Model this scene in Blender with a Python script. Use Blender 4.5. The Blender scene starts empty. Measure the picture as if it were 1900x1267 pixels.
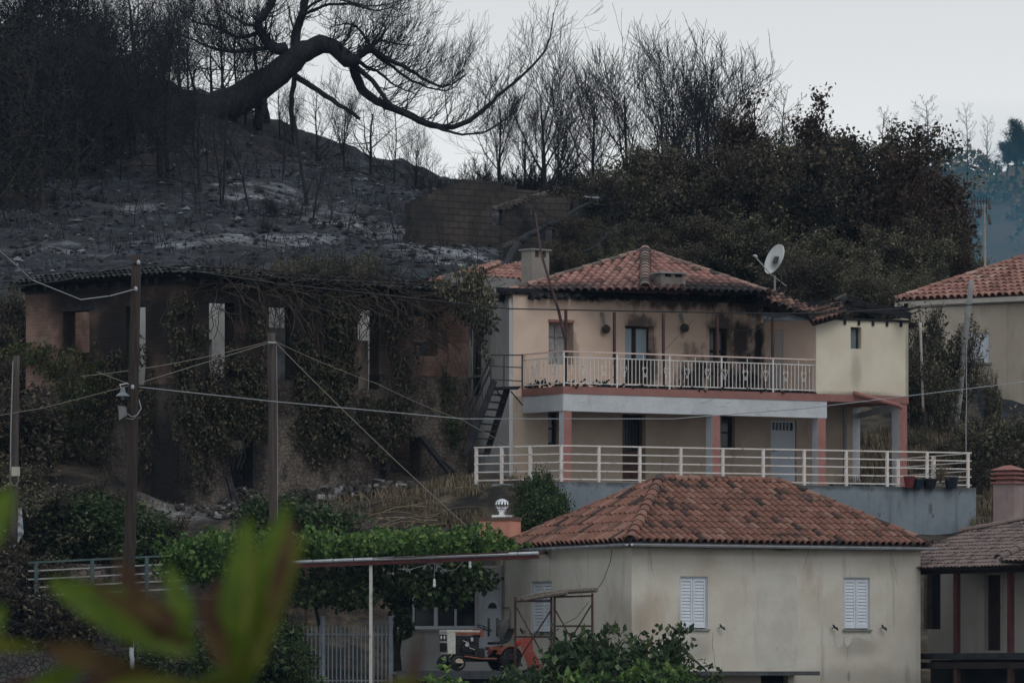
import bpy, bmesh, math, random
import numpy as np
from mathutils import Vector, Matrix, noise

# ------------------------------------------------------------------ camera, sky, sun, exposure
S = bpy.context.scene
C = S.collection
LENS = 200.0
FP = 1900.0 * LENS / 36.0        # focal length in photo pixels
H0 = 1255.0                      # row of the horizon in the photo
cd = bpy.data.cameras.new("camera"); cam = bpy.data.objects.new("camera", cd); C.objects.link(cam)
cam.location = (0, 0, 0); cam.rotation_euler = (math.radians(90), 0, 0)
cd.lens = LENS; cd.sensor_width = 36.0; cd.shift_y = (H0 - 633.5) / 1900.0
cd.clip_start = 0.5; cd.clip_end = 5000
cd.dof.use_dof = True; cd.dof.focus_distance = 164.0; cd.dof.aperture_fstop = 10.5
S.camera = cam

w = bpy.data.worlds.new("World"); S.world = w; w.use_nodes = True
nt = w.node_tree; nt.nodes.clear()
out = nt.nodes.new("ShaderNodeOutputWorld"); bg = nt.nodes.new("ShaderNodeBackground")
sky = nt.nodes.new("ShaderNodeTexSky"); sky.sky_type = 'NISHITA'; sky.sun_disc = False
sky.sun_elevation = math.radians(48); sky.sun_rotation = math.radians(40)
sky.dust_density = 4.0; sky.air_density = 1.0
tc = nt.nodes.new("ShaderNodeTexCoord"); sep = nt.nodes.new("ShaderNodeSeparateXYZ")
ramp = nt.nodes.new("ShaderNodeValToRGB")
nt.links.new(tc.outputs['Generated'], sep.inputs[0]); nt.links.new(sep.outputs['Z'], ramp.inputs[0])
e = ramp.color_ramp.elements
e[0].position = 0.0; e[0].color = (0.88, 0.91, 0.93, 1)
e[1].position = 1.0; e[1].color = (0.64, 0.70, 0.76, 1)
for pp, cc in ((0.085, (0.86, 0.885, 0.90, 1)), (0.125, (0.70, 0.725, 0.74, 1)), (0.5, (0.66, 0.70, 0.74, 1))):
    q = e.new(pp); q.color = cc
cn = nt.nodes.new("ShaderNodeTexNoise"); cn.inputs['Scale'].default_value = 5.0; cn.inputs['Detail'].default_value = 4
mr = nt.nodes.new("ShaderNodeMapRange"); mr.inputs['To Min'].default_value = 0.94; mr.inputs['To Max'].default_value = 1.06
nt.links.new(tc.outputs['Generated'], cn.inputs['Vector']); nt.links.new(cn.outputs['Fac'], mr.inputs['Value'])
mul = nt.nodes.new("ShaderNodeVectorMath"); mul.operation = 'SCALE'
nt.links.new(ramp.outputs[0], mul.inputs[0]); nt.links.new(mr.outputs[0], mul.inputs['Scale'])
sc = nt.nodes.new("ShaderNodeVectorMath"); sc.operation = 'SCALE'; sc.inputs['Scale'].default_value = 0.10
nt.links.new(sky.outputs[0], sc.inputs[0])
mx = nt.nodes.new("ShaderNodeMix"); mx.data_type = 'RGBA'; mx.inputs[0].default_value = 0.93
nt.links.new(sc.outputs[0], mx.inputs[6]); nt.links.new(mul.outputs[0], mx.inputs[7])
nt.links.new(mx.outputs[2], bg.inputs[0]); bg.inputs[1].default_value = 1.0
nt.links.new(bg.outputs[0], out.inputs[0])

sl = bpy.data.lights.new("sun", 'SUN'); sl.energy = 0.75; sl.angle = math.radians(30); sl.color = (1.0, 0.96, 0.9)
so = bpy.data.objects.new("sun", sl); C.objects.link(so)
sd = Vector((math.sin(math.radians(35)) * math.cos(math.radians(50)), -math.cos(math.radians(35)) * math.cos(math.radians(50)) , math.sin(math.radians(50))))
so.rotation_euler = sd.to_track_quat('Z', 'Y').to_euler(); so.location = (0, -20, 80)
S.view_settings.view_transform = 'Standard'; S.view_settings.look = 'None'
S.view_settings.exposure = 0.0; S.view_settings.gamma = 1.0
S.render.resolution_x = 1024; S.render.resolution_y = 682

# ------------------------------------------------------------------ helpers
def P(px, py, D):
    return Vector(((px - 950.0) / FP * D, D, (H0 - py) / FP * D))

def tag(o, label=None, cat=None, group=None, kind=None):
    if label: o['label'] = label
    if cat: o['category'] = cat
    if group: o['group'] = group
    if kind: o['kind'] = kind
    return o

def thing(name, loc, label, cat, group=None):
    o = bpy.data.objects.new(name, None); C.objects.link(o); o.location = loc
    o.empty_display_size = 0.3
    return tag(o, label, cat, group)

def worldloc(o):
    v = Vector((0, 0, 0))
    while o is not None:
        v += o.location; o = o.parent
    return v

class MB:
    """collects faces; every vertex is in world metres"""
    def __init__(s): s.v = []; s.f = []; s.m = []; s.r = []; s.uv = []; s.rnd = 0.5; s.mi = 0
    def face(s, pts, mi=None, uv=None):
        b = len(s.v); s.v.extend([tuple(p) for p in pts]); s.f.append(tuple(range(b, b + len(pts))))
        s.m.append(s.mi if mi is None else mi); s.r.append(s.rnd); s.uv.append(uv)
    def raw(s, vs, fs):
        b = len(s.v); s.v.extend([tuple(p) for p in vs])
        for f in fs:
            s.f.append(tuple(i + b for i in f)); s.m.append(s.mi); s.r.append(s.rnd); s.uv.append(None)
    def hexa(s, p):      # 8 points: bottom 4 (ccw), top 4
        s.raw(p, [(3, 2, 1, 0), (4, 5, 6, 7), (0, 1, 5, 4), (1, 2, 6, 5), (2, 3, 7, 6), (3, 0, 4, 7)])
    def fbox(s, fr, u0, u1, o0, o1, z0, z1):
        a = [fr.pt(u0, o1, z0), fr.pt(u1, o1, z0), fr.pt(u1, o0, z0), fr.pt(u0, o0, z0)]
        b = [fr.pt(u0, o1, z1), fr.pt(u1, o1, z1), fr.pt(u1, o0, z1), fr.pt(u0, o0, z1)]
        s.hexa(a + b)
    def bar(s, a, b, w, h=None, up=(0, 0, 1)):
        h = h or w; a = Vector(a); b = Vector(b); t = (b - a).normalized(); up = Vector(up)
        if abs(t.dot(up)) > 0.95: up = Vector((0, 1, 0))
        x = t.cross(up).normalized(); y = x.cross(t).normalized()
        q = [(-1, -1), (1, -1), (1, 1), (-1, 1)]
        s.hexa([a + x * i * w / 2 + y * j * h / 2 for i, j in q] + [b + x * i * w / 2 + y * j * h / 2 for i, j in q])
    def tube(s, path, rad, k=6, cap=True):
        n = len(path); path = [Vector(p) for p in path]
        if not hasattr(rad, '__len__'): rad = [rad] * n
        b = len(s.v)
        for i, p in enumerate(path):
            t = (path[min(i + 1, n - 1)] - path[max(i - 1, 0)])
            if t.length < 1e-9: t = Vector((0, 0, 1))
            t.normalize()
            a = Vector((0, 1, 0)) if abs(t.y) < 0.9 else Vector((1, 0, 0))
            x = t.cross(a).normalized(); y = t.cross(x)
            for j in range(k):
                an = 2 * math.pi * j / k
                s.v.append(tuple(p + (x * math.cos(an) + y * math.sin(an)) * rad[i]))
        fs = []
        for i in range(n - 1):
            for j in range(k):
                j2 = (j + 1) % k
                fs.append((b + i * k + j, b + i * k + j2, b + (i + 1) * k + j2, b + (i + 1) * k + j))
        if cap:
            fs.append(tuple(b + j for j in range(k - 1, -1, -1))); fs.append(tuple(b + (n - 1) * k + j for j in range(k)))
        for f in fs:
            s.f.append(f); s.m.append(s.mi); s.r.append(s.rnd); s.uv.append(None)
    def lathe(s, c, axis, prof, k=12):  # prof: list of (along, radius)
        c = Vector(c); ax = Vector(axis).normalized()
        s.tube([c + ax * a for a, r in prof], [max(r, 1e-3) for a, r in prof], k)
    def build(s, name, mats, parent=None, smooth=False, rnd=False):
        me = bpy.data.meshes.new(name)
        off = worldloc(parent)
        v = np.array(s.v, dtype=np.float64).reshape(-1, 3) - np.array(off)
        if parent is not None and parent.get('_rot'):
            a = -parent['_rot']; ca, sa = math.cos(a), math.sin(a)
            v = np.stack([v[:, 0] * ca - v[:, 1] * sa, v[:, 0] * sa + v[:, 1] * ca, v[:, 2]], 1)
        me.from_pydata(v.tolist(), [], s.f)
        if not isinstance(mats, (list, tuple)): mats = [mats]
        for m in mats: me.materials.append(m)
        me.polygons.foreach_set('material_index', s.m)
        if rnd:
            at = me.attributes.new('rnd', 'FLOAT', 'FACE'); at.data.foreach_set('value', s.r)
        if any(u is not None for u in s.uv):
            ul = me.uv_layers.new(name='UVMap'); k = 0
            for p, u in zip(me.polygons, s.uv):
                for q, li in enumerate(p.loop_indices):
                    ul.data[li].uv = u[q] if u is not None else (me.vertices[me.loops[li].vertex_index].co.x, me.vertices[me.loops[li].vertex_index].co.z)
        if smooth: me.polygons.foreach_set('use_smooth', [True] * len(me.polygons))
        me.update()
        o = bpy.data.objects.new(name, me); C.objects.link(o)
        if parent is not None: o.parent = parent
        return o

class Fr:
    """vertical plane through two plan points; u along it, o towards the camera side, z up"""
    def __init__(s, a, b):
        s.a = Vector((a[0], a[1])); d = Vector((b[0], b[1])) - s.a; s.L = d.length; s.d = d.normalized()
        s.n = Vector((s.d.y, -s.d.x))
    def pt(s, u, o, z):
        q = s.a + s.d * u + s.n * o; return Vector((q.x, q.y, z))
    def U(s, px, o=0.0):
        k = (px - 950.0) / FP; A = s.a + s.n * o
        return (k * A.y - A.x) / (s.d.x - k * s.d.y)
    def Z(s, px, py, o=0.0):
        u = s.U(px, o); q = s.a + s.d * u + s.n * o
        return (H0 - py) / FP * q.y
def FR(p1, D1, p2, D2): return Fr(((p1 - 950) / FP * D1, D1), ((p2 - 950) / FP * D2, D2))

def wall(mb, fr, u0, u1, z0, z1, holes=(), t=0.3, o=0.0, du=None, dz=None, solid=None, mi=0):
    """wall slab with real openings; holes = (ua, ub, za, zb)"""
    us = {u0, u1}; zs = {z0, z1}
    for h in holes:
        us |= {min(max(h[0], u0), u1), min(max(h[1], u0), u1)}; zs |= {min(max(h[2], z0), z1), min(max(h[3], z0), z1)}
    if du:
        x = u0
        while x < u1: us.add(round(x, 4)); x += du
    if dz:
        x = z0
        while x < z1: zs.add(round(x, 4)); x += dz
    us = sorted(us); zs = sorted(zs)
    def clean(a):
        r = [a[0]]
        for x in a[1:]:
            if x - r[-1] > 1e-3: r.append(x)
        return r
    us = clean(us); zs = clean(zs); nu = len(us) - 1; nz = len(zs) - 1
    def ok(i, j):
        if i < 0 or j < 0 or i >= nu or j >= nz: return False
        cu = (us[i] + us[i + 1]) / 2; cz = (zs[j] + zs[j + 1]) / 2
        for h in holes:
            if h[0] < cu < h[1] and h[2] < cz < h[3]: return False
        return solid(cu, cz) if solid else True
    g = [[ok(i, j) for j in range(nz)] for i in range(nu)]
    G = lambda i, j: 0 <= i < nu and 0 <= j < nz and g[i][j]
    for i in range(nu):
        for j in range(nz):
            if not g[i][j]: continue
            a, b, c, d = us[i], us[i + 1], zs[j], zs[j + 1]
            mb.face([fr.pt(a, o, c), fr.pt(b, o, c), fr.pt(b, o, d), fr.pt(a, o, d)], mi, [(a, c), (b, c), (b, d), (a, d)])
            mb.face([fr.pt(b, o - t, c), fr.pt(a, o - t, c), fr.pt(a, o - t, d), fr.pt(b, o - t, d)], mi, [(b, c), (a, c), (a, d), (b, d)])
            if not G(i - 1, j): mb.face([fr.pt(a, o - t, c), fr.pt(a, o, c), fr.pt(a, o, d), fr.pt(a, o - t, d)], mi, [(a - t, c), (a, c), (a, d), (a - t, d)])
            if not G(i + 1, j): mb.face([fr.pt(b, o, c), fr.pt(b, o - t, c), fr.pt(b, o - t, d), fr.pt(b, o, d)], mi, [(b, c), (b + t, c), (b + t, d), (b, d)])
            if not G(i, j - 1): mb.face([fr.pt(a, o - t, c), fr.pt(b, o - t, c), fr.pt(b, o, c), fr.pt(a, o, c)], mi, [(a, c - t), (b, c - t), (b, c), (a, c)])
            if not G(i, j + 1): mb.face([fr.pt(a, o, d), fr.pt(b, o, d), fr.pt(b, o - t, d), fr.pt(a, o - t, d)], mi, [(a, d), (b, d), (b, d + t), (a, d + t)])

def hole(fr, x0, x1, y0, y1, o=0.0):
    """opening from its photo outline on the wall plane"""
    xm = (x0 + x1) / 2
    return (fr.U(x0, o), fr.U(x1, o), fr.Z(xm, y1, o), fr.Z(xm, y0, o))

# ------------------------------------------------------------------ materials
def mat(name, c1, c2=None, scale=2.0, lo=0.35, hi=0.65, rough=0.9, metal=0.0, bump=0.0, bscale=None, stretch=(1, 1, 1),
        layers=(), spots=(), spotcol=(0.012, 0.012, 0.014), rndc=None, rndamt=0.0, bumpd=.05, brick=None, stones=None, spec=0.25, trans=None, spotnoise=1.2, spotn=0.9, wave=None):
    m = bpy.data.materials.new(name); m.use_nodes = True; t = m.node_tree; N = t.nodes; Lk = t.links
    bs = N['Principled BSDF']; bs.inputs['Roughness'].default_value = rough; bs.inputs['Metallic'].default_value = metal
    bs.inputs['Specular IOR Level'].default_value = spec
    geo = N.new('ShaderNodeNewGeometry')
    def nz(scale, stretch=(1, 1, 1), detail=6, seed=0):
        mp = N.new('ShaderNodeMapping'); mp.inputs['Scale'].default_value = stretch; mp.inputs['Location'].default_value = (seed * 3.1, seed * 1.7, seed)
        Lk.new(geo.outputs['Position'], mp.inputs[0])
        n = N.new('ShaderNodeTexNoise'); n.inputs['Scale'].default_value = scale; n.inputs['Detail'].default_value = detail
        n.inputs['Roughness'].default_value = 0.6
        Lk.new(mp.outputs[0], n.inputs['Vector']); return n.outputs['Fac']
    def mrange(src, a, b, c=0.0, d=1.0):
        r = N.new('ShaderNodeMapRange'); r.inputs[1].default_value = a; r.inputs[2].default_value = b
        r.inputs[3].default_value = c; r.inputs[4].default_value = d; r.interpolation_type = 'SMOOTHSTEP'
        Lk.new(src, r.inputs[0]); return r.outputs[0]
    def mix(f, a, b, fv=None):
        x = N.new('ShaderNodeMix'); x.data_type = 'RGBA'
        if f is None: x.inputs[0].default_value = fv
        else: Lk.new(f, x.inputs[0])
        for i, q in ((6, a), (7, b)):
            if isinstance(q, tuple): x.inputs[i].default_value = (*q[:3], 1)
            else: Lk.new(q, x.inputs[i])
        return x.outputs[2]
    def mth(op, a, b=None):
        x = N.new('ShaderNodeMath'); x.operation = op; x.use_clamp = False
        for i, q in ((0, a), (1, b)):
            if q is None: continue
            if isinstance(q, (int, float)): x.inputs[i].default_value = q
            else: Lk.new(q, x.inputs[i])
        return x.outputs[0]
    col = c1
    hgt = None
    if brick:   # (mortar colour, second colour, width, height)
        uvn = N.new('ShaderNodeUVMap'); b = N.new('ShaderNodeTexBrick')
        b.inputs['Color1'].default_value = (*c1, 1); b.inputs['Color2'].default_value = (*brick[1], 1); b.inputs['Mortar'].default_value = (*brick[0], 1)
        b.inputs['Scale'].default_value = 1.0; b.inputs['Brick Width'].default_value = brick[2]; b.inputs['Row Height'].default_value = brick[3]
        b.inputs['Mortar Size'].default_value = brick[4] if len(brick) > 4 else 0.012
        b.inputs['Mortar Smooth'].default_value = 0.3
        Lk.new(uvn.outputs[0], b.inputs['Vector']); col = b.outputs['Color']; hgt = mth('SUBTRACT', 1.0, b.outputs['Fac'])
        if c2: col = mix(mrange(nz(scale), lo, hi), col, c2)
    elif stones:
        uvn = N.new('ShaderNodeUVMap'); wn = N.new('ShaderNodeTexNoise'); wn.inputs['Scale'].default_value = 3
        Lk.new(uvn.outputs[0], wn.inputs['Vector'])
        ad = N.new('ShaderNodeVectorMath'); ad.operation = 'MULTIPLY_ADD'; ad.inputs[1].default_value = (0.15, 0.15, 0.15)
        Lk.new(wn.outputs['Color'], ad.inputs[0]); Lk.new(uvn.outputs[0], ad.inputs[2])
        vo = N.new('ShaderNodeTexVoronoi'); vo.feature = 'DISTANCE_TO_EDGE'; vo.inputs['Scale'].default_value = stones
        v2 = N.new('ShaderNodeTexVoronoi'); v2.inputs['Scale'].default_value = stones
        Lk.new(ad.outputs[0], vo.inputs['Vector']); Lk.new(ad.outputs[0], v2.inputs['Vector'])
        rr = mrange(v2.outputs['Color'], 0.0, 1.0); col = mix(rr, c1, c2)
        ed = mrange(vo.outputs['Distance'], 0.0, 0.12); col = mix(ed, (c1[0] * .38, c1[1] * .38, c1[2] * .38), col); hgt = ed
    elif c2:
        col = mix(mrange(nz(scale, stretch), lo, hi), c1, c2)
    if rndc:
        a = N.new('ShaderNodeAttribute'); a.attribute_name = 'rnd'
        r = N.new('ShaderNodeValToRGB'); r.color_ramp.interpolation = 'LINEAR'
        el = r.color_ramp.elements; el[0].position = rndc[0][0]; el[0].color = (*rndc[0][1], 1); el[1].position = rndc[-1][0]; el[1].color = (*rndc[-1][1], 1)
        for q in rndc[1:-1]:
            k = el.new(q[0]); k.color = (*q[1], 1)
        Lk.new(a.outputs['Fac'], r.inputs[0]); col = mix(None, col, r.outputs[0], rndamt) if rndamt < 1 else r.outputs[0]
    for i, l in enumerate(layers):   # (colour, scale, lo, hi, stretch, amount)
        f = mrange(nz(l[1], l[4] if len(l) > 4 else (1, 1, 1), seed=i + 2), l[2], l[3], 0.0, l[5] if len(l) > 5 else 1.0)
        col = mix(f, col, l[0])
    if spots:    # (centre, radii, amount)
        tot = None; nn = nz(spotnoise, (1, 1, .7), seed=9)
        nf = mth('SUBTRACT', nn, 0.5)
        for s_ in spots:
            c, r, am = s_
            sb = N.new('ShaderNodeVectorMath'); sb.operation = 'SUBTRACT'; Lk.new(geo.outputs['Position'], sb.inputs[0]); sb.inputs[1].default_value = tuple(c)
            dv = N.new('ShaderNodeVectorMath'); dv.operation = 'DIVIDE'; Lk.new(sb.outputs[0], dv.inputs[0]); dv.inputs[1].default_value = tuple(r)
            ln = N.new('ShaderNodeVectorMath'); ln.operation = 'LENGTH'; Lk.new(dv.outputs[0], ln.inputs[0])
            q = mth('ADD', ln.outputs['Value'], mth('MULTIPLY', nf, spotn))
            q = mrange(q, 0.25, 1.15, am, 0.0)
            tot = q if tot is None else mth('MAXIMUM', tot, q)
        col = mix(tot, col, spotcol)
    if isinstance(col, tuple): bs.inputs['Base Color'].default_value = (*col, 1)
    else: Lk.new(col, bs.inputs['Base Color'])
    if bump or hgt is not None:
        bn = N.new('ShaderNodeBump'); bn.inputs['Strength'].default_value = bump or 0.5; bn.inputs['Distance'].default_value = bumpd
        src = hgt if hgt is not None else nz(bscale or scale * 4)
        Lk.new(src, bn.inputs['Height']); Lk.new(bn.outputs[0], bs.inputs['Normal'])
    if trans:
        tr = N.new('ShaderNodeBsdfTranslucent'); ms = N.new('ShaderNodeMixShader'); ms.inputs[0].default_value = trans
        o = N['Material Output']
        if isinstance(col, tuple): tr.inputs[0].default_value = (*col, 1)
        else: Lk.new(col, tr.inputs[0])
        Lk.new(bs.outputs[0], ms.inputs[1]); Lk.new(tr.outputs[0], ms.inputs[2]); Lk.new(ms.outputs[0], o.inputs[0])
    return m

# ------------------------------------------------------------------ roofs
def tile_face(mb, poly, A, B, tw=0.22, tl=0.40, amp=0.10, step=0.014, rng=random, jag=0.0, dark=None):
    """overlapping barrel tiles on one roof plane, clipped to its outline; A-B is the eave"""
    A = Vector(A); B = Vector(B); poly = [Vector(p) for p in poly]
    u = (B - A).normalized(); ctr = sum(poly, Vector()) / len(poly)
    n = u.cross(ctr - A).normalized()
    if n.z < 0: n = -n
    v = n.cross(u).normalized()
    if v.dot(ctr - A) < 0: v = -v
    pu = [(p - A).dot(u) for p in poly]; pv = [(p - A).dot(v) for p in poly]
    u0, u1, v0, v1 = min(pu), max(pu), min(pv), max(pv)
    bm = bmesh.new(); lay = bm.faces.layers.float.new('rnd')
    prof = [(0, -.30), (.13, .15), (.23, .66), (.38, .95), (.5, 1.0), (.62, .95), (.77, .66), (.87, .15), (1, -.30)]
    nu = int((u1 - u0) / tw) + 2; nv = int((v1 - v0) / tl) + 2
    for i in range(nu):
        wob = rng.uniform(-.008, .008)
        for j in range(nv):
            uu = u0 + i * tw; vv = v0 + j * tl + rng.uniform(-.012, .012) - .02
            r = rng.random(); hj = rng.uniform(-.008, .008); sk = rng.uniform(-.013, .013) if rng.random() < .9 else rng.uniform(-.035, .035)
            lo = []; hi = []; lip = []
            for (t, h) in prof:
                lo.append(bm.verts.new(A + u * (uu + t * tw + wob + sk) + v * vv + n * (amp * h + step + hj)))
                hi.append(bm.verts.new(A + u * (uu + t * tw + wob) + v * (vv + tl + .03) + n * (amp * h * .85 + hj * .5)))
                lip.append(bm.verts.new(A + u * (uu + t * tw + wob + sk) + v * (vv + .004) + n * (amp * h + step - .028 + hj)))
            for k in range(len(prof) - 1):
                f = bm.faces.new((lo[k], lo[k + 1], hi[k + 1], hi[k])); f[lay] = r if 0 < k < len(prof) - 2 else r * .12  # trough faces darkened: the shadow between tile columns is put into the colour
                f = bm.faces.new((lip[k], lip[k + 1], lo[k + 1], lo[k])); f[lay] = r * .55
    # clip
    m = len(poly)
    for i in range(m):
        a = poly[i]; b = poly[(i + 1) % m]; ed = (b - a)
        if ed.length < 1e-5: continue
        pn = ed.cross(n).normalized()
        if pn.dot(ctr - a) > 0: pn = -pn
        par = abs(ed.normalized().dot(u)) > 0.999 and abs((a - A).dot(v)) < 0.02
        off = 0.06 if par else 0.0
        bmesh.ops.bisect_plane(bm, geom=bm.verts[:] + bm.edges[:] + bm.faces[:], plane_co=a + pn * off, plane_no=pn, clear_outer=True)
    bm.verts.index_update()
    b0 = len(mb.v); mb.v.extend([tuple(q.co) for q in bm.verts])
    for f in bm.faces:
        mb.f.append(tuple(q.index + b0 for q in f.verts)); mb.m.append(mb.mi); mb.r.append(f[lay]); mb.uv.append(None)
    bm.free()
    mb.rnd = 0.02
    mb.face([p - n * 0.02 for p in poly]); mb.face([p - n * 0.07 for p in reversed(poly)])
    mb.rnd = 0.5

def ridge(mb, a, b, r=0.12, ln=0.38, rng=random, up=0.03):
    a = Vector(a); b = Vector(b); t = (b - a); L = t.length; t.normalize(); n = max(2, int(L / ln)); ln = L / n
    x = t.cross(Vector((0, 0, 1))).normalized(); z = x.cross(t).normalized()
    for i in range(n):
        mb.rnd = rng.random()
        c = a + t * (i * ln) + z * (up + rng.uniform(-.008, .008)); d = c + t * (ln + .06)
        ring = []
        for (q, rr) in ((c, r * 1.12), (d, r * .86)):
            ring.append([q + (x * math.cos(an) + z * math.sin(an) * .9) * rr for an in [math.pi * k / 6 for k in range(7)]])
        inner = [c + (x * math.cos(an) + z * math.sin(an) * .9) * (r * .88) for an in [math.pi * k / 6 for k in range(7)]]
        for k in range(6):
            mb.face([ring[0][k], ring[0][k + 1], ring[1][k + 1], ring[1][k]])
        s = mb.rnd; mb.rnd = s * .3
        for k in range(6): mb.face([inner[k], inner[k + 1], ring[0][k + 1], ring[0][k]])
        mb.rnd = s
    mb.rnd = 0.5

# ------------------------------------------------------------------ plants
def leaves(mb, pts, nrm=None, size=0.14, rng=None, droop=0.4, asp=0.55):
    """one small folded leaf at every point"""
    n = len(pts); pts = np.asarray(pts); r = rng
    d = r.normal(size=(n, 3)); d[:, 2] -= droop * 1.5; d /= np.linalg.norm(d, axis=1)[:, None]
    q = r.normal(size=(n, 3)); s = np.cross(d, q); s /= np.linalg.norm(s, axis=1)[:, None] + 1e-9
    L = size * r.uniform(.6, 1.3, n)[:, None]; up = np.cross(s, d)
    a = pts; b = pts + d * L * .5 + s * L * asp * .5 + up * L * .1; c = pts + d * L; e = pts + d * L * .5 - s * L * asp * .5 + up * L * .1
    b0 = len(mb.v)
    vv = np.stack([a, b, c, e], 1).reshape(-1, 3); mb.v.extend(map(tuple, vv.tolist()))
    rr = r.random(n)
    for i in range(n):
        k = b0 + i * 4; mb.f.append((k, k + 1, k + 2, k + 3)); mb.m.append(mb.mi); mb.r.append(float(rr[i])); mb.uv.append(None)

def blob_pts(blobs, rng, shell=0.55):
    out = []
    for (c, rad, n) in blobs:
        d = rng.normal(size=(n, 3)); d /= np.linalg.norm(d, axis=1)[:, None]
        rr = rng.random(n) ** (1 / 3.0); rr = np.where(rng.random(n) < shell, .75 + .3 * rng.random(n), rr)
        p = np.array(c) + d * rr[:, None] * np.array(rad)
        out.append(p)
    p = np.concatenate(out)
    keep = np.array([noise.noise(Vector(q) * 1.6) + .45 * noise.noise(Vector(q) * 4.5) > -0.14 for q in p.tolist()])
    return p[keep]

def skeleton(rng, h, spread, r0, levels, counts, wob=0.18, trop=0.12, first=0.3, ang=(25, 55), lean=(0, 0), decay=0.56, multi=1):
    paths = []; tips = []
    def grow(p, d, L, r, lev):
        n = (7, 5, 4, 3, 3)[min(lev, 4)]; path = [p.copy()]; rad = [r]; q = p.copy(); dd = d.copy()
        for i in range(n):
            dd = (dd + Vector((rng.uniform(-1, 1), rng.uniform(-1, 1), rng.uniform(-1, 1))) * wob * (0.5 if lev == 0 else 1) + Vector((0, 0, 1)) * trop).normalized()
            q = q + dd * (L / n); path.append(q.copy()); rad.append(max(r * (1 - .78 * (i + 1) / n), .0085 if lev < 3 else .0068))
        paths.append((lev, path, rad))
        if lev >= levels: tips.append(path); return
        cnt = counts[lev]
        for k in range(cnt):
            f = first + (1 - first) * (k + rng.random() * .8) / cnt if lev == 0 else .15 + .85 * (k + rng.random()) / cnt
            f = min(f, .98); x = f * n; i = int(x); fr = x - i
            pos = path[i].lerp(path[min(i + 1, n)], fr); rr = rad[i] * (1 - fr) + rad[min(i + 1, n)] * fr
            t = (path[min(i + 1, n)] - path[i]).normalized()
            a = math.radians(rng.uniform(*ang)); az = rng.uniform(0, 6.283)
            o = t.orthogonal().normalized(); o.rotate(Matrix.Rotation(az, 3, t))
            nd = (t * math.cos(a) + o * math.sin(a) * (spread if lev == 0 else 1)).normalized()
            grow(pos, nd, L * decay * rng.uniform(.7, 1.15) * (1.15 - .5 * f if lev == 0 else 1), max(rr * .6, .009), lev + 1)
    for m_ in range(multi):
        d0 = Vector((lean[0] + (rng.uniform(-.3, .3) if multi > 1 else 0), lean[1] + (rng.uniform(-.3, .3) if multi > 1 else 0), 1)).normalized()
        grow(Vector((rng.uniform(-.25, .25) * (multi > 1), rng.uniform(-.25, .25) * (multi > 1), -0.5)), d0, h * (1 if m_ == 0 else rng.uniform(.7, 1)), r0, 0)
    return paths, tips

def tree_parts(seed, h, spread, r0, levels, counts, leaf=None, **kw):
    """returns [(partname, MB)] in local coordinates, foot at the origin"""
    rng = random.Random(seed); paths, tips = skeleton(rng, h, spread, r0, levels, counts, **kw)
    tr = MB(); br = MB()
    for lev, p, r in paths:
        (tr if lev <= 1 else br).tube(p, r, (8, 5, 4, 3, 3)[min(lev, 4)], cap=lev <= 1)
    res = [('trunk', tr), ('branches', br)]
    if leaf:
        n, size, spreadl, asp = leaf
        nr = np.random.default_rng(seed); pts = []
        for t in tips:
            t = np.array([tuple(q) for q in t]); k = nr.integers(0, len(t), n)
            pts.append(t[k] + nr.normal(size=(n, 3)) * spreadl)
        lf = MB(); leaves(lf, np.concatenate(pts), size=size, rng=nr, asp=asp); res.append(('crown', lf))
    return res

protos = {}
def make_proto(key, parts, mats):
    ms = []
    for (nm, mb), m in zip(parts, mats):
        me = bpy.data.meshes.new(nm); me.from_pydata(mb.v, [], mb.f); me.materials.append(m)
        at = me.attributes.new('rnd', 'FLOAT', 'FACE'); at.data.foreach_set('value', mb.r)
        me.update(); ms.append((nm, me))
    zs = [v[2] for v in parts[0][1].v + parts[1][1].v]
    protos[key] = (ms, max(zs))

def plant(key, loc, top=None, name='burnt_tree', label='', cat='tree', group=None, rot=0, sx=None, scale=None):
    ms, hz = protos[key]
    s = scale if scale else (top.z - loc.z) / hz
    o = thing(name, loc, label, cat, group); o.rotation_euler = (0, 0, rot); o.scale = (s * (sx or 1), s * (sx or 1), s)
    for nm, me in ms:
        c = bpy.data.objects.new(nm, me); C.objects.link(c); c.parent = o
    return o
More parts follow.
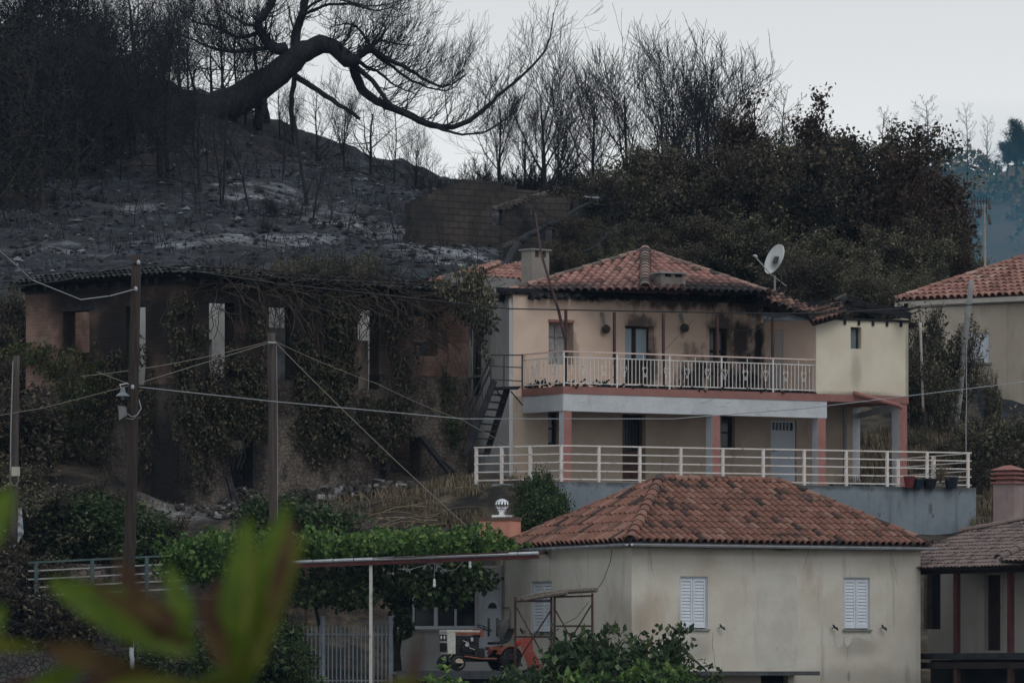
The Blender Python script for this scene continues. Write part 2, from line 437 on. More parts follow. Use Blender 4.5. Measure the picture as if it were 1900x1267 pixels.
# ------------------------------------------------------------------ terrain
CP = []   # control points of the ground (x, y, z)
def cp(px, py, D): q = P(px, py, D); CP.append((q.x, q.y, q.z))
for x in (-30, 0, 30):
    CP += [(x, -10, -1.8), (x, 30, -2.4), (x, 80, -4.5), (x, 125, -5.5), (x, 140, -4.6)]
for q in [(0, 1300, 150), (300, 1290, 152), (600, 1300, 151), (900, 1400, 149), (1300, 1420, 146), (1700, 1420, 148), (1950, 1400, 148),
          (0, 1260, 157), (150, 1260, 157.5), (330, 1260, 157), (0, 1225, 158.9), (150, 1225, 158.9), (330, 1220, 159.2), (480, 1220, 159.2), (-60, 1114, 161.2), (60, 1114, 161.2), (180, 1114, 161.3), (300, 1112, 161.4), (420, 1110, 161.6), (60, 1038, 162.7), (180, 1034, 162.7), (300, 1032, 162.9), (600, 1215, 158), (800, 1240, 160),
          (20, 1030, 163.4), (180, 1022, 163.4), (330, 1016, 163.4), (450, 1015, 163.2), (600, 1010, 163), (750, 1000, 163), (880, 985, 163),
          (50, 900, 167), (150, 900, 166.4), (240, 935, 165.2), (330, 962, 165.0), (420, 952, 166), (520, 950, 166.5), (650, 930, 167), (760, 910, 168), (860, 893, 168), (960, 897, 164.5), (900, 880, 170),
          (48, 800, 172), (150, 840, 170), (330, 935, 168), (600, 915, 171), (860, 868, 174), (-100, 780, 176), (-300, 700, 180),
          (1050, 930, 168), (1300, 935, 170), (1600, 925, 172), (1780, 925, 173), (1700, 900, 176), (1850, 975, 167), (1950, 960, 168), (1870, 925, 172),
          (1100, 900, 178), (1400, 880, 180), (1560, 862, 181), (1620, 830, 183), (1750, 822, 184), (1720, 780, 187), (1800, 760, 189), (1900, 780, 188), (1600, 790, 186),
          (50, 600, 184), (300, 610, 181), (600, 590, 184), (850, 600, 186), (1000, 600, 187),
          (-200, 500, 195), (0, 520, 190), (200, 500, 190), (450, 498, 191), (700, 510, 192), (900, 515, 193), (985, 512, 194),
          (0, 330, 225), (250, 340, 222), (450, 375, 220), (600, 405, 216), (750, 435, 211), (850, 475, 204), (770, 432, 209), (950, 505, 198),
          (150, 270, 231), (330, 290, 230), (480, 320, 228), (600, 350, 226), (700, 390, 222),
          (0, 60, 250), (100, 70, 250), (190, 100, 250), (250, 140, 252), (300, 152, 255), (400, 180, 256), (460, 222, 254), (530, 245, 252), (640, 312, 248), (700, 345, 246), (760, 372, 244), (850, 385, 242),
          (1100, 560, 198), (1300, 575, 195), (1600, 600, 194), (1700, 640, 200), (1850, 700, 200), (1950, 740, 200), (1000, 470, 214), (1200, 470, 220),
          (1000, 395, 235), (1300, 400, 240), (1600, 450, 240), (1750, 560, 225), (1800, 640, 240), (1900, 660, 240)]:
    cp(*q)
for q in [(-60, 240, 20), (-70, 200, 14), (-70, 150, 0), (70, 150, -5), (70, 200, 9), (80, 240, 14)]: CP.append(q)
for px in (0, 300, 600, 900, 1200, 1500, 1800):
    D = 300; q = P(px, (380 if px < 300 else 470), D); CP.append((q.x, q.y, q.z - 3))
for q in [(1750, 1010, 167.5), (1600, 1010, 165.5), (1400, 1010, 163.5), (1200, 1010, 163), (1815, 1000, 168.2), (1700, 1420, 153), (1900, 1420, 153), (1500, 1420, 153), (1300, 1400, 154), (1500, 1400, 159), (1800, 1400, 158)]: cp(*q)
CPA = np.array(CP)
def _k(a, b):
    d = np.sqrt(((a[:, None, :2] - b[None, :, :2]) ** 2).sum(-1)); return d
_K = _k(CPA, CPA) + np.eye(len(CPA)) * 0.02
_W = np.linalg.solve(np.block([[_K, np.ones((len(CPA), 1))], [np.ones((1, len(CPA))), np.zeros((1, 1))]]), np.append(CPA[:, 2], 0))
def ground_z(xy):
    xy = np.atleast_2d(np.asarray(xy, float)); z = _k(xy, CPA) @ _W[:-1] + _W[-1]
    far = np.clip((np.maximum(np.abs(xy[:, 0]) - 70, np.maximum(xy[:, 1] - 300, -xy[:, 1] - 12)) / 120.0), 0, 1)
    base = np.where(xy[:, 1] > 200, 4.0, -4.0)
    return z * (1 - far) + base * far
def gz(x, y): return float(ground_z([[x, y]])[0])
def on_ground(px, D, dz=0.0):
    x = (px - 950) / FP * D; return Vector((x, D, gz(x, D) + dz))

def fbm(x, y, s, o=4):
    v = 0; a = 1
    for i in range(o): v += a * noise.noise(Vector((x * s, y * s, i * 7.3))); s *= 2.05; a *= .5
    return v
xs = np.concatenate([[-1500, -700, -350, -200, -130, -95, -75, -60, -50, -42, -36], np.arange(-32, 32.1, .5), [36, 42, 50, 60, 75, 95, 130, 200, 350, 700, 1500]])
ys = np.concatenate([[-400, -100, -30, -10, 0, 15, 30, 50, 70, 90, 110, 125, 135], np.arange(140, 262, .5), np.arange(262, 310, 4), [330, 380, 460, 600, 900, 1500, 2500]])
X, Y = np.meshgrid(xs, ys); Z = np.concatenate([ground_z(np.stack([X[i], Y[i]], 1)) for i in range(len(ys))]).reshape(X.shape)
vs = []
for i in range(len(ys)):
    for j in range(len(xs)):
        x, y, z = float(X[i, j]), float(Y[i, j]), float(Z[i, j])
        if abs(x) < 60 and 140 < y < 300:
            am = 0.10 if y < 188 else 0.38
            if 195 > y > 160 and x > 1.0: am = 0.06
            z += am * fbm(x, y, .35) + am * .5 * abs(fbm(x + 40, y * 1.6, 1.1, 3)) + (0.10 * noise.noise(Vector((x * 1.9, y * 1.9, 5))) if y > 188 else 0)
        vs.append((x, y, z))
W_ = len(xs); fs = [(i * W_ + j, i * W_ + j + 1, (i + 1) * W_ + j + 1, (i + 1) * W_ + j) for i in range(len(ys) - 1) for j in range(W_ - 1)]
# ---- materials of the setting
ashspots = [(on_ground(720, 211), (6, 6, 1.6), .9), (on_ground(860, 203), (3.4, 8, 2.2), .95), (on_ground(900, 197), (4, 3.5, 1.5), .9), (on_ground(980, 195), (3, 3, 1.2), .9), (on_ground(400, 199), (3.2, 3, 1.5), .85),
            (on_ground(480, 203), (3.5, 2.6, 1.4), .75), (on_ground(560, 201), (1.5, 3, 1.3), .9), (on_ground(520, 221), (4.0, 1.6, 1.2), .85), (on_ground(430, 223), (3.5, 1.4, 1.2), .7), (on_ground(620, 217), (2.0, 2.0, 1.2), .6),
            (on_ground(200, 213), (2.8, 1.6, 1.6), .6), (on_ground(60, 222), (2.5, 3.5, 2), .5), (on_ground(180, 196), (2.4, 2, 1.2), .6), (on_ground(60, 198), (2.0, 2, 1.2), .6),
            (on_ground(330, 166), (1.6, 1.6, .9), .6), (on_ground(300, 167.5), (1.3, 1.2, .8), .5), (on_ground(690, 245), (3.0, 3.0, 2), .5)]
M_burnt = mat('burnt_ground', (0.018, 0.023, 0.031), (0.085, 0.102, 0.128), scale=1.1, lo=.40, hi=.66, rough=.95, bump=1.0, bscale=3.5, bumpd=.3, spotnoise=.9,
              layers=[((0.05, 0.036, 0.030), .16, .60, .74, (1, 1, 1), .5), ((0.20, 0.215, 0.24), 2.4, .55, .72, (.5, 1.4, 1.2), .5), ((.004, .004, .005), 3.5, .56, .70, (1, 1, 1), .75)],
              spots=ashspots, spotcol=(0.42, 0.44, 0.48))
# break the ash up with fine charcoal speckle
def speckle(m, sc=5.0, lo=.42, hi=.6, col=(.02, .021, .025), am=.85):
    t = m.node_tree; bs = t.nodes['Principled BSDF']; l = bs.inputs['Base Color'].links[0]; src = l.from_socket
    g = t.nodes.new('ShaderNodeNewGeometry'); n = t.nodes.new('ShaderNodeTexNoise'); n.inputs['Scale'].default_value = sc; n.inputs['Detail'].default_value = 8; n.inputs['Roughness'].default_value = .7
    mp = t.nodes.new('ShaderNodeMapping'); mp.inputs['Scale'].default_value = (.35, .9, 1.0); mp.inputs['Rotation'].default_value = (0, 0, .5)
    t.links.new(g.outputs['Position'], mp.inputs[0]); t.links.new(mp.outputs[0], n.inputs['Vector'])
    r = t.nodes.new('ShaderNodeMapRange'); r.inputs[1].default_value = lo; r.inputs[2].default_value = hi; r.inputs[3].default_value = am; r.inputs[4].default_value = 0
    t.links.new(n.outputs['Fac'], r.inputs[0])
    x = t.nodes.new('ShaderNodeMix'); x.data_type = 'RGBA'; t.links.new(r.outputs[0], x.inputs[0]); t.links.new(src, x.inputs[6]); x.inputs[7].default_value = (*col, 1)
    t.links.new(x.outputs[2], bs.inputs['Base Color'])
speckle(M_burnt, 1.5, .46, .62, am=.88)
speckle(M_burnt, 7.0, .42, .60, am=.45)
M_bank = mat('bank_soil', (0.045, 0.038, 0.031), (0.11, 0.088, 0.062), scale=1.2, rough=.95, bump=1.0, bscale=7,
             layers=[((0.012, 0.012, 0.013), .7, .47, .60, (1, 1, 1), .9), ((0.13, 0.10, 0.068), 4, .60, .75, (1, 1, 1), .5)], spots=ashspots[14:16], spotcol=(.3, .3, .32))
speckle(M_bank, 5, .40, .55, (.015, .014, .013), .7)
me = bpy.data.meshes.new('ground'); me.from_pydata(vs, [], fs); me.materials.append(M_burnt); me.materials.append(M_bank)
mi = []
for f in fs:
    v = vs[f[0]]; lim = 180 + 2.5 * noise.noise(Vector((v[0] * .3, v[1] * .3, 0))) if v[0] < 9 else 188 + 2.5 * noise.noise(Vector((v[0] * .3, v[1] * .3, 0)))
    mi.append(1 if v[1] < lim and not (v[0] < -8 and v[1] > 169) else 0)
me.materials.append(mat('charcoal_ground', (0.006, 0.006, 0.008), (0.018, 0.018, 0.022), scale=.8, rough=.95, bump=1.0, bscale=6, layers=[((0.045, 0.030, 0.024), .25, .50, .66, (1, 1, 1), .6), ((0.08, 0.085, 0.1), 2.5, .62, .78, (1, 1, 1), .4)]))
for i_, f in enumerate(fs):
    v = vs[f[0]]; px_ = 950 + v[0] / max(v[1], 1) * FP
    if mi[i_] == 0 and px_ < 560 and v[1] > np.interp(px_, [0, 200, 330, 450, 520], [222, 224, 226, 229, 236]) + 5 * noise.noise(Vector((v[0] * .25, v[1] * .25, 3))): mi[i_] = 2
me.polygons.foreach_set('material_index', mi); me.polygons.foreach_set('use_smooth', [True] * len(fs)); me.update()
g = bpy.data.objects.new('ground', me); C.objects.link(g); tag(g, 'burnt slope of charcoal and pale ash above a brown soil bank', 'ground', kind='structure')

# far wooded hills on the right
hv = []; hf = []; hx = np.arange(20, 140, 1.6); hy = np.arange(300, 640, 3.5)
prof_x = [1500, 1650, 1720, 1770, 1830, 1870, 1900, 1960, 2100, 2600]; prof_y = [500, 410, 352, 328, 350, 336, 325, 308, 285, 320]
for y in hy:
    for x in hx:
        px = 950 + x / 430 * FP
        zt = (H0 - np.interp(px, prof_x, prof_y)) / FP * 430
        f = 1 - abs(y - 430) / 130.0 if y < 430 else max(0, 1 - (y - 430) / 210.0)
        f = max(f, 0); f = f * f * (3 - 2 * f)
        z = 4 + (zt - 4) * f + (1.3 * fbm(x, y, .09) + .9 * abs(fbm(x + 9, y, .22, 3)))*min(1,f*2)
        hv.append((float(x), float(y), float(z)))
n2 = len(hx)
for i in range(len(hy) - 1):
    for j in range(n2 - 1): hf.append((i * n2 + j, i * n2 + j + 1, (i + 1) * n2 + j + 1, (i + 1) * n2 + j))
me = bpy.data.meshes.new('hills'); me.from_pydata(hv, [], hf)
me.materials.append(mat('hill_soil', (0.03, 0.045, 0.022), (0.10, 0.06, 0.03), scale=.12, rough=1)); me.polygons.foreach_set('use_smooth', [True] * len(hf))
g = bpy.data.objects.new('hills', me); C.objects.link(g); tag(g, 'distant wooded hill fading blue in the smoke', 'hill', kind='structure')
HV = np.array(hv)
nr = np.random.default_rng(5); lf = MB(); pts = []
for k in range(1500):
    i = nr.integers(0, len(HV)); c = HV[i]
    if c[1] > 445 or c[1] < 330 or c[0] < 24 or c[0] > 60: continue
    r = nr.uniform(1.0, 2.4); d = nr.normal(size=(150, 3)); d /= np.linalg.norm(d, axis=1)[:, None]; d[:, 2] = abs(d[:, 2])
    pts.append(c + np.array([nr.uniform(-.8, .8), 0, -.2]) + d * np.array([r, r, r * 1.1]) * nr.uniform(.8, 1.05, (150, 1)))
leaves(lf, np.concatenate(pts), size=.42, rng=nr, droop=.1, asp=.8)
M_farleaf = mat('far_foliage', (0.03, 0.05, 0.02), rndc=[(0, (0.03, 0.06, 0.02)), (.5, (0.09, 0.11, 0.035)), (.8, (0.20, 0.11, 0.05)), (1, (.26, .17, .08))], rndamt=1, rough=1)
o = lf.build('hillside_wood', M_farleaf, rnd=True); tag(o, 'far off wood of green and scorched crowns covering the hill', 'wood', kind='stuff')

# ------------------------------------------------------------------ common materials
CH = (0.010, 0.010, 0.012)
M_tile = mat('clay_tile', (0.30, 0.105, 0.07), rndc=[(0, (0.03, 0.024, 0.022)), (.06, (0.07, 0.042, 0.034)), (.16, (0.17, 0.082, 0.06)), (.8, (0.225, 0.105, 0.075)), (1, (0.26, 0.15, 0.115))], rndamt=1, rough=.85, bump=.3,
             layers=[((0.045, 0.038, 0.034), 1.1, .54, .68, (1, 1, 1), .8), ((0.035, 0.03, 0.027), 6, .55, .70, (1, 1, 1), .6), ((0.24, 0.20, 0.17), 5, .62, .8, (1, 1, 1), .3)])
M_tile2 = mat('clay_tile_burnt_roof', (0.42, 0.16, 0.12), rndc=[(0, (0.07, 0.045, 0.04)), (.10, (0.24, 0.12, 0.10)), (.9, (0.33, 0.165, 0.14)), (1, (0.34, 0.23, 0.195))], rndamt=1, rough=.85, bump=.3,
              layers=[((0.14, 0.10, 0.085), 1.0, .56, .68, (1, 1, 1), .75), ((0.28, 0.17, 0.14), 4, .6, .8, (1, 1, 1), .4)],
              spots=[(P(1420, 552, 174), (1.6, 3, .7), .9), (P(1500, 575, 175), (1.6, 3, .5), .45), (P(1100, 545, 172.5), (3.8, 2, .46), .98), (P(1300, 541, 172.5), (4.2, 2.4, .50), .98), (P(1010, 543, 172.5), (1.4, 2, .40), .95)], spotcol=(.012, .012, .013))
M_ridge2 = mat('mortar_grey_ridge', (0.20, 0.16, 0.14), rndc=[(0, (0.07, 0.06, 0.055)), (.6, (0.22, 0.15, 0.13)), (1, (0.33, 0.2, 0.16))], rndamt=1, rough=.9, bump=.4, layers=[((.08, .07, .06), 4, .5, .7, (1, 1, 1), .6)])
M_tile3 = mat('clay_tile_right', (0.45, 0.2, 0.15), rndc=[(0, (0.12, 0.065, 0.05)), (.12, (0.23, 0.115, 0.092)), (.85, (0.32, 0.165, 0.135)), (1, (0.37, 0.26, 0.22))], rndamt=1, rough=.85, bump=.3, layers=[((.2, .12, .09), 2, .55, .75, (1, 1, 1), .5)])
M_ctile = mat('brown_concrete_tile', (0.14, 0.105, 0.095), rndc=[(0, (0.05, 0.04, 0.04)), (.3, (0.15, 0.11, 0.10)), (1, (0.19, 0.14, 0.13))], rndamt=1, rough=.8, bump=.2, layers=[((.25, .22, .2), 3, .64, .8, (1, 1, 1), .35)])
M_plaster = mat('old_plaster_cream', (0.46, 0.43, 0.375), (0.54, 0.52, 0.47), scale=.9, rough=.95, bump=.15, bscale=30,
                layers=[((0.42, 0.34, 0.26), .5, .56, .74, (1, 1, .5), .5), ((0.30, 0.28, 0.25), 1.8, .60, .8, (2.2, 2.2, .25), .45), ((.62, .60, .56), .8, .62, .72, (1, 1, 1), .5), ((.17, .15, .13), 7, .70, .78, (1, 1, 1), .6)])
M_pink = mat('pink_fascia_paint', (0.24, 0.115, 0.10), (0.285, 0.14, 0.12), scale=2, rough=.8, layers=[((.12, .08, .07), 2.0, .60, .75, (2, 2, .4), .6)])
M_white_old = mat('old_white_render', (0.44, 0.46, 0.49), (0.52, 0.54, 0.57), scale=1.5, rough=.85, bump=.35, bscale=12, layers=[((0.18, 0.18, 0.19), 3, .62, .70, (.35, .35, 5), .8), ((.30, .29, .28), 1.6, .58, .78, (2, 2, .4), .5)])
M_greycon = mat('blue_grey_concrete', (0.17, 0.205, 0.235), (0.21, 0.245, 0.275), scale=.9, rough=.9, bump=.2, bscale=15,
                layers=[((0.09, 0.10, 0.11), 1.1, .50, .68, (2.2, 2.2, .25), .65), ((.26, .28, .29), 2.2, .58, .72, (1, 1, 1), .5), ((.045, .045, .05), 4.5, .60, .70, (1, 1, .5), .6)], spots=[(P(1200, 897, 165), (5, 3, .16), .75), (P(1500, 900, 167), (6, 3, .16), .75), (P(1720, 904, 168.5), (5, 3, .18), .75)], spotcol=(.05, .052, .055), spotnoise=2.5, spotn=1.8)
M_rail = mat('pale_painted_steel', (0.62, 0.55, 0.50), (0.68, 0.66, 0.65), scale=3, rough=.6, layers=[((.26, .14, .09), 5, .58, .70, (1, 1, 1), .7)])
M_railw = mat('white_painted_steel', (0.60, 0.60, 0.60), (0.68, 0.66, 0.64), scale=5, rough=.5, layers=[((.18, .11, .08), 6, .57, .70, (1, 1, 1), .75)])
M_steelblk = mat('black_painted_steel', (0.020, 0.022, 0.027), (0.045, 0.042, 0.045), scale=4, rough=.6)
M_rust = mat('rusty_brown_steel', (0.050, 0.026, 0.024), (0.085, 0.042, 0.036), scale=5, rough=.7)
M_wood = mat('dark_pole_wood', (0.028, 0.021, 0.018), (0.055, 0.042, 0.036), scale=3, stretch=(6, 6, .3), rough=.9, bump=.5, bscale=20)
M_wood2 = mat('grey_pole_wood', (0.055, 0.044, 0.040), (0.095, 0.078, 0.07), scale=3, stretch=(6, 6, .3), rough=.9, bump=.5, bscale=20)
M_conc = mat('grey_concrete', (0.20, 0.20, 0.20), (0.28, 0.28, 0.28), scale=2, rough=.9, bump=.2, layers=[((.09, .09, .09), 2, .58, .75, (2, 2, .5), .6)])
M_glass = mat('dark_glass', (0.010, 0.012, 0.016), rough=.15, spec=.5)
M_dark = mat('dark_interior', (0.012, 0.012, 0.014), rough=1)
M_pvc = mat('white_pvc', (0.60, 0.64, 0.70), (0.66, 0.70, 0.76), scale=2, rough=.45, layers=[((.4, .4, .4), 5, .62, .8, (1, 1, .3), .3)])
M_pvcsh = mat('grey_white_door', (0.42, 0.46, 0.52), (0.46, 0.50, 0.56), scale=2, rough=.5)
M_cableb = mat('black_cable', (0.012, 0.012, 0.014), rough=.6)
M_cablew = mat('pale_cable', (0.30, 0.32, 0.34), rough=.6)
M_cablet = mat('tan_wire', (0.20, 0.18, 0.15), rough=.6)
M_zinc = mat('zinc_gutter', (0.42, 0.45, 0.48), (0.52, 0.55, 0.58), scale=4, rough=.45, metal=.3, layers=[((.2, .2, .2), 5, .6, .75, (1, 1, 1), .5)])
M_char = mat('charred_wood', (0.010, 0.010, 0.012), (0.028, 0.027, 0.030), scale=5, rough=.9, bump=.5)
M_bark = mat('burnt_bark', (0.012, 0.013, 0.016), (0.030, 0.030, 0.034), scale=4, stretch=(3, 3, .6), rough=.95, bump=.4, bscale=12)
M_barkb = mat('brown_bark', (0.030, 0.024, 0.020), (0.055, 0.045, 0.036), scale=4, rough=.95)
M_leafb = mat('scorched_leaf', (0.06, 0.04, 0.02), rndc=[(0, (0.016, 0.015, 0.013)), (.4, (0.048, 0.043, 0.031)), (.75, (0.10, 0.084, 0.058)), (1, (0.22, 0.18, 0.125))], rndamt=1, rough=.8, trans=.25, layers=[((.014, .013, .013), .55, .50, .60, (1, 1, 1), .7), ((.17, .12, .08), .8, .58, .70, (1, 1, 1), .45)])
M_leafo = mat('olive_leaf', (0.06, 0.06, 0.03), rndc=[(0, (0.024, 0.028, 0.020)), (.5, (0.085, 0.085, 0.052)), (.85, (0.18, 0.158, 0.10)), (1, (0.30, 0.26, 0.17))], rndamt=1, rough=.7, trans=.25, layers=[((.014, .014, .014), .55, .50, .60, (1, 1, 1), .7), ((.17, .15, .09), .8, .58, .70, (1, 1, 1), .45)])
M_leafr = mat('rust_leaf', (0.06, 0.03, 0.02), rndc=[(0, (0.018, 0.013, 0.011)), (.5, (0.048, 0.031, 0.024)), (1, (0.10, 0.068, 0.05))], rndamt=1, rough=.8, trans=.25)
M_ivy = mat('ivy_leaf', (0.03, 0.045, 0.02), rndc=[(0, (0.014, 0.016, 0.012)), (.4, (0.035, 0.042, 0.024)), (.75, (0.08, 0.066, 0.042)), (1, (0.15, 0.115, 0.075))], rndamt=1, rough=.6, trans=.15)
M_vine = mat('vine_leaf', (0.05, 0.12, 0.02), rndc=[(0, (0.022, 0.055, 0.016)), (.45, (0.06, 0.13, 0.03)), (.85, (0.12, 0.21, 0.05)), (1, (0.24, 0.30, 0.09))], rndamt=1, rough=.55, trans=.35)
M_green = mat('green_bush_leaf', (0.03, 0.08, 0.02), rndc=[(0, (0.014, 0.030, 0.012)), (.5, (0.035, 0.065, 0.022)), (.85, (0.08, 0.12, 0.045)), (1, (0.16, 0.19, 0.10))], rndamt=1, rough=.6, trans=.25)
M_dry = mat('dry_grass_blade', (0.25, 0.19, 0.10), rndc=[(0, (0.05, 0.04, 0.028)), (.5, (0.13, 0.10, 0.066)), (1, (0.27, 0.22, 0.145))], rndamt=1, rough=.9)

# ------------------------------------------------------------------ haze
hm = bpy.data.materials.new('smoke_haze'); hm.use_nodes = True; t = hm.node_tree; t.nodes.clear()
o_ = t.nodes.new('ShaderNodeOutputMaterial'); pv = t.nodes.new('ShaderNodeVolumePrincipled')
pv.inputs['Density'].default_value = 0.00009; pv.inputs['Color'].default_value = (0.38, 0.64, 0.95, 1); pv.inputs['Anisotropy'].default_value = 0.2
t.links.new(pv.outputs[0], o_.inputs['Volume'])
hz = MB(); hz.hexa([(-400, -30, -12), (400, -30, -12), (400, 660, -12), (-400, 660, -12), (-400, -30, 66), (400, -30, 66), (400, 660, 66), (-400, 660, 66)])
ho = hz.build('haze', hm); tag(ho, 'thin blue smoke haze lying over the whole hillside', 'haze', kind='stuff')

sm = bpy.data.materials.new('blue_smoke'); sm.use_nodes = True; t = sm.node_tree; t.nodes.clear()
o_ = t.nodes.new('ShaderNodeOutputMaterial'); pv = t.nodes.new('ShaderNodeVolumePrincipled')
pv.inputs['Density'].default_value = 0.0068; pv.inputs['Color'].default_value = (0.14, 0.38, 0.58, 1)
t.links.new(pv.outputs[0], o_.inputs['Volume'])
hz = MB(); hz.hexa([(21, 298, -11), (120, 298, -11), (120, 384, -11), (21, 384, -11), (21, 298, 30.5), (120, 298, 30.5), (120, 384, 30.5), (21, 384, 30.5)])
so_ = hz.build('smoke', sm); tag(so_, 'bank of blue smoke hanging in the valley before the far hill', 'smoke', kind='stuff')
# ================================================================== NEAR HOUSE (bottom right)
R = random.Random(11)
FRt = FR(1172, 150, 1708, 154.6); FLt = FR(930, 157, 1172, 150)
ztop = FRt.Z(1172, 1010); zb = -2.6
house = thing('village_house', (FRt.a.x, FRt.a.y, zb), 'cream plastered house with brown clay hip roof and white shutters in the foreground', 'house')
mb = MB()
wins = [(1262, 1313, 1069, 1166), (1566, 1614, 1071, 1167)]
hs = [hole(FRt, a, b, c, d) for a, b, c, d in wins]
wall(mb, FRt, 0, FRt.L, zb, ztop, hs + [(FRt.U(1412), FRt.U(1462), zb, FRt.Z(1440, 1251))], t=.35, du=1.0)
hl = hole(FLt, 986, 1024, 1078, 1173)
wall(mb, FLt, 0, FLt.L - .06, zb, ztop, [hl], t=.35)
for fa, fb in (((FLt.a), (FLt.a + FRt.d * FRt.L)), ((FRt.a + FRt.d * FRt.L), (FLt.a + FRt.d * FRt.L))):
    f2 = Fr(fb, fa) if fa == FLt.a else Fr(fa, fb)
    wall(mb, f2, 0.01, f2.L - .01, zb, ztop - .01, t=-.3 if False else .3)
mb.build('wall', mat('near_house_plaster', (0.53, 0.495, 0.425), (0.61, 0.58, 0.515), scale=.8, rough=.95, bump=.15, bscale=30,
    layers=[((0.40, 0.31, 0.235), .45, .54, .72, (1, 1, .5), .65), ((0.26, 0.235, 0.205), 1.8, .54, .74, (2.2, 2.2, .18), .55), ((.60, .58, .54), .8, .64, .74, (1, 1, 1), .5), ((.17, .15, .13), 7, .71, .79, (1, 1, 1), .6), ((.33,.29,.23), 22, .55,.75,(1,1,1),.25)],
    spots=[(P(1590, 1200, 153.5), (.9, .8, .35), .35), (P(1290, 1200, 151), (.55, .8, .45), .35), (P(1430, 1020, 152.5), (6, 4, .22), .30), (P(1050, 1028, 153), (3, 6, .22), .30), (P(1180, 1180, 150), (.5, .8, 1.2), .22), (P(1600, 1262, 153.5), (3, 3, .5), .35), (P(1450, 1018, 152.4), (.5, .5, .10), .8), (P(1390, 1017, 152), (.8, .5, .05), .6), (P(1575, 1255, 153.4), (.07, .4, .25), .7)], spotcol=(.12, .095, .075)), house)
def shutter(fr, h, parent, mt, o=-.10):
    u0, u1, z0, z1 = h; um = (u0 + u1) / 2
    for a, b in ((u0 + .03, um - .006), (um + .006, u1 - .03)):
        m = MB(); st = .055
        m.fbox(fr, a, a + st, o, o + .045, z0 + .03, z1 - .04); m.fbox(fr, b - st, b, o, o + .045, z0 + .03, z1 - .04)
        m.fbox(fr, a + st, b - st, o, o + .045, z0 + .03, z0 + .13); m.fbox(fr, a + st, b - st, o, o + .045, z1 - .13, z1 - .04)
        n = 13; H = (z1 - z0 - .26) / n
        for i in range(n):
            za = z0 + .13 + i * H
            p = [fr.pt(a + st, o + .036, za), fr.pt(b - st, o + .036, za), fr.pt(b - st, o + .008, za), fr.pt(a + st, o + .008, za)]
            p += [fr.pt(a + st, o + .022, za + H * .86), fr.pt(b - st, o + .022, za + H * .86), fr.pt(b - st, o + .002, za + H * .86), fr.pt(a + st, o + .002, za + H * .86)]
            m.hexa(p)
        s = m.build('shutter', mt, parent)
for k, (fr, h) in enumerate(((FRt, hs[0]), (FRt, hs[1]), (FLt, hl))):
    m = MB(); u0, u1, z0, z1 = h
    m.fbox(fr, u0, u0 + .03, -.16, -.03, z0, z1); m.fbox(fr, u1 - .03, u1, -.16, -.03, z0, z1); m.fbox(fr, u0 + .03, u1 - .03, -.16, -.03, z1 - .04, z1)
    m.fbox(fr, u0 + .03, u1 - .03, -.34, -.30, z0, z1)
    wn = m.build('window', M_pvcsh, house)
    m = MB(); m.fbox(fr, u0 - .05, u1 + .05, -.15, .06, z0 - .05, z0 - .003); m.build('sill', M_conc, wn)
    shutter(fr, h, wn, M_pvc)
    for px in ((u0 - .38), (u1 + .36)):
        if k == 2 and px > u1: continue
        m = MB(); c = fr.pt(px, .0, z0 + .04)
        m.bar(c, fr.pt(px, .12, z0 + .05), .02); m.bar(fr.pt(px - .05, .12, z0 + .12), fr.pt(px + .01, .12, z0 + .05), .05, .03); m.bar(fr.pt(px + .0, .12, z0 + .05), fr.pt(px + .10, .12, z0 - .01), .05, .03)
        m.bar(fr.pt(px + .07, .12, z0 + .06), fr.pt(px + .10, .12, z0 - .03), .03, .03)
        m.build('shutter_catch', M_steelblk, wn)
m = MB(); pts_ = [(1404, 1068), (1440, 1063), (1478, 1066), (1481, 1150), (1478, 1236), (1440, 1240), (1403, 1236), (1406, 1150)]
m.face([FRt.pt(FRt.U(x), .004, FRt.Z(x, y)) for x, y in reversed(pts_)]); m.build('plaster_patch', mat('patch_plaster', (.50, .475, .42), (.57, .55, .50), scale=1.4, rough=.95, bump=.2, layers=[((.38, .35, .30), 2.2, .55, .75, (1, 1, 1), .5)]), house)
for pl_ in ([(1549, 1168), (1558, 1170), (1564, 1180), (1562, 1196), (1555, 1201), (1549, 1194), (1546, 1180)], [(1568, 1176), (1590, 1174), (1616, 1176), (1623, 1182), (1620, 1190), (1608, 1188), (1592, 1181), (1580, 1183), (1577, 1194), (1571, 1200), (1567, 1190)]):
    m = MB(); m.face([FRt.pt(FRt.U(x), .005, FRt.Z(x, y)) for x, y in reversed(pl_)]); m.build('filler_smear', mat('white_filler', (.56, .545, .50), (.49, .47, .42), scale=5, rough=.95), house)
cr_ = random.Random(2)
for (x, y, L_, dx) in ((1321, 1172, 70, 2), (1575, 1170, 60, -1), (1440, 1180, 55, 2), (1205, 1020, 50, 3), (1500, 1018, 36, -3), (1655, 1030, 60, 4), (1068, 1060, 60, 5)):
    fr_ = FRt if x > 1172 else FLt; pth = []
    for k in range(8): pth.append(fr_.pt(fr_.U(x + dx * k * .4 + cr_.uniform(-1.2, 1.2)), .001, fr_.Z(x, y + L_ * k / 7)))
    m = MB(); m.tube(pth, [.003, .006, .005, .007, .004, .006, .004, .002], 3); m.build('wall_crack', mat('crack_dirt', (.13, .11, .09), rough=1), house)
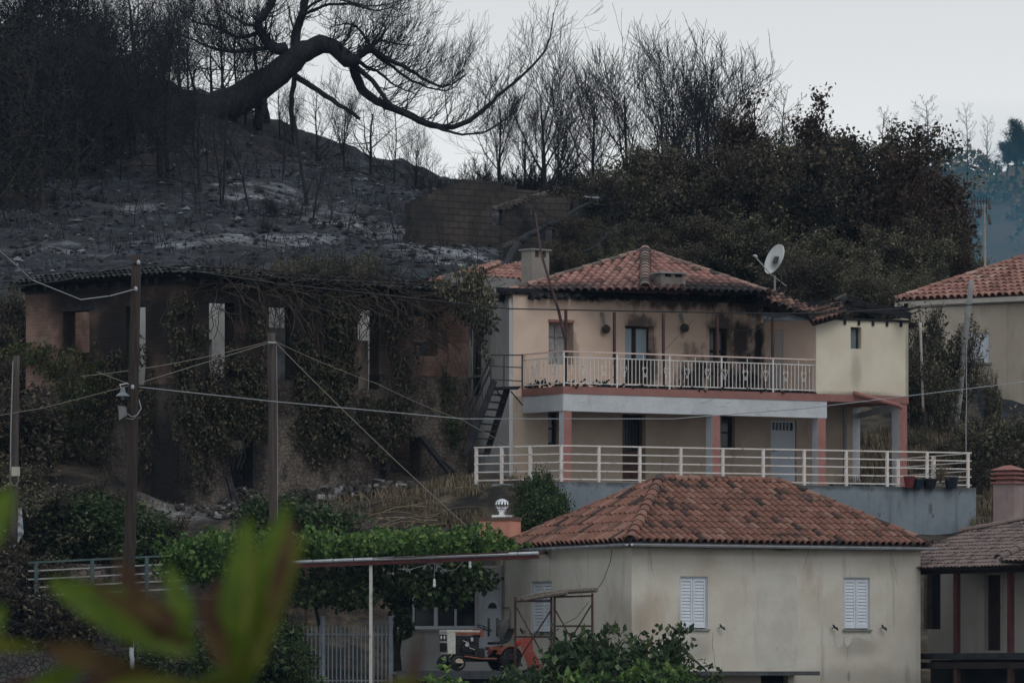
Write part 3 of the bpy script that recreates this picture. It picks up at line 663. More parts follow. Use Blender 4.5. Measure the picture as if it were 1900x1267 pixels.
# roof
K1 = P(1169, 1003, 149.5); ez = K1.z
K2 = Vector(((1727 - 950) / FP * 154.4, 154.4, ez)); K3 = Vector(((922 - 950) / FP * 157.5, 157.5, ez)); K4 = K3 + (K2 - K1)
RL_ = P(1225, 889, 154.5); RR_ = RL_ + (K2 - K1).normalized() * 3.85; RR_.z = RL_.z
mb = MB()
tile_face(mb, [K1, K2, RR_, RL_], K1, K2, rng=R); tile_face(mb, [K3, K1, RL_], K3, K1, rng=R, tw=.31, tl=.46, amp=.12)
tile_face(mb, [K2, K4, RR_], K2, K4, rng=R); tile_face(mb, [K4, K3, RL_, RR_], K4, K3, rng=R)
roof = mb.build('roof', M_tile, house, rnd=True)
mb = MB(); ridge(mb, K1, RL_, .15, .42, R); ridge(mb, K2, RR_, .11, .42, R); ridge(mb, RL_, RR_, .11, .42, R); ridge(mb, K3, RL_, .11, .42, R); ridge(mb, K4, RR_, .11, .42, R)
mb.build('ridge_tiles', M_tile, roof, rnd=True)
mb = MB()
def gutter(mb, a, b, r=.075):
    a = Vector(a); b = Vector(b); t = (b - a).normalized(); x = Vector((-t.y, t.x, 0)) * -1
    for rr in (r, r - .012):
        for k in range(8):
            a0 = math.pi * k / 8; a1 = math.pi * (k + 1) / 8
            q = [p + x * (math.cos(an) * rr) + Vector((0, 0, -math.sin(an) * rr)) for p, an in ((a, a0), (b, a0), (b, a1), (a, a1))]
            mb.face(q)
    n = int((b - a).length / .75)
    for i in range(n):
        c = a + t * (.4 + i * .75)
        mb.tube([c + x * (math.cos(math.pi * k / 8) * (r + .008)) + Vector((0, 0, -math.sin(math.pi * k / 8) * (r + .008))) for k in range(9)], .012, 4)
dn = Vector((0, 0, -.07)); nF = Vector((FRt.n.x, FRt.n.y, 0)); nL = Vector((FLt.n.x, FLt.n.y, 0))
gutter(mb, K1 + dn + nF * .10 , K2 + dn + nF * .10 + (K2 - K1).normalized() * .12)
gutter(mb, K3 + dn + nL * .10, K1 + dn + nL * .10)
mb.build('gutter', M_zinc, house)
mb = MB()  # soffit
sp = [Vector((q.x, q.y, ztop + .002)) for q in (K1, K2, K4, K3)]
cc = sum(sp, Vector()) / 4; sp = [q + (cc - q) * .012 for q in sp]
mb.hexa(sp + [q + Vector((0, 0, .05)) for q in sp]); mb.build('soffit', M_conc, house)
# lower canopy with black brace
mb = MB(); u0, u1 = FRt.U(1255), FRt.U(1474); z = FRt.Z(1360, 1251)
mb.fbox(FRt, u0 - .3, u1, .001, 1.25, z - .02, z + .09)
mb.build('canopy', mat('dark_canopy', (0.05, 0.055, 0.062), (0.08, 0.085, 0.09), scale=3, rough=.7), house)
mb = MB(); a = FRt.pt(FRt.U(1246, .5), .5, FRt.Z(1246, 1187, .5)); b = FRt.pt(FRt.U(1312, .5), .5, z + .09)
mb.bar(a, b, .04); mb.bar(a, Vector((a.x, a.y, z + .05)), .04); mb.build('canopy_brace', M_steelblk, house)
mb = MB(); mb.fbox(FRt, FRt.U(1413), FRt.U(1461), -.3, -.2, zb, FRt.Z(1440, 1252)); mb.build('lower_door', M_dark, house)
# chimney with turbine cowl
CF = FR(889, 157.8, 946, 157.3); ch = thing('chimney', CF.pt(.4, 0, 3), 'salmon pink chimney with a shiny turbine cowl at the left end of the near roof', 'chimney')
mb = MB(); mb.fbox(CF, 0, CF.L, -.6, 0, 3.5, CF.Z(917, 966)); mb.build('stack', mat('salmon_render', (0.52, 0.22, 0.16), (0.60, 0.29, 0.22), scale=1.5, rough=.9, layers=[((.3, .13, .1), 2, .55, .75, (2, 2, .4), .5)]), ch)
mb = MB(); mb.fbox(CF, -.02, CF.L + .02, -.62, .02, CF.Z(917, 966) + .002, CF.Z(917, 959)); mb.build('cap', mat('brown_cap', (.10, .06, .05), (.16, .1, .08), scale=4), ch)
mb = MB(); zc = CF.Z(917, 959) + .002; c = CF.pt(CF.U(921), -.3, zc)
mb.fbox(CF, CF.U(909), CF.U(934), -.5, -.1, zc, zc + .06); mb.lathe(c, (0, 0, 1), [(.06, .09), (.16, .09), (.17, .13), (.2, .13)], 12)
for i in range(14):
    a = 2 * math.pi * i / 14; pth = []
    for k in range(7):
        t_ = math.pi * k / 6; rr = .02 + .19 * math.sin(t_) ** .8; aa = a + .5 * k / 6
        pth.append((c + Vector((math.cos(aa) * rr, math.sin(aa) * rr, .2 + .30 * (1 - math.cos(t_)) / 2)), aa))
    for k in range(6):
        p, q = pth[k], pth[k + 1]; w1 = Vector((-math.sin(p[1]), math.cos(p[1]), 0)) * .032; w2 = Vector((-math.sin(q[1]), math.cos(q[1]), 0)) * .032
        mb.face([p[0] - w1, p[0] + w1 * .6, q[0] + w2 * .6, q[0] - w2])
mb.lathe(c + Vector((0, 0, .48)), (0, 0, 1), [(0, .10), (.02, .08), (.035, .02)], 12)
mb.build('turbine_cowl', mat('bright_aluminium', (.75, .76, .78), rough=.22, metal=.9), ch)

# ================================================================== GREY TERRACE
TW = FR(1037, 163.5, 1811, 169.0); zt = TW.Z(1037, 893); TL = FR(878, 165.0, 1037, 163.5)
ter = thing('terrace_wall', TW.pt(0, 0, 0), 'long blue grey concrete retaining wall holding the terrace of the burnt house', 'retaining wall')
mb = MB(); wall(mb, TW, 0, TW.L, -2, zt, t=.3); wall(mb, Fr(TW.pt(TW.L, -.001, 0).xy, TW.pt(TW.L, -9, 0).xy), .0, 9, -2, zt, t=.3)
wall(mb, Fr(TW.pt(0.0, -9, 0).xy, TW.pt(0.0, -.35, 0).xy), 0, 8.6, -2, zt, t=.3); mb.build('wall', M_greycon, ter)
mb = MB(); q = [TW.pt(.02, -.02, 0), TW.pt(TW.L - .02, -.32, 0), TW.pt(TW.L - .02, -13, 0), TL.pt(-1, -13, 0), TL.pt(0, -.02, 0)]
q = [Vector((p.x, p.y, zt - .15)) for p in q]; mb.face([p + Vector((0, 0, .12)) for p in q]); mb.face([p for p in reversed(q)])
for i in range(5): a, b = q[i], q[(i + 1) % 5]; mb.face([a, b, b + Vector((0, 0, .12)), a + Vector((0, 0, .12))])
mb.build('floor', M_conc, ter)
# terrace railing
rl = thing('terrace_railing', TW.pt(0, -.1, zt), 'long cream railing of five horizontal bars along the edge of the grey terrace', 'railing')
zr = TW.Z(1040, 826, -.12)
posts = [(TL, 884), (TL, 931), (TL, 984)] + [(TW, p) for p in (1041, 1111, 1187, 1263, 1341, 1416, 1492, 1570, 1646, 1720, 1796)]
for fr, p in posts:
    m = MB(); u = fr.U(p, -.12); m.fbox(fr, u - .04, u + .04, -.16, -.08, zt - .14, zr - .03); m.build('post', M_rail, rl)
for k in range(5):
    z = zr - k * (zr - zt - .06) / 4.1; m = MB(); h = .025 if k == 0 else .022; wd = .035 if k == 0 else .02
    m.fbox(TL, TL.U(880, -.12), TL.U(1038, -.12), -.12 - wd, -.12 + wd, z - h, z + h * .6); m.fbox(TW, TW.U(1040, -.12), TW.U(1802, -.12), -.12 - wd, -.12 + wd, z - h, z + h * .6)
    m.build('handrail' if k == 0 else 'rail', M_rail, rl)
# return railing at the right end of the terrace
TE = Fr(TW.pt(TW.L - .15, -7, 0).xy, TW.pt(TW.L - .15, -.2, 0).xy)
r2 = thing('end_railing', TE.pt(0, 0, zt), 'short cream railing at the far right end of the terrace behind the long one', 'railing')
for u in (2.3, 4.6): m = MB(); m.fbox(TE, u - .05, u + .05, -.05, .05, zt, zr - .03); m.build('post', M_rail, r2)
for k in range(4):
    m = MB(); z = zr - .005 - k * (zr - zt) / 4; m.fbox(TE, 2.25, 6.7, -.02, .02, z - .03, z - .003); m.build('handrail' if k == 0 else 'rail', M_rail, r2)

# ================================================================== BURNT HOUSE
BF = FR(945, 170.6, 1515, 176.3); BB = FR(1045, 169.0, 1690, 175.35)
bt = BF.Z(945, 546)
zs0 = BB.Z(1045, 730); zs1 = BB.Z(1045, 716)      # balcony slab bottom/top
bh = thing('burnt_house', BF.pt(0, 0, zt), 'fire damaged two storey pink house with a sooty balcony and red tile roof', 'house')
up = {k: hole(BF, *v) for k, v in dict(w1=(1018, 1064, 598, 676), d1=(1160, 1214, 605, 712), d2=(1316, 1358, 609, 735), d3=(1524, 1554, 612, 735)).items()}
lowh = {k: hole(BF, *v) for k, v in dict(w1=(1017, 1037, 764, 825), d1=(1155, 1198, 768, 893), w2=(1338, 1364, 772, 832), d2=(1430, 1478, 780, 896)).items()}
soot = [(BF.pt(BF.U(1376), 0, BF.Z(1376, 640)), (.6, 1, 1.3), .93), (BF.pt(BF.U(1407), 0, BF.Z(1407, 650)), (.22, .8, 2.2), .97), (BF.pt(BF.U(1290), 0, BF.Z(1290, 705)), (.95, 1, 1.1), .96),
        (BF.pt(BF.U(1380), 0, BF.Z(1380, 712)), (1.2, 1, .9), .97), (BF.pt(BF.U(1340), 0, BF.Z(1340, 602)), (.7, 1, .5), .85), (BF.pt(BF.U(1186), 0, BF.Z(1186, 600)), (.65, 1, .35), .8),
        (BF.pt(BF.U(1210), 0, BF.Z(1210, 680)), (.35, 1, .9), .8), (BF.pt(BF.U(1400), 0, bt), (1.5, 1, .55), .95), (BF.pt(BF.U(1250), 0, bt - .0), (3.2, 2, .36), .9), (BF.pt(BF.U(1060), 0, BF.Z(1060, 640)), (.28, 1, .9), .45), (BF.pt(BF.U(1100), 0, bt), (1.9, 1, .18), .75),
        (BF.pt(BF.U(1119), 0, BF.Z(1119, 618)), (.12, .5, .2), .5), (BF.pt(BF.U(1266), 0, BF.Z(1266, 618)), (.12, .5, .2), .5)]
M_pinkw = mat('sooty_pink_render', (0.57, 0.435, 0.35), (0.65, 0.51, 0.42), scale=.6, rough=.95, bump=.2, bscale=25,
              layers=[((0.58, 0.48, 0.35), .35, .52, .7, (1, 1, .5), .6), ((0.30, 0.25, 0.21), 1.6, .58, .78, (2, 2, .25), .5), ((.2, .15, .13), 8, .72, .79, (1, 1, 1), .6)], spots=soot, spotcol=(.014, .013, .014), spotnoise=3.2, spotn=2.1)
mb = MB(); Fm = BF.L + 3.1
up.pop('d3')
SWf = Fr(BF.pt(BF.U(1409), 0, 0).xy, BB.pt(BB.U(1515), -.02, 0).xy); up3 = hole(SWf, 1425, 1454, 612, 735)
wall(mb, BF, .135, BF.U(1416), zs0, bt, list(up.values()), t=.45, du=1.2)
wall(mb, SWf, .02, SWf.L - .01, zs0, BB.Z(1515, 592) - .01, [up3], t=.3)
mb.build('wall', M_pinkw, bh)
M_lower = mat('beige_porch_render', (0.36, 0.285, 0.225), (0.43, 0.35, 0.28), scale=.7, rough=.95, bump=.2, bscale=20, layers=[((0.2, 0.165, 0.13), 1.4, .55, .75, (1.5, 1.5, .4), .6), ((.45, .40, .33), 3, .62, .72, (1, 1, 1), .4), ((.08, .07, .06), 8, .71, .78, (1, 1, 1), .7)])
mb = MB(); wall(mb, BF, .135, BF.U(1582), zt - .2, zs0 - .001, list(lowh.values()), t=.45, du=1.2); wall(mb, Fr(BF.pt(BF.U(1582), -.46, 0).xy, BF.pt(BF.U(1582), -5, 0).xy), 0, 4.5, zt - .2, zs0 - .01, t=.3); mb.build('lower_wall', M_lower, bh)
# left side wall, with the long dark window beside the ruin
BL = FR(862, 174.5, 944.8, 170.62)
lw = hole(BL, 869, 893, 612, 698)
mb = MB(); wall(mb, BL, 0, BL.L - .005, zt - .8, bt - .12, [lw, (BL.U(868), BL.U(893), BL.Z(880, 735), BL.Z(880, 700))], t=.12)
mb.build('side_wall', mat('grey_side_render', (0.42, 0.415, 0.41), (0.50, 0.495, 0.49), scale=.8, rough=.95, bump=.2, layers=[((.13, .125, .12), 1.5, .56, .74, (2, 2, .4), .6)], spots=[(BL.pt(BL.U(935), 0, bt), (.9, 1, .35), .8), (BL.pt(BL.L * .7, 0, zt + 0), (2, 1, .9), .45)]), bh)
m = MB(); m.fbox(BL, lw[0], lw[1], -.28, -.22, BL.Z(880, 735), lw[3]); wn = m.build('side_window', M_glass, bh)
m = MB()
for a in (lw[0], lw[0] + (lw[1] - lw[0]) * .62, lw[1] - .06): m.fbox(BL, a, a + .06, -.218, -.15, BL.Z(880, 735), lw[3])
m.fbox(BL, lw[0], lw[1], -.149, -.13, lw[2] - .05, lw[2] + .05); m.build('frame', M_conc, wn)
# back and hidden walls so the house is closed
mb = MB(); bk = Fr(BF.pt(BF.L + 2.9, -7.5, 0).xy, BF.pt(-.3, -7.5, 0).xy); wall(mb, bk, 0, bk.L, zt - .2, bt - .1, t=.3); mb.build('back_wall', M_lower, bh)
# openings: upper window, doors
M_oldfr = mat('weathered_shutter', (0.30, 0.27, 0.26), (0.16, 0.12, 0.11), scale=6, lo=.45, hi=.6, rough=.8, layers=[((.5, .5, .5), 5, .62, .72, (1, 1, 1), .6)])
M_burntfr = mat('charred_frame', (0.02, 0.017, 0.016), (0.05, 0.04, 0.036), scale=6, rough=.9)
def panes(fr, h, name, fm, gm, cols=2, rows=2, o=-.2, fw=.07, parent=None, bar=.05):
    u0, u1, z0, z1 = h; m = MB()
    m.fbox(fr, u0, u0 + fw, o, o + .07, z0, z1); m.fbox(fr, u1 - fw, u1, o, o + .07, z0, z1)
    m.fbox(fr, u0 + fw, u1 - fw, o, o + .07, z1 - fw, z1); m.fbox(fr, u0 + fw, u1 - fw, o, o + .07, z0, z0 + fw)
    for i in range(1, cols): x = u0 + (u1 - u0) * i / cols; m.fbox(fr, x - bar / 2, x + bar / 2, o + .002, o + .066, z0 + fw, z1 - fw)
    for i in range(1, rows): x = z0 + (z1 - z0) * i / rows; m.fbox(fr, u0 + fw, u1 - fw, o + .004, o + .062, x - bar / 2, x + bar / 2)
    w_ = m.build(name, fm, parent); m = MB(); m.fbox(fr, u0 + fw * .9, u1 - fw * .9, o + .02, o + .035, z0 + fw * .9, z1 - fw * .9); m.build('pane', gm, w_); return w_
panes(BF, up['w1'], 'window', M_oldfr, mat('dusty_glass', (.22, .22, .23), (.33, .33, .34), scale=4, rough=.4), 2, 3, o=-.38, parent=bh)
m = MB(); u0, u1, z0, z1 = up['w1']; m.fbox(BF, u0 - .02, u1 + .02, -.2, .02, z1 - .001, z1 + .08); m.build('lintel', M_pink, bh)
M_blueg = mat('pale_blue_glass', (.36, .46, .52), (.30, .40, .45), scale=2, rough=.3)
dd = panes(BF, up['d1'], 'balcony_door', M_burntfr, M_blueg, 2, 1, o=-.40, fw=.06, parent=bh, bar=.14)
m = MB(); u0, u1, z0, z1 = up['d1']; m.fbox(BF, u0 + .06, u1 - .06, -.335, -.32, z0, z0 + .75); m.build('lower_panel', M_burntfr, dd)
panes(BF, up['d2'], 'balcony_door', M_burntfr, M_glass, 2, 3, o=-.36, fw=.08, parent=bh, bar=.08)
m = MB(); u0, u1, z0, z1 = up3; M_crm = mat('cream_door', (.46, .45, .42), (.52, .51, .48), scale=3, rough=.6, layers=[((.2, .18, .16), 3, .62, .75, (2, 2, .3), .6)])
m.fbox(SWf, u0, u1, -.15, -.1, z0, z1)
for i in range(5): m.fbox(SWf, u0 + (i + .05) * (u1 - u0) / 5, u0 + (i + .85) * (u1 - u0) / 5, -.1, -.085, z0 + .05, z1 - .05)
m.build('balcony_door', M_crm, bh)
panes(BF, lowh['w1'], 'lower_window', M_burntfr, M_glass, 1, 2, o=-.25, parent=bh)
d = panes(BF, lowh['d1'], 'lower_door', M_rust, M_glass, 1, 1, o=-.28, fw=.08, parent=bh)
m = MB(); u0, u1, z0, z1 = lowh['d1']
m.fbox(BF, u0 + .08, u1 - .08, -.2, -.17, z0 + .05, z0 + .95)
m.build('lower_panel', M_rust, d); m = MB()
for i in range(7): x = u0 + .1 + i * (u1 - u0 - .2) / 6; m.fbox(BF, x - .01, x + .01, -.2, -.18, z0 + .95, z1 - .06)
m.build('grille', M_steelblk, d)
panes(BF, lowh['w2'], 'lower_window', M_burntfr, M_glass, 1, 2, o=-.25, parent=bh)
m = MB(); u0, u1, z0, z1 = lowh['d2']
m.fbox(BF, u0 + .01, u1 - .01, -.12, -.06, z0, z1 - .30); m.fbox(BF, u0 + .01, u0 + .09, -.12, -.06, z1 - .298, z1); m.fbox(BF, u1 - .09, u1 - .01, -.12, -.06, z1 - .298, z1); m.fbox(BF, u0 + .09, u1 - .09, -.12, -.06, z1 - .06, z1)
for i in range(1, 6): x = u0 + .09 + i * (u1 - u0 - .18) / 6; m.fbox(BF, x - .01, x + .01, -.11, -.08, z1 - .298, z1 - .06)
d = m.build('lower_door', M_pvcsh, bh); m = MB(); m.fbox(BF, u0 + .09, u1 - .09, -.16, -.14, z1 - .3, z1 - .05); m.build('pane', M_glass, d)
m = MB(); m.bar(BF.pt(u0 + .1, -.055, z0 + 1.0), BF.pt(u0 + .1, .0, z0 + 1.0), .03); m.bar(BF.pt(u0 + .1, .0, z0 + 1.0), BF.pt(u0 + .22, .0, z0 + 1.0), .02); m.build('handle', M_steelblk, d)
# balcony slab, fascia, beams, pillars
e_r = BB.U(1535); e_room = BB.U(1686); dpt = 2.15
BS = Fr(P(952, 0, 171.2).xy, BB.pt(0, 0, 0).xy)
mb = MB()
base = [BB.pt(0, 0, zs0), BB.pt(e_room, 0, zs0), BB.pt(e_room, -5.2, zs0), BS.pt(0, -2, zs0), BS.pt(0, 0, zs0)]
base = [Vector((p.x, p.y, zs0)) for p in base]; top_ = [Vector((p.x, p.y, zs1)) for p in base]
mb.face(list(reversed(base))); mb.face(top_)
for i in range(5): mb.face([base[i], base[(i + 1) % 5], top_[(i + 1) % 5], top_[i]])
mb.build('balcony_slab', M_pink, bh)
zbm = BB.Z(1045, 762)
mb = MB(); mb.fbox(BB, 0, e_r, -.30, -.02, zbm, zs0 - .002); mb.build('beam', M_white_old, bh)
mb = MB(); mb.fbox(BS, 0, BS.L - .003, -.30, -.03, zbm + .01, zs0 - .002); mb.build('side_beam', M_white_old, bh)
M_pilp = mat('pillar_pink', (0.27, 0.125, 0.11), (0.32, 0.155, 0.135), scale=2, rough=.85, layers=[((.2, .1, .09), 3, .56, .75, (2, 2, .4), .5)])
def pillar(px, pw, z1_, ob=-.30):
    u = BB.U(px, -.03); m = MB(); m.fbox(BB, u, u + pw, ob, -.03, zt - .14, z1_)
    # the front face takes the pink paint
    m.m = [1 if i == 2 else 0 for i in range(6)]
    return m.build('pillar', [M_white_old, M_pilp], bh)
pillar(1046, .27, zbm - .002); pillar(1322, .27, zbm - .002, -.40); pillar(1518, .28, zbm - .002, -.36); pillar(1668, .30, zs0 - .002, -.42)
u = BB.U(1581, -2.6); m = MB(); m.fbox(BB, u, u + .30, -2.9, -2.6, zt - .14, zs0 - .002); m.build('pillar', M_white_old, bh)
m = MB(); u2 = BB.U(1668, -.1); m.bar(BB.pt(u + .3, -2.75, zs0 - .28), BB.pt(u2, -.35, zs0 - .09), .14, .16); m.build('brace_beam', M_white_old, bh)
m = MB(); u = BB.U(1568, -1.9); m.tube([BB.pt(u, -1.9, zs0 - .003), BB.pt(u, -1.9, zt - .03)], .07, 10); m.build('drain_pipe', M_conc, bh)
m = MB(); m.tube([BB.pt(BB.U(1588, .1), -.1, BB.Z(1588, 727)), BB.pt(BB.U(1590, .13), .13, BB.Z(1590, 731)), BB.pt(BB.U(1665, .12), .12, BB.Z(1665, 752)), BB.pt(BB.U(1673, .1), .10, BB.Z(1673, 756))], [.05, .07, .07, .07], 10); m.build('drain_pipe', M_pilp, bh)
# cream corner room over the slab
RT = BB.Z(1515, 592); ur0, ur1 = BB.U(1515), e_room
rh = hole(BB, 1579, 1599, 607, 647)
M_cream = mat('cream_room_render', (0.60, 0.54, 0.425), (0.68, 0.62, 0.51), scale=.7, rough=.95, bump=.12, bscale=25,
              layers=[((0.40, 0.37, 0.28), 1.0, .58, .76, (1.6, 1.6, .3), .5), ((.10, .09, .08), 7, .72, .79, (1, 1, 1), .6)],
              spots=[(BB.pt(BB.U(1590), 0, zs1), (3, 1, .14), .55), (BB.pt(BB.U(1588), 0, BB.Z(1588, 690)), (.22, .5, .9), .30), (BB.pt(BB.U(1683), 0, BB.Z(1683, 680)), (.07, 1, 2), .5)], spotcol=(.06, .06, .05))
mb = MB(); wall(mb, BB, ur0, ur1, zs1 + .002, RT, [rh], t=.25, o=-.02)
wall(mb, Fr(BB.pt(ur1, -.021, 0).xy, BB.pt(ur1, -5, 0).xy), 0, 4.9, zs1 + .002, RT + .12, t=.25)
rm = mb.build('room_wall', M_cream, bh)
m = MB(); m.fbox(BB, rh[0], rh[1], -.24, -.18, rh[2], rh[3]); m.build('pane', mat('louvre_glass', (.10, .14, .17), (.14, .18, .2), scale=4, rough=.4), rm)
m = MB(); m.fbox(BB, rh[1] - .09, rh[1] - .05, -.18, -.14, rh[2], rh[3]); m.fbox(BB, rh[0] + .001, rh[1] - .09, -.18, -.15, rh[3] - .05, rh[3]); m.build('frame', M_burntfr, rm)
m = MB(); m.fbox(BB, ur0 - .05, ur1 + .03, -.35, .04, RT, RT + .07)
for k in range(6): x = ur0 + 1.0 + k * .52; m.fbox(BB, x, x + .08, -.3, .02, RT - .14, RT - .002)
m.build('coping', M_char, rm)
# roof of the burnt house
T1 = P(944, 542, 172.0); T2 = P(1197, 537, 171.0); T3 = P(1424, 541, 172.5); AP = P(1197, 466, 175.6)
ez2 = (T1.z + T2.z + T3.z) / 3
for q in (T1, T2, T3): q.z = ez2
B1 = Vector((T1.x + .8, T1.y + 7.0, ez2)); B3 = Vector((T3.x + .9, T3.y + 6.2, ez2))
mb = MB(); R2 = random.Random(4)
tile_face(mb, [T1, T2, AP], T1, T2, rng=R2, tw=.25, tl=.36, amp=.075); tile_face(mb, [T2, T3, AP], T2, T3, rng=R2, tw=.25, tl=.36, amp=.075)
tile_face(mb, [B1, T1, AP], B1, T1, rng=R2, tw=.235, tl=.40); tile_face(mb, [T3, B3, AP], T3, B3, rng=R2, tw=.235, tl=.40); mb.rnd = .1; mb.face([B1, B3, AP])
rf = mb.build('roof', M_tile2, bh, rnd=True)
mb = MB(); ridge(mb, T2, AP, .17, .34, R2, .04); ridge(mb, T1, AP, .10, .38, R2); ridge(mb, T3, AP, .10, .38, R2); mb.build('ridge_tiles', M_ridge2, rf, rnd=True)
# scorched eave: fascia, hanging black tiles, rafters
mb = MB()
EV = Fr(BF.pt(-.15, .35, 0).xy, BF.pt(BF.U(1440), .35, 0).xy)
u = EV.U(990)
while u < EV.L:
    w_ = R2.uniform(.16, .30); hgt = R2.uniform(.10, .22)
    zz = EV.Z(950 + 0, 0) if False else 0
    q = EV.pt(u, 0, 0); zc = (H0 - R2.uniform(548, 553)) / FP * q.y
    pts = []
    for k in range(7):
        an = math.pi * k / 6; pts.append((u + w_ / 2 - math.cos(an) * w_ / 2, zc - .10 + math.sin(an) * hgt * .75))
    for k in range(6):
        a, b = pts[k], pts[k + 1]
        mb.face([EV.pt(a[0], .0, a[1]), EV.pt(b[0], .0, b[1]), EV.pt(b[0], -.5, b[1] + .10), EV.pt(a[0], -.5, a[1] + .10)])
        mb.face([EV.pt(a[0], .0, a[1] - .03), EV.pt(b[0], .0, b[1] - .03), EV.pt(b[0], .0, b[1]), EV.pt(a[0], .0, a[1])])
    u += w_ * R2.uniform(.95, 1.25)
mb.build('burnt_eave_tiles', M_char, rf)
mb = MB(); mb.fbox(BF, -.1, BF.L, -.45, .06, bt + .001, bt + .10); mb.fbox(BF, -.1, BF.L - .2, -.6, -.46, bt - .2, ez2 + .05)
for k in range(26):
    x = .2 + k * .41; mb.fbox(BF, x, x + .08, .061, .06 + R2.uniform(.1, .3), bt + .0, bt + .08)
mb.build('eave_timber', M_char, rf)
# collapsed right end of the roof
mb = MB()
LB = [P(1380, 541, 173.0), P(1530, 592, 173.2), P(1575, 578, 175.5), P(1440, 545, 176.5)]
def tiles_on(mb, a, b, c, dd_, tw=.24, tl=.38):
    tile_face(mb, [a, b, c, dd_], a, b, rng=R2, tw=tw, tl=tl, step=.05)
mb.m_ = 0
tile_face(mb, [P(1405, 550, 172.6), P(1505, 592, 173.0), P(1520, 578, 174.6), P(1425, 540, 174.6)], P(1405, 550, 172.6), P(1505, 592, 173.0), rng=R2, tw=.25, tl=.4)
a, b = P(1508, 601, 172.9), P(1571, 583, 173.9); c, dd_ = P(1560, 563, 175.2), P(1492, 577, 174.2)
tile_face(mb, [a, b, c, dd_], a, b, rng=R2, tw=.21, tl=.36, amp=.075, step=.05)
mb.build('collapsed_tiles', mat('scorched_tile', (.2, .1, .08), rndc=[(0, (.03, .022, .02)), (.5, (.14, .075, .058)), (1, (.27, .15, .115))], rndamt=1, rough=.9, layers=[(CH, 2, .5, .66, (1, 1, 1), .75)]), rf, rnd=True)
mb = MB()
mb.bar(P(1405, 556, 172.9), P(1512, 590, 173.1), .16, .22)
for (x0, y0, x1, y1, w_) in ((1480, 575, 1640, 572, .14), (1500, 568, 1690, 583, .12), (1545, 548, 1660, 578, .12), (1552, 572, 1570, 552, .10), (1570, 560, 1620, 568, .16), (1600, 566, 1680, 578, .16), (1500, 580, 1560, 566, .18), (1465, 562, 1560, 562, .12), (1620, 573, 1690, 590, .1)):
    D_ = 174.6 + R2.uniform(0, 1.5); mb.bar(P(x0, y0, D_), P(x1, y1, D_ + R2.uniform(-.6, .8)), w_)
for k in range(50):
    x0 = R2.uniform(1470, 1690); y0 = 572 + R2.uniform(-4, 14) + (x0 - 1580) * .03; D_ = R2.uniform(174.6, 177); p = P(x0, y0, D_)
    mb.bar(p, p + Vector((R2.uniform(-.5, .5), R2.uniform(-.5, .5), R2.uniform(-.12, .16))), R2.uniform(.04, .12), R2.uniform(.02, .05))
mb.build('roof_debris', M_char, rf)
mb = MB(); a = P(1549, 556, 174.5); mb.bar(a, P(1569, 546, 174.9), .10, .05); mb.build('loose_board', M_wood2, rf)
# rubble along the balcony
mb = MB()
for k in range(300):
    u = R2.uniform(.2, e_r - .2); o = R2.uniform(-.6, -.03); s = R2.uniform(.04, .12)
    hgt = zs1 + (.02 + .13 * max(0, noise.noise(Vector((u * 1.3, 0, 0)))) + (.1 if u < 1.8 else 0)) * R2.random()
    p = BB.pt(u, o, hgt); mb.bar(p, p + Vector((R2.uniform(-.2, .2), R2.uniform(-.1, .1), R2.uniform(-.05, .12))), s, s * .4)
for k in range(60):
    u = R2.uniform(.3, BS.L); p = BS.pt(u, R2.uniform(-.5, -.05), zs1 + R2.uniform(0, .2) * (.4 + .6 * math.sin(u * 1.5)))
    mb.bar(p, p + Vector((R2.uniform(-.15, .15), 0, R2.uniform(-.03, .12))), .09, .05)
o = mb.build('roof_rubble', M_char); tag(o, 'black burnt tile rubble strewn along the balcony floor behind the railing', 'rubble', kind='stuff')
# balcony posts (brown steel)
for k, (px, y0) in enumerate(((1050, 575), (1140, 579), (1231, 582), (1331, 585), (1434, 588))):
    pb = P(px, 700, 169.35 + k * .9); pass
    fr = BB; u = fr.U(px, -.18); m = MB(); m.fbox(fr, u - .035, u + .035, -.22, -.15, zs1 + .001, fr.Z(px, y0, -.18))
    o = m.build('balcony_post', M_rust); tag(o, ['leftmost brown steel post on the balcony, the leaning pole crosses it', 'brown steel post on the balcony just left of the blue glass door', 'brown steel post on the balcony right of the blue glass door', 'brown steel post in front of the sooty charred door', 'rightmost brown steel post in front of the cream door'][k], 'post', 'brown steel posts on the balcony')
# balcony railing with scrolled hearts
br = thing('balcony_railing', BB.pt(0, -.08, zs1), 'white balcony railing of thin vertical bars and scrolled hearts under a pink handrail', 'railing')
zh = BB.Z(1045, 651, -.08); zu = BB.Z(1045, 662, -.08); zl = zs1 + .10
uu0 = BB.U(1046, -.08); uu1 = BB.U(1515, -.08)
m = MB(); m.fbox(BB, uu0, uu1, -.11, -.05, zh - .03, zh + .01); m.fbox(BS, BS.U(942, -.08), BS.U(1045, -.08), -.11, -.05, zh - .029, zh + .009); m.build('handrail', mat('pink_handrail', (.58, .44, .40), (.63, .52, .48), scale=3, rough=.5), br)
m = MB()
for z in (zu, zl): m.fbox(BB, uu0, uu1, -.095, -.065, z - .014, z + .014); m.fbox(BS, BS.U(942, -.08), BS.U(1045, -.08), -.095, -.065, z - .013, z + .013)
m.build('rail', M_railw, br)
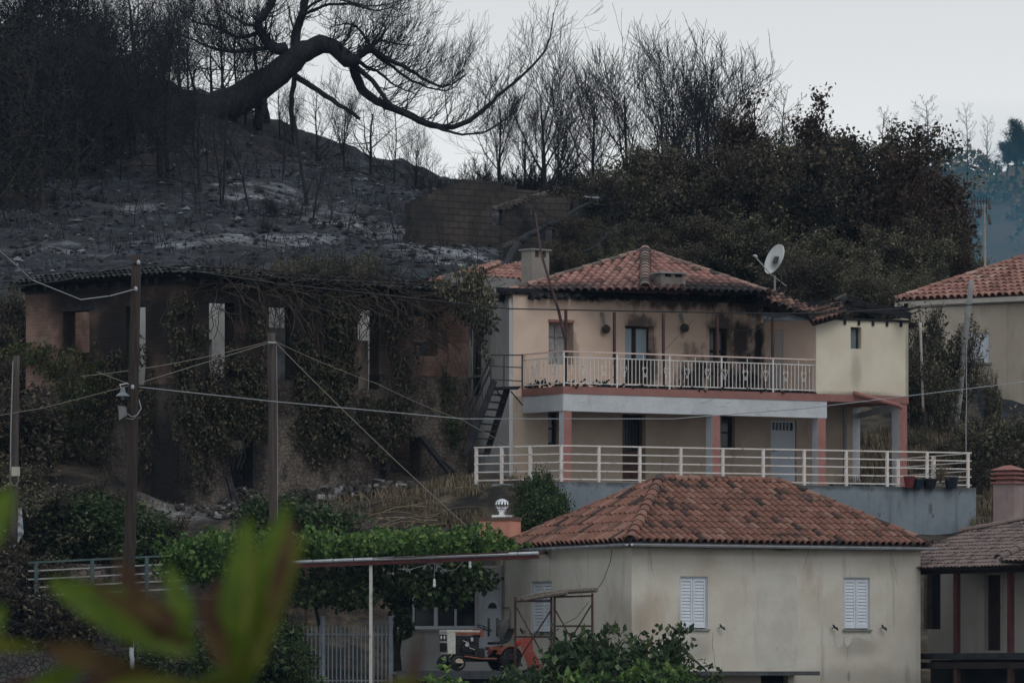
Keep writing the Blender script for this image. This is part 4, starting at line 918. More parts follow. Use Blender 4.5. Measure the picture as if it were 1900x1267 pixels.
def heart(fr, u, z, s=.15):
    m = MB()
    for sg in (-1, 1):
        pth = [(0, -.9), (.45, -.15), (.62, .45), (.5, .8), (.25, .85), (.12, .62), (.25, .45), (.36, .58)]
        m.tube([fr.pt(u + sg * x * s, -.08, z + y * s) for x, y in pth], .0095, 4)
        m.tube([fr.pt(u + sg * x * s, -.08, z + y * s) for x, y in ((0, -.9), (.2, -1.15), (.32, -1.0), (.22, -.88))], .009, 4)
    m.build('heart_scroll', M_railw, br)
n = 68; step = (uu1 - uu0) / n
for i in range(n + 1):
    u = uu0 + i * step; big = i % 14 == 0; m = MB(); r_ = .022 if big else .009
    m.fbox(BB, u - r_, u + r_, -.08 - r_, -.08 + r_, (zs0 + .05 if big else zl), (zh - .03 if i % 7 == 0 else zu)); m.build('baluster' if not big else 'post', M_railw, br)
for px in (1081, 1120, 1158, 1197, 1237, 1275, 1313, 1345, 1383, 1421, 1458, 1491): heart(BB, BB.U(px, -.08), zs1 + .52)
n = 15; a0, a1 = BS.U(942, -.08), BS.U(1043, -.08)
for i in range(n):
    u = a0 + (a1 - a0) * i / n; m = MB(); m.fbox(BS, u - .009, u + .009, -.089, -.071, zl, zu); m.build('baluster', M_railw, br)
for px in (989, 1028): heart(BS, BS.U(px, -.08), zs1 + .52)
# chimneys
def chimney(x0, x1, yt, yb, D, name, label, m1, slots=True):
    fr = FR(x0, D, x1, D + .45); c = thing(name, fr.pt(0, 0, fr.Z(x0, yb)), label, 'chimney')
    zt_ = fr.Z((x0 + x1) / 2, yt); zc = zt_ - (.26 if yt < 500 else .15); m = MB(); m.fbox(fr, 0, fr.L, -.5, 0, fr.Z(x0, yb) - (.3 if yt < 500 else 0), zc); m.build('stack', m1, c)
    m = MB()
    for x in (0, fr.L * .42, fr.L - .13): m.fbox(fr, x, x + .13, -.5, 0, zc + .002, zt_ - .05)
    m.build('vent_piers', m1, c); m = MB(); m.fbox(fr, -.06, fr.L + .06, -.56, .06, zt_ - .048, zt_ + .0); m.build('cap', M_conc, c)
chimney(987, 1019, 462, 520, 173.9, 'chimney', 'tall grey concrete chimney left of the burnt house roof', mat('grey_chimney', (.22, .205, .185), (.28, .26, .235), scale=1.5, rough=.95, layers=[((.1, .09, .08), 2, .55, .75, (2, 2, .4), .6)]))
chimney(1227, 1272, 505, 537, 171.5, 'chimney', 'low sooty chimney standing on the front slope of the burnt house roof', mat('sooty_chimney', (.15, .13, .12), (.21, .19, .18), scale=2, rough=.95, layers=[(CH, 3, .52, .68, (1, 1, 1), .6)]))
# burnt wall lamps
for k, (px, pt_, pb_) in enumerate(((1116, 581, 612), (1262, 584, 610))):
    u = BF.U(px); L_ = thing('wall_lamp', BF.pt(u, 0, BF.Z(px, pt_)), ['melted outdoor lamp hanging on the pink wall between the window and the blue glass door', 'melted outdoor lamp hanging on the pink wall right of the blue glass door'][k], 'lamp', 'burnt lamps on the balcony wall')
    m = MB(); m.tube([BF.pt(u, .02, BF.Z(px, pt_)), BF.pt(u, .10, BF.Z(px, pt_) - .1), BF.pt(u + .05, .11, BF.Z(px, pb_) + .14)], [.06, .05, .025], 8); m.build('bracket', M_conc, L_)
    m = MB(); c = BF.pt(u + .08, .14, BF.Z(px, pb_) + .03); m.lathe(c + Vector((0, 0, -.14)), (0, 0, 1), [(0, .03), (.04, .10), (.12, .135), (.2, .12), (.26, .04)], 12); m.build('shade', mat('charred_lamp', (.03, .028, .026), (.08, .07, .06), scale=8, rough=.7), L_)
# steel stair
ST = Fr(P(868, 0, 169.6).xy, P(968, 0, 168.6).xy)
st = thing('steel_stair', ST.pt(0, 0, zt), 'black steel outdoor stair climbing to the left end of the balcony', 'stair')
def sp_(px, py, o=0.0): return ST.pt(ST.U(px, o), o, ST.Z(px, py, o))
m = MB(); m.bar(sp_(864, 845), sp_(917, 706), .20, .05, up=ST.pt(0, 1, 0) - ST.pt(0, 0, 0)); m.build('stringer', M_steelblk, st)
m = MB(); m.bar(sp_(902, 845, -.8), sp_(941, 722, -.8), .20, .05, up=ST.pt(0, 1, 0) - ST.pt(0, 0, 0)); m.build('stringer', M_steelblk, st)
for i in range(9):
    f = i / 9.0; a = sp_(864 + 50 * f + 4, 840 - 122 * f); b = sp_(903 + 36 * f, 836 - 108 * f, -.8); b.z = a.z; m = MB()
    m.bar(a, b, .24, .035); m.build('tread', M_steelblk, st)
m = MB(); a = sp_(913, 722); lz = zs1 - .02
m.hexa([Vector((p.x, p.y, lz - .05)) for p in (sp_(915, 720), sp_(966, 720), sp_(960, 720, -.9), sp_(915, 720, -.9))] + [Vector((p.x, p.y, lz)) for p in (sp_(915, 720), sp_(966, 720), sp_(960, 720, -.9), sp_(915, 720, -.9))]); m.build('landing', M_steelblk, st)
m = MB(); m.bar(sp_(922, 724), sp_(936, 748, -.5), .03); m.bar(sp_(948, 726), sp_(970, 752, -.6), .03); m.build('bracket', M_steelblk, st)
m = MB()
for (a, b, w_) in (((910, 668), (911, 708), .05), ((911, 664), (860, 772), .045), ((910, 686), (861, 792), .045), ((879, 733), (880, 782), .035), ((895, 700), (895, 745), .03),
                   ((911, 659), (969, 659), .035), ((911, 679), (969, 682), .03), ((911, 704), (969, 707), .03), ((935, 659), (935, 722), .035), ((969, 657), (969, 722), .05)):
    m.bar(sp_(*a, .03), sp_(*b, .03), w_)
m.build('handrail', M_steelblk, st)
# leaning charred pole in front of the balcony, satellite dish
o = MB(); o.tube([P(993, 395, 170.2), P(1004, 470, 169.3), P(1022, 530, 168.6), P(1036, 575, 168.5), P(1049, 630, 168.4)], [.03, .035, .04, .045, .05], 8)
o = o.build('leaning_pole', mat('rust_black_pole', (.03, .024, .024), (.09, .045, .04), scale=6, rough=.8)); tag(o, 'thin bent charred pole leaning over the left end of the burnt roof', 'pole')
dish = thing('satellite_dish', P(1437, 515, 176), 'round pale satellite dish on a thin mast right of the burnt house roof', 'satellite dish')
c = P(1437, 481, 176); ax = Vector((-.80, -.48, .36)).normalized(); x = ax.cross(Vector((0, 0, 1))).normalized(); y = x.cross(ax)
m = MB(); rings = []
for k in range(7):
    r_ = .47 * k / 6; rings.append([c + ax * (.10 * (k / 6) ** 2 - .08) + (x * math.cos(a) + y * math.sin(a) * 1.06) * r_ for a in [2 * math.pi * j / 28 for j in range(28)]])
for off in (0, -.012):
    for k in range(6):
        for j in range(28):
            q = [rings[k][j], rings[k][(j + 1) % 28], rings[k + 1][(j + 1) % 28], rings[k + 1][j]]; q = [p + ax * off for p in q]
            m.face(q if k else [q[0], q[2], q[3]])
for j in range(28): a, b = rings[6][j], rings[6][(j + 1) % 28]; m.face([a, b, b - ax * .03, a - ax * .03])
M_dish = mat('sooty_dish', (.45, .48, .47), (.52, .55, .54), scale=2, rough=.5, spots=[(c + Vector((.02, 0, -.14)), (.18, .6, .3), .75)])
m.build('reflector', M_dish, dish)
m = MB(); m.tube([c - ax * .1 + Vector((.12, 0, -.7)), c - ax * .1 + Vector((.12, 0, .1))], .022, 6); m.bar(c - ax * .10, c - ax * .03, .2, .2); m.build('mast', M_steelblk, dish)
m = MB(); m.tube([c + y * -.48, c + ax * .66 + y * -.22], .018, 6); m.tube([c + y * -.48 , c - ax * .7 + y * -.60], .010, 5); m.build('feed_arm', M_zinc, dish)
m = MB(); q = c + ax * .68 + y * -.19; m.lathe(q, -ax, [(-.06, .03), (0, .045), (.06, .035)], 8); m.build('feed_horn', M_pvcsh, dish)
m = MB(); mb = m; m.fbox(FR(1436, 176, 1450, 176), 0, .06, -.06, 0, P(0, 560, 176).z, P(0, 511, 176).z); m.build('base', M_conc, dish)
# flower pots and clutter at the right end of the terrace
def pot(px, D, r, h, m_, label, name='plant_pot', cat='pot'):
    p = P(px, 0, D); z0 = zt - .03; m = MB(); m.lathe((p.x, p.y, z0), (0, 0, 1), [(0, r * .75), (h * .85, r), (h * .86, r * 1.08), (h, r * 1.08), (h, r * .95), (h * .9, r * .9)], 14); o = m.build(name, m_); tag(o, label, cat); return o
pot(1687, 167.9, .16, .34, mat('red_plastic', (.13, .025, .025), rough=.5), 'dark red pot behind the railing at the foot of the right pink pillar')
pot(1703, 168.1, .19, .26, mat('blue_black_plastic', (.012, .02, .035), rough=.5), 'blue black pot standing right of the dark red pot')
pot(1725, 168.3, .22, .28, mat('dark_plastic', (.015, .017, .02), rough=.5), 'wide black pot with a dry plant in the corner of the terrace')
pot(1765, 168.5, .21, .34, mat('navy_plastic', (.012, .018, .03), rough=.5), 'tall navy pot at the right end post of the terrace')
m = MB(); nr = np.random.default_rng(3); p = P(1745, 0, 168.4); 
for k in range(60):
    a = R2.uniform(0, 6.28); q = Vector((p.x, p.y, zt + .1)); e2 = q + Vector((math.cos(a) * R2.uniform(.05, .3), math.sin(a) * .15, R2.uniform(.2, .6))); mid = (q + e2) / 2 + Vector((0, 0, .1)); m.rnd = R2.random(); m.tube([q, mid, e2, e2 + Vector((math.cos(a) * .1, 0, -.12))], .006, 3)
o = m.build('dry_plant', M_dry, rnd=True); tag(o, 'withered straw coloured plant drooping between the pots on the terrace', 'plant')
m = MB()
for k in range(60):
    u = R2.uniform(BB.U(1583), BB.U(1668)); p = BB.pt(u, R2.uniform(-1.3, .2), zt + .0); m.bar(p, p + Vector((R2.uniform(-.4, .4), R2.uniform(-.3, .3), R2.uniform(.0, .35))), R2.uniform(.05, .25), .03)
o = m.build('tarpaulin_scrap', mat('dark_green_tarp', (.02, .04, .038), (.05, .07, .068), scale=3, rough=.6)); tag(o, 'heap of dark green sheets and scrap lying under the corner room', 'scrap heap', kind='stuff')
# ================================================================== RUIN (left)
RLf = FR(48, 171.0, 330, 166.5); RRf = FR(330, 166.5, 868, 172.6)
rt = RLf.Z(330, 512); R3 = random.Random(8)
ru = thing('ruined_house', RLf.pt(RLf.L, 0, 4.5), 'long roofless burnt out house of brick and rubble stone, smothered in scorched ivy', 'ruin')
sB = [(P(150, 545, 169), (4.5, 3, 1.2), .97), (P(300, 600, 166.5), (3.2, 3, 2.6), .95), (P(420, 560, 167.5), (3.6, 3, 1.8), .97), (P(600, 560, 169.5), (4, 3, 1.5), .97), (P(725, 580, 171.3), (1.4, 3, 2.1), .92), (P(125, 620, 169.5), (.45, 2, 1.4), .9),
      (P(300, 860, 166.5), (1.5, 3, 2.6), .95), (P(455, 850, 168), (1.0, 3, 1.8), .9), (P(735, 850, 171), (1.3, 3, 1.6), .85), (P(230, 700, 167.8), (1.9, 3, 2), .8), (P(560, 700, 169), (1.6, 3, 2), .7), (P(840, 550, 172.3), (1.0, 3, .35), .85), (P(240, 620, 168), (2.5, 3, 3.6), .95), (P(400, 660, 167.5), (3.0, 3, 2.6), .93), (P(560, 640, 169.2), (3.0, 3, 2.4), .93), (P(720, 660, 171), (1.3, 3, 2.2), .88), (P(650, 800, 170), (2.2, 3, 1.3), .6), (P(160, 640, 169.5), (.9, 3, 1.6), .85)]
M_brick = mat('sooty_brick', (0.32, 0.18, 0.135), (0.12, 0.075, 0.06), scale=1.0, rough=.95, bump=.9, brick=((0.25, 0.22, 0.19), (0.25, 0.14, 0.105), .26, .105, .016),
              layers=[((0.24, 0.20, 0.165), .9, .57, .68, (1, 1, 1), .6)], spots=sB, spotcol=(.010, .009, .0095))
M_stone = mat('rubble_stone', (0.115, 0.09, 0.075), (0.07, 0.055, 0.048), rough=.95, stones=6.5, bump=.8, layers=[((0.15, 0.125, 0.105), .9, .42, .56, (1, 1, 1), .9), ((.03, .027, .025), 2.0, .50, .66, (1, 1, 1), .8)], spots=sB, spotcol=(.010, .009, .0095))
M_plin = mat('interior_plaster', (0.40, 0.40, 0.395), (0.48, 0.48, 0.475), scale=.8, rough=.95, layers=[((.2, .17, .15), 1.2, .55, .72, (1, 1, 1), .7), ((.06, .06, .06), 2.5, .62, .74, (1, 1, .4), .8)])
zm1 = RLf.Z(48, 725); zm2 = RRf.Z(868, 700)
hL = [hole(RLf, 117, 166, 577, 655), hole(RLf, 234, 270, 568, 720)]
hR = [hole(RRf, *v) for v in ((388, 434, 561, 700), (499, 545, 569, 705), (664, 703, 574, 722), (768, 812, 586, 660))]
hRl = [hole(RRf, *v) for v in ((427, 468, 815, 906), (716, 778, 810, 892))]
def ragged(fr, seed, amp=.12):
    return lambda u, z: z < rt - amp * 2 * abs(noise.noise(Vector((u * 1.3, seed, 0))))
mb = MB(); wall(mb, RLf, 0, RLf.L, zm1, rt, hL, t=.5, du=.4, dz=.12, solid=ragged(RLf, 1))
wall(mb, RRf, 0, RRf.L, zm1 if False else zm2, rt, hR, t=.5, du=.4, dz=.12, solid=ragged(RRf, 5)); mb.build('brick_wall', M_brick, ru)
mb = MB(); wall(mb, RLf, 0, RLf.L, 2.5, zm1 - .001, [], t=.55, o=.03, du=1.0); wall(mb, RRf, 0, RRf.L, 2.5, zm2 - .001, [(h[0], h[1], h[2], min(h[3], zm2)) for h in hRl + [hR[0], hR[1], hR[2]]], t=.55, o=.03, du=1.0); mb.build('stone_wall', M_stone, ru)
# end walls, back walls, interior
mb = MB()
eL = Fr(RLf.pt(-.0, -8, 0).xy, RLf.pt(0, -.52, 0).xy); wall(mb, eL, 0, 7.4, 3, rt - .1, t=.4)
eR = Fr(RRf.pt(RRf.L, -.52, 0).xy, RRf.pt(RRf.L, -7, 0).xy); wall(mb, eR, 0, 6.4, 3, rt - .1, t=.4)
mb.build('end_wall', M_brick, ru)
mb = MB()
b1 = Fr(RLf.pt(.4, -6.0, 0).xy, RLf.pt(RLf.L + 1.0, -6.0, 0).xy); wall(mb, b1, 0, b1.L, 4, rt - .35, t=.3)
b2 = Fr(RRf.pt(.0, -4.2, 0).xy, RRf.pt(RRf.L, -4.2, 0).xy); wall(mb, b2, 0, b2.L, 4, rt - .3, [(3.1, 3.9, 8.2, 10.2)], t=.3)
mb.build('inner_wall', M_plin, ru)
mb = MB()
for h, fr in [(h, RLf) for h in hL] + [(h, RRf) for h in hR]:
    mb = MB(); mb.fbox(fr, h[0] - .2, h[1] + .2, -.5, .015, h[3] + .001, h[3] + .14); mb.build('lintel', M_char, ru)
# remnants: boards in windows
def win_rem(h, fr, z_a, z_b, f0=0, f1=1, o=-.3, mm=M_plin):
    m = MB(); m.fbox(fr, h[0] + (h[1] - h[0]) * f0, h[0] + (h[1] - h[0]) * f1, o, o + .04, h[2] + (h[3] - h[2]) * z_a, h[2] + (h[3] - h[2]) * z_b); m.build('window_board', mm, ru)
M_bdark = mat('blackened_plaster', (.035, .036, .04), (.08, .08, .085), scale=2, rough=.95, layers=[((.14, .14, .145), 3, .6, .75, (1, 1, 1), .5)])
win_rem(hR[1], RRf, 0, .72, .02, .85, mm=M_bdark); win_rem(hR[3], RRf, 0, .35, .0, .8, mm=M_bdark); win_rem(hL[0], RLf, 0, .86, .1, .9, o=-1.2, mm=M_bdark); win_rem(hR[2], RRf, 0, .62, .05, .85, o=-.45, mm=M_brick)
# tile strip along the wall head
M_btile = mat('burnt_eave_tile', (.06, .055, .055), rndc=[(0, (.012, .012, .014)), (.5, (.028, .027, .028)), (1, (.085, .085, .09))], rndamt=1, rough=.9, layers=[((.01, .01, .01), 1.2, .5, .62, (1, 1, 1), .8)])
mb = MB(); R5 = random.Random(3)
def eave_strip(fr, u0, u1, z, ov=.35, dep=1.0, sag=.0):
    a = fr.pt(u0, ov, z); b = fr.pt(u1, ov, z); c = fr.pt(u1, ov - dep, z + .30); d = fr.pt(u0, ov - dep, z + .30)
    tile_face(mb, [a, b, c, d], a, b, rng=R5, tw=.23, tl=.38, step=.06, amp=.06)
eave_strip(RLf, -.3, RLf.L + .2, rt + .02); eave_strip(RRf, -.0, RRf.L * .30, rt + .02); eave_strip(RRf, RRf.L * .30, RRf.L * .62, rt - .03, .28, .8); eave_strip(RRf, RRf.L * .60, RRf.L + .1, rt - .12, .4, .9)
mb.build('eave_tiles', M_btile, ru, rnd=True)
mb = MB()
for fr in (RLf, RRf):
    u = 0
    while u < fr.L:
        mb.bar(fr.pt(u, -1.5, rt - .06), fr.pt(u, .25 + R5.uniform(-.1, .1), rt - .12), .09, .12); u += R5.uniform(.4, .75)
    mb.fbox(fr, 0, fr.L, -.45, .04, rt - .24, rt - .0)
for k in range(26):
    u = R5.uniform(0, RRf.L); a = RRf.pt(u, -R5.uniform(.3, 3), rt - R5.uniform(0, .3)); mb.bar(a, a + Vector((R5.uniform(-2, 2), R5.uniform(-.5, 1), R5.uniform(-.3, .35))), .09, .1)
mb.build('charred_rafters', M_char, ru)
# stone doorway piles in the lower openings, rubble
def rubble(name, c, rad, n, s0, s1, mt, label, seed=1):
    r = random.Random(seed); m = MB()
    for k in range(n):
        a = r.uniform(0, 6.28); q = math.sqrt(r.random()); x = c[0] + math.cos(a) * q * rad[0]; y = c[1] + math.sin(a) * q * rad[1]; z = gz(x, y) + .1 + r.random() * (1 - q) * rad[2]
        s = r.uniform(s0, s1); d = Vector((r.uniform(-1, 1), r.uniform(-1, 1), r.uniform(-.4, .4))).normalized()
        m.rnd = r.random(); m.bar(Vector((x, y, z)) - d * s * .6, Vector((x, y, z)) + d * s * .6, s * r.uniform(.5, 1), s * r.uniform(.4, .8))
    o = m.build(name, mt, rnd=True); tag(o, label, 'rubble', kind='stuff')
M_rub = mat('pale_rubble', (.1, .1, .1), rndc=[(0, (.02, .019, .019)), (.5, (.055, .048, .043)), (.85, (.12, .108, .10)), (1, (.28, .28, .29))], rndamt=1, rough=.95)
rubble('rubble_heap', (P(455, 0, 167.4).x, 167.4), (.8, .35, .7), 260, .05, .14, M_rub, 'heap of pale broken stone and ash in the doorway of the ruin behind the middle pole', 2)
rubble('rubble_heap', (P(650, 0, 168.2).x, 168.2), (2.2, .6, .45), 420, .06, .25, M_rub, 'line of fallen stones along the foot of the ruin wall above the dry branches', 3)
rubble('rubble_heap', (P(480, 0, 165.8).x, 165.8), (2.5, .7, .3), 300, .04, .16, M_rub, 'scatter of charred stones on the ground between the two wooden poles', 4)
# fallen charred planks on the right end of the ruin
for k, (a, b, lb) in enumerate((((782, 812, 171.5), (835, 878, 169.5), 'charred beam leaning against the right end of the ruin'), ((715, 873, 170.5), (722, 820, 171), 'burnt upright plank standing in the right lower opening of the ruin'), ((424, 885, 167), (442, 955, 166), 'thin charred beam leaning beside the doorway of the ruin'))):
    m = MB(); m.bar(P(*a), P(*b), .16, .12); m.bar(P(a[0] + 4, a[1] + 8, a[2] - .1), P(b[0] + 8, b[1] - 3, b[2] - .1), .07, .07); o = m.build('charred_beam', M_char); tag(o, lb, 'beam')
# ivy over the ruin: leaves hung on the wall planes
def ivy(name, fr, boxes, label, mt=None, size=.12, seed=1, off=.35, dens=640, stems=30):
    nr = np.random.default_rng(seed); root = thing(name, fr.pt(fr.U(boxes[0][0]), .2, 4.5), label, 'ivy'); pts = []; sm_ = MB(); r = random.Random(seed)
    for (x, y, rx, ry, f) in boxes:
        u = fr.U(x); z = fr.Z(x, y); ru_ = rx / 62.0; rz = ry / 62.0; n = int(dens * ru_ * rz * 3.1 * f)
        a = nr.random(n) * 6.283; q = np.sqrt(nr.random(n)) * (1 + .18 * np.sin(a * 5 + x)); oo = .08 + nr.random(n) ** 1.6 * off * (1.2 - q.clip(0, 1))
        uu = u + np.cos(a) * q * ru_; zz = z + np.sin(a) * q * rz
        for i in range(n):
            v = noise.noise(Vector((uu[i] * 1.7, zz[i] * 1.3, seed))) + .5 * noise.noise(Vector((uu[i] * 5, zz[i] * 4, seed)))
            if v > -.26:
                p = fr.pt(uu[i], oo[i] + .35 * max(v, 0), zz[i]); pts.append((p.x, p.y, p.z))
        for k in range(max(2, int(stems * ru_ * rz / 8))):
            uu_ = u + r.uniform(-.9, .9) * ru_; z0 = z - rz * 1.1; path = []
            for i in range(8): path.append(fr.pt(uu_, .06 + r.random() * .08, z0 + rz * 2.1 * i / 7)); uu_ += r.uniform(-.15, .15)
            sm_.tube(path, .014, 4)
    lf = MB(); leaves(lf, np.array(pts), size=size, rng=nr, droop=.8); lf.build('leaves', mt or M_ivy, root, rnd=True); sm_.build('stems', M_barkb, root)
ivy('ivy', RRf, [(340, 640, 38, 80, 1), (430, 720, 62, 62, 1.1), (330, 590, 32, 40, 1), (470, 640, 22, 60, .8), (400, 780, 58, 80, 1.1), (470, 760, 38, 60, 1), (440, 660, 26, 40, .8), (365, 850, 30, 60, .5), (340, 760, 30, 60, .9)], 'brown scorched ivy hanging over the ruin wall between the two wooden poles', seed=3)
ivy('ivy', RRf, [(625, 610, 36, 75, 1.5), (615, 720, 52, 95, 1.4), (595, 800, 66, 60, 1.2), (560, 660, 22, 70, 1), (700, 790, 70, 60, .8), (575, 740, 40, 60, .8), (690, 830, 30, 30, .6), (640, 570, 40, 25, .8)], 'thick dark ivy column on the middle of the ruin wall right of the middle pole', seed=5)
ivy('ivy', RRf, [(745, 640, 26, 70, .6), (740, 740, 30, 60, .6), (720, 600, 20, 40, .4)], 'thin tangled ivy around the right windows of the ruin', seed=6, dens=330)
ivy('ivy', RLf, [(205, 720, 60, 80, .5), (270, 760, 32, 120, .7), (180, 800, 60, 70, .5), (90, 790, 40, 60, .3)], 'sparse brown creeper on the left part of the ruin wall', seed=7, dens=380)
ivy('ivy', RLf, [(150, 690, 70, 45, 1.0), (60, 655, 50, 22, 1.1), (100, 665, 45, 25, 1.1), (160, 760, 40, 60, .7), (190, 710, 45, 45, .8)], 'green and yellow creeper rambling left of the tall dark pole', mt=mat('creeper_leaf', (.05, .08, .02), rndc=[(0, (.02, .03, .014)), (.5, (.045, .065, .022)), (.85, (.11, .12, .04)), (1, (.18, .14, .07))], rndamt=1, rough=.6, trans=.3), seed=8, off=1.2, dens=420)
ivy('ivy', RRf, [(828, 745, 14, 55, .9), (838, 800, 18, 30, .8)], 'slim bright green climber on the right end of the ruin', mt=M_green, seed=9, size=.1)
# creeper draped on the head of the wall
def tangle(name, fr, u0, u1, z, n, label, seed, dz=.5, mt=None):
    r = random.Random(seed); m = MB()
    for k in range(n):
        u = r.uniform(u0, u1); p = fr.pt(u, r.uniform(-.3, .5), z + r.uniform(-.3, .35)); path = [p]; d = Vector((r.uniform(-1, 1), r.uniform(-.3, .2), r.uniform(-.6, .6)))
        for i in range(6): d += Vector((r.uniform(-.6, .6), r.uniform(-.2, .2), r.uniform(-.6, .4))); path.append(path[-1] + d.normalized() * r.uniform(.15, .35))
        m.tube(path, r.uniform(.008, .018), 3)
    o = m.build(name, mt or M_barkb); tag(o, label, 'tangle', kind='stuff')
tangle('dead_creeper', RRf, 1.0, RRf.L, rt - .25, 520, 'tangle of dead brown creeper stems along the top of the ruin wall', 4)
tangle('dead_creeper', RRf, 7.2, RRf.L - .9, rt - 1.6, 60, 'loose dead creeper stems hanging down the right half of the ruin', 5, mt=M_barkb)
nr = np.random.default_rng(12)
pp = []; 
for k in range(5200):
    u = nr.uniform(RRf.U(520), RRf.U(730)); c_ = (RRf.U(655) - u) / 1.9; hh = .95 * math.exp(-c_ * c_ / 2) + .12
    p = RRf.pt(u, -.4 + nr.normal() * .25, rt + .15 + nr.random() * hh * (.7 + .5 * noise.noise(Vector((u * 3, 0, 0))))); pp.append((p.x, p.y, p.z))
root = thing('shrub', RRf.pt(RRf.U(655), -.3, rt), 'dry olive coloured shrub growing along the top of the ruin wall', 'shrub'); lf = MB(); leaves(lf, np.array(pp), size=.075, rng=nr, droop=-.5, asp=.35); lf.build('foliage', M_leafo, root, rnd=True)
m = MB()
for k in range(90):
    u = R5.uniform(RRf.U(540), RRf.U(720)); p = RRf.pt(u, -.4, rt); m.tube([p, p + Vector((R5.uniform(-.1, .1), 0, .4)), p + Vector((R5.uniform(-.2, .2), 0, R5.uniform(.6, 1.1)))], .008, 3)
m.build('stems', M_barkb, root)
# climber hanging at the gap between ruin and house
nr = np.random.default_rng(13); cl = thing('climber', P(880, 520, 170), 'leafy brown climber tumbling over the right end of the ruin and hanging in the gap', 'climber')
pts = blob_pts([(P(872, 508, 170.3), (.55, .4, .35), 420), (P(880, 560, 170.2), (.75, .4, .7), 950), (P(905, 590, 169.8), (.35, .3, .6), 420), (P(850, 530, 170.4), (.8, .4, .35), 450), (P(895, 660, 170), (.12, .1, .7), 90), (P(908, 672, 169.9), (.14, .1, .2), 30)], nr)
lf = MB(); leaves(lf, pts, size=.14, rng=nr, droop=1); lf.build('leaves', M_leafo, cl, rnd=True); m = MB()
for k in range(14): a = P(R5.uniform(850, 890), 505, 170.3); m.tube([a, P(R5.uniform(860, 900), 550, 170), P(R5.uniform(868, 905), R5.uniform(600, 690), 170)], .014, 4)
m.build('stems', M_barkb, cl)
# low red roofed building between ruin and house
FB = FR(905, 178.5, 1000, 180.5); lb = thing('outbuilding', FB.pt(0, 0, 9), 'low grey outbuilding with red tile roof between the ruin and the burnt house', 'building')
m = MB(); wall(m, FB, -1.8, FB.L + .6, 8, FB.Z(940, 516), t=.3); m.build('wall', mat('grey_outbuilding', (.17, .165, .165), (.24, .235, .23), scale=1, rough=.95, layers=[((.07, .07, .07), 1.5, .55, .72, (2, 2, .4), .6)]), lb)
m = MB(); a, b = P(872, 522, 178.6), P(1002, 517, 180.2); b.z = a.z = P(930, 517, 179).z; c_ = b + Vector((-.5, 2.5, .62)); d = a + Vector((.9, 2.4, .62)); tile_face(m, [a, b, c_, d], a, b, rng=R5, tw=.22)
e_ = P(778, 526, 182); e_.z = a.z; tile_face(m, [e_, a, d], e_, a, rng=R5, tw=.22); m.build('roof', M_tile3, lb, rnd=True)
m = MB(); ridge(m, a, d, .09, .35, R5); ridge(m, e_, d, .09, .35, R5); m.build('ridge_tiles', M_tile3, lb, rnd=True)

# ================================================================== HILL RUIN (block walls)
HF = FR(762, 206, 1000, 209.5); hr = thing('block_ruin', HF.pt(0, 0, gz(HF.a.x, HF.a.y)), 'roofless concrete block building on the burnt hillside under the bare trees', 'ruin')
prof = [(755, 385), (770, 372), (800, 358), (835, 347), (868, 334), (900, 333), (935, 341), (960, 352), (985, 352), (1000, 358), (1150, 372), (1200, 380)]
def topz(u):
    q = HF.pt(u, 0, 0); px = 950 + q.x / q.y * FP; py = np.interp(px, [a for a, b in prof], [b for a, b in prof]); return (H0 - py) / FP * q.y + .07 * noise.noise(Vector((u * 4, 0, 3)))
M_block = mat('sooty_block', (0.062, 0.053, 0.048), (0.03, 0.028, 0.028), scale=.5, rough=.95, bump=.8, brick=((0.036, 0.033, 0.032), (0.078, 0.064, 0.056), .48, .24, .02), layers=[((0.10, 0.08, 0.068), .7, .56, .70, (1, 1, 1), .35), ((.012, .012, .014), .9, .55, .66, (1, 1, 1), .8)])
hw = hole(HF, 914, 936, 389, 419)
m = MB(); wall(m, HF, 0, HF.L, 12.6, 19, [hw], t=.35, du=.24, dz=.12, solid=lambda u, z: z < topz(u)); m.build('wall', M_block, hr)
m = MB(); e1 = Fr(HF.pt(HF.L, -.36, 0).xy, HF.pt(HF.L + 1.0, -7, 0).xy); e2 = Fr(HF.pt(0, -6, 0).xy, HF.pt(0, -.36, 0).xy)
wall(m, e1, 0, e1.L, 13, 16.8, t=.3); m.build('side_wall', M_block, hr)
# annex on the right
AF = FR(938, 204.5, 1058, 205.4); m = MB(); za = AF.Z(960, 362); wall(m, AF, 0, AF.L, 13.5, za, [(AF.U(1000), AF.U(1030), 13.5, za - 1.2)], t=.3, du=.3, dz=.3, solid=lambda u, z: z < AF.Z(940, 384) + min(u, 1.6) * .38 + .1 * noise.noise(Vector((u * 3, 0, 9)))); m.build('annex_wall', M_block, hr)
m = MB(); m.bar(P(913, 388, 203.9), P(1012, 359, 205.5), .10, .16)
for k in range(12): f = k / 11; a = P(915 + 95 * f, 386 - 27 * f, 203.8); m.bar(a, a + Vector((.2, .4, -.06)), .05, .05)
m.build('eave_rafter', mat('pale_burnt_timber', (.14, .12, .11), (.04, .035, .03), scale=8, rough=.9), hr)
m = MB(); m.bar(P(931, 457, 203.4), P(998, 429, 204), .09, .12); m.build('fallen_rafter', mat('pale_burnt_timber_two', (.14, .13, .12), (.04, .035, .03), scale=8, rough=.9), hr)
o = MB(); a, b, c_, d = P(1082, 366, 211), P(1112, 369, 211), P(1122, 357, 214), P(1096, 357, 214); o.hexa([a, b, c_, d] + [q + Vector((0, 0, .04)) for q in (a, b, c_, d)])
o = o.build('metal_sheet', M_pvc); tag(o, 'pale metal roofing sheet lying on the wrecked shed right of the block ruin', 'metal sheet')
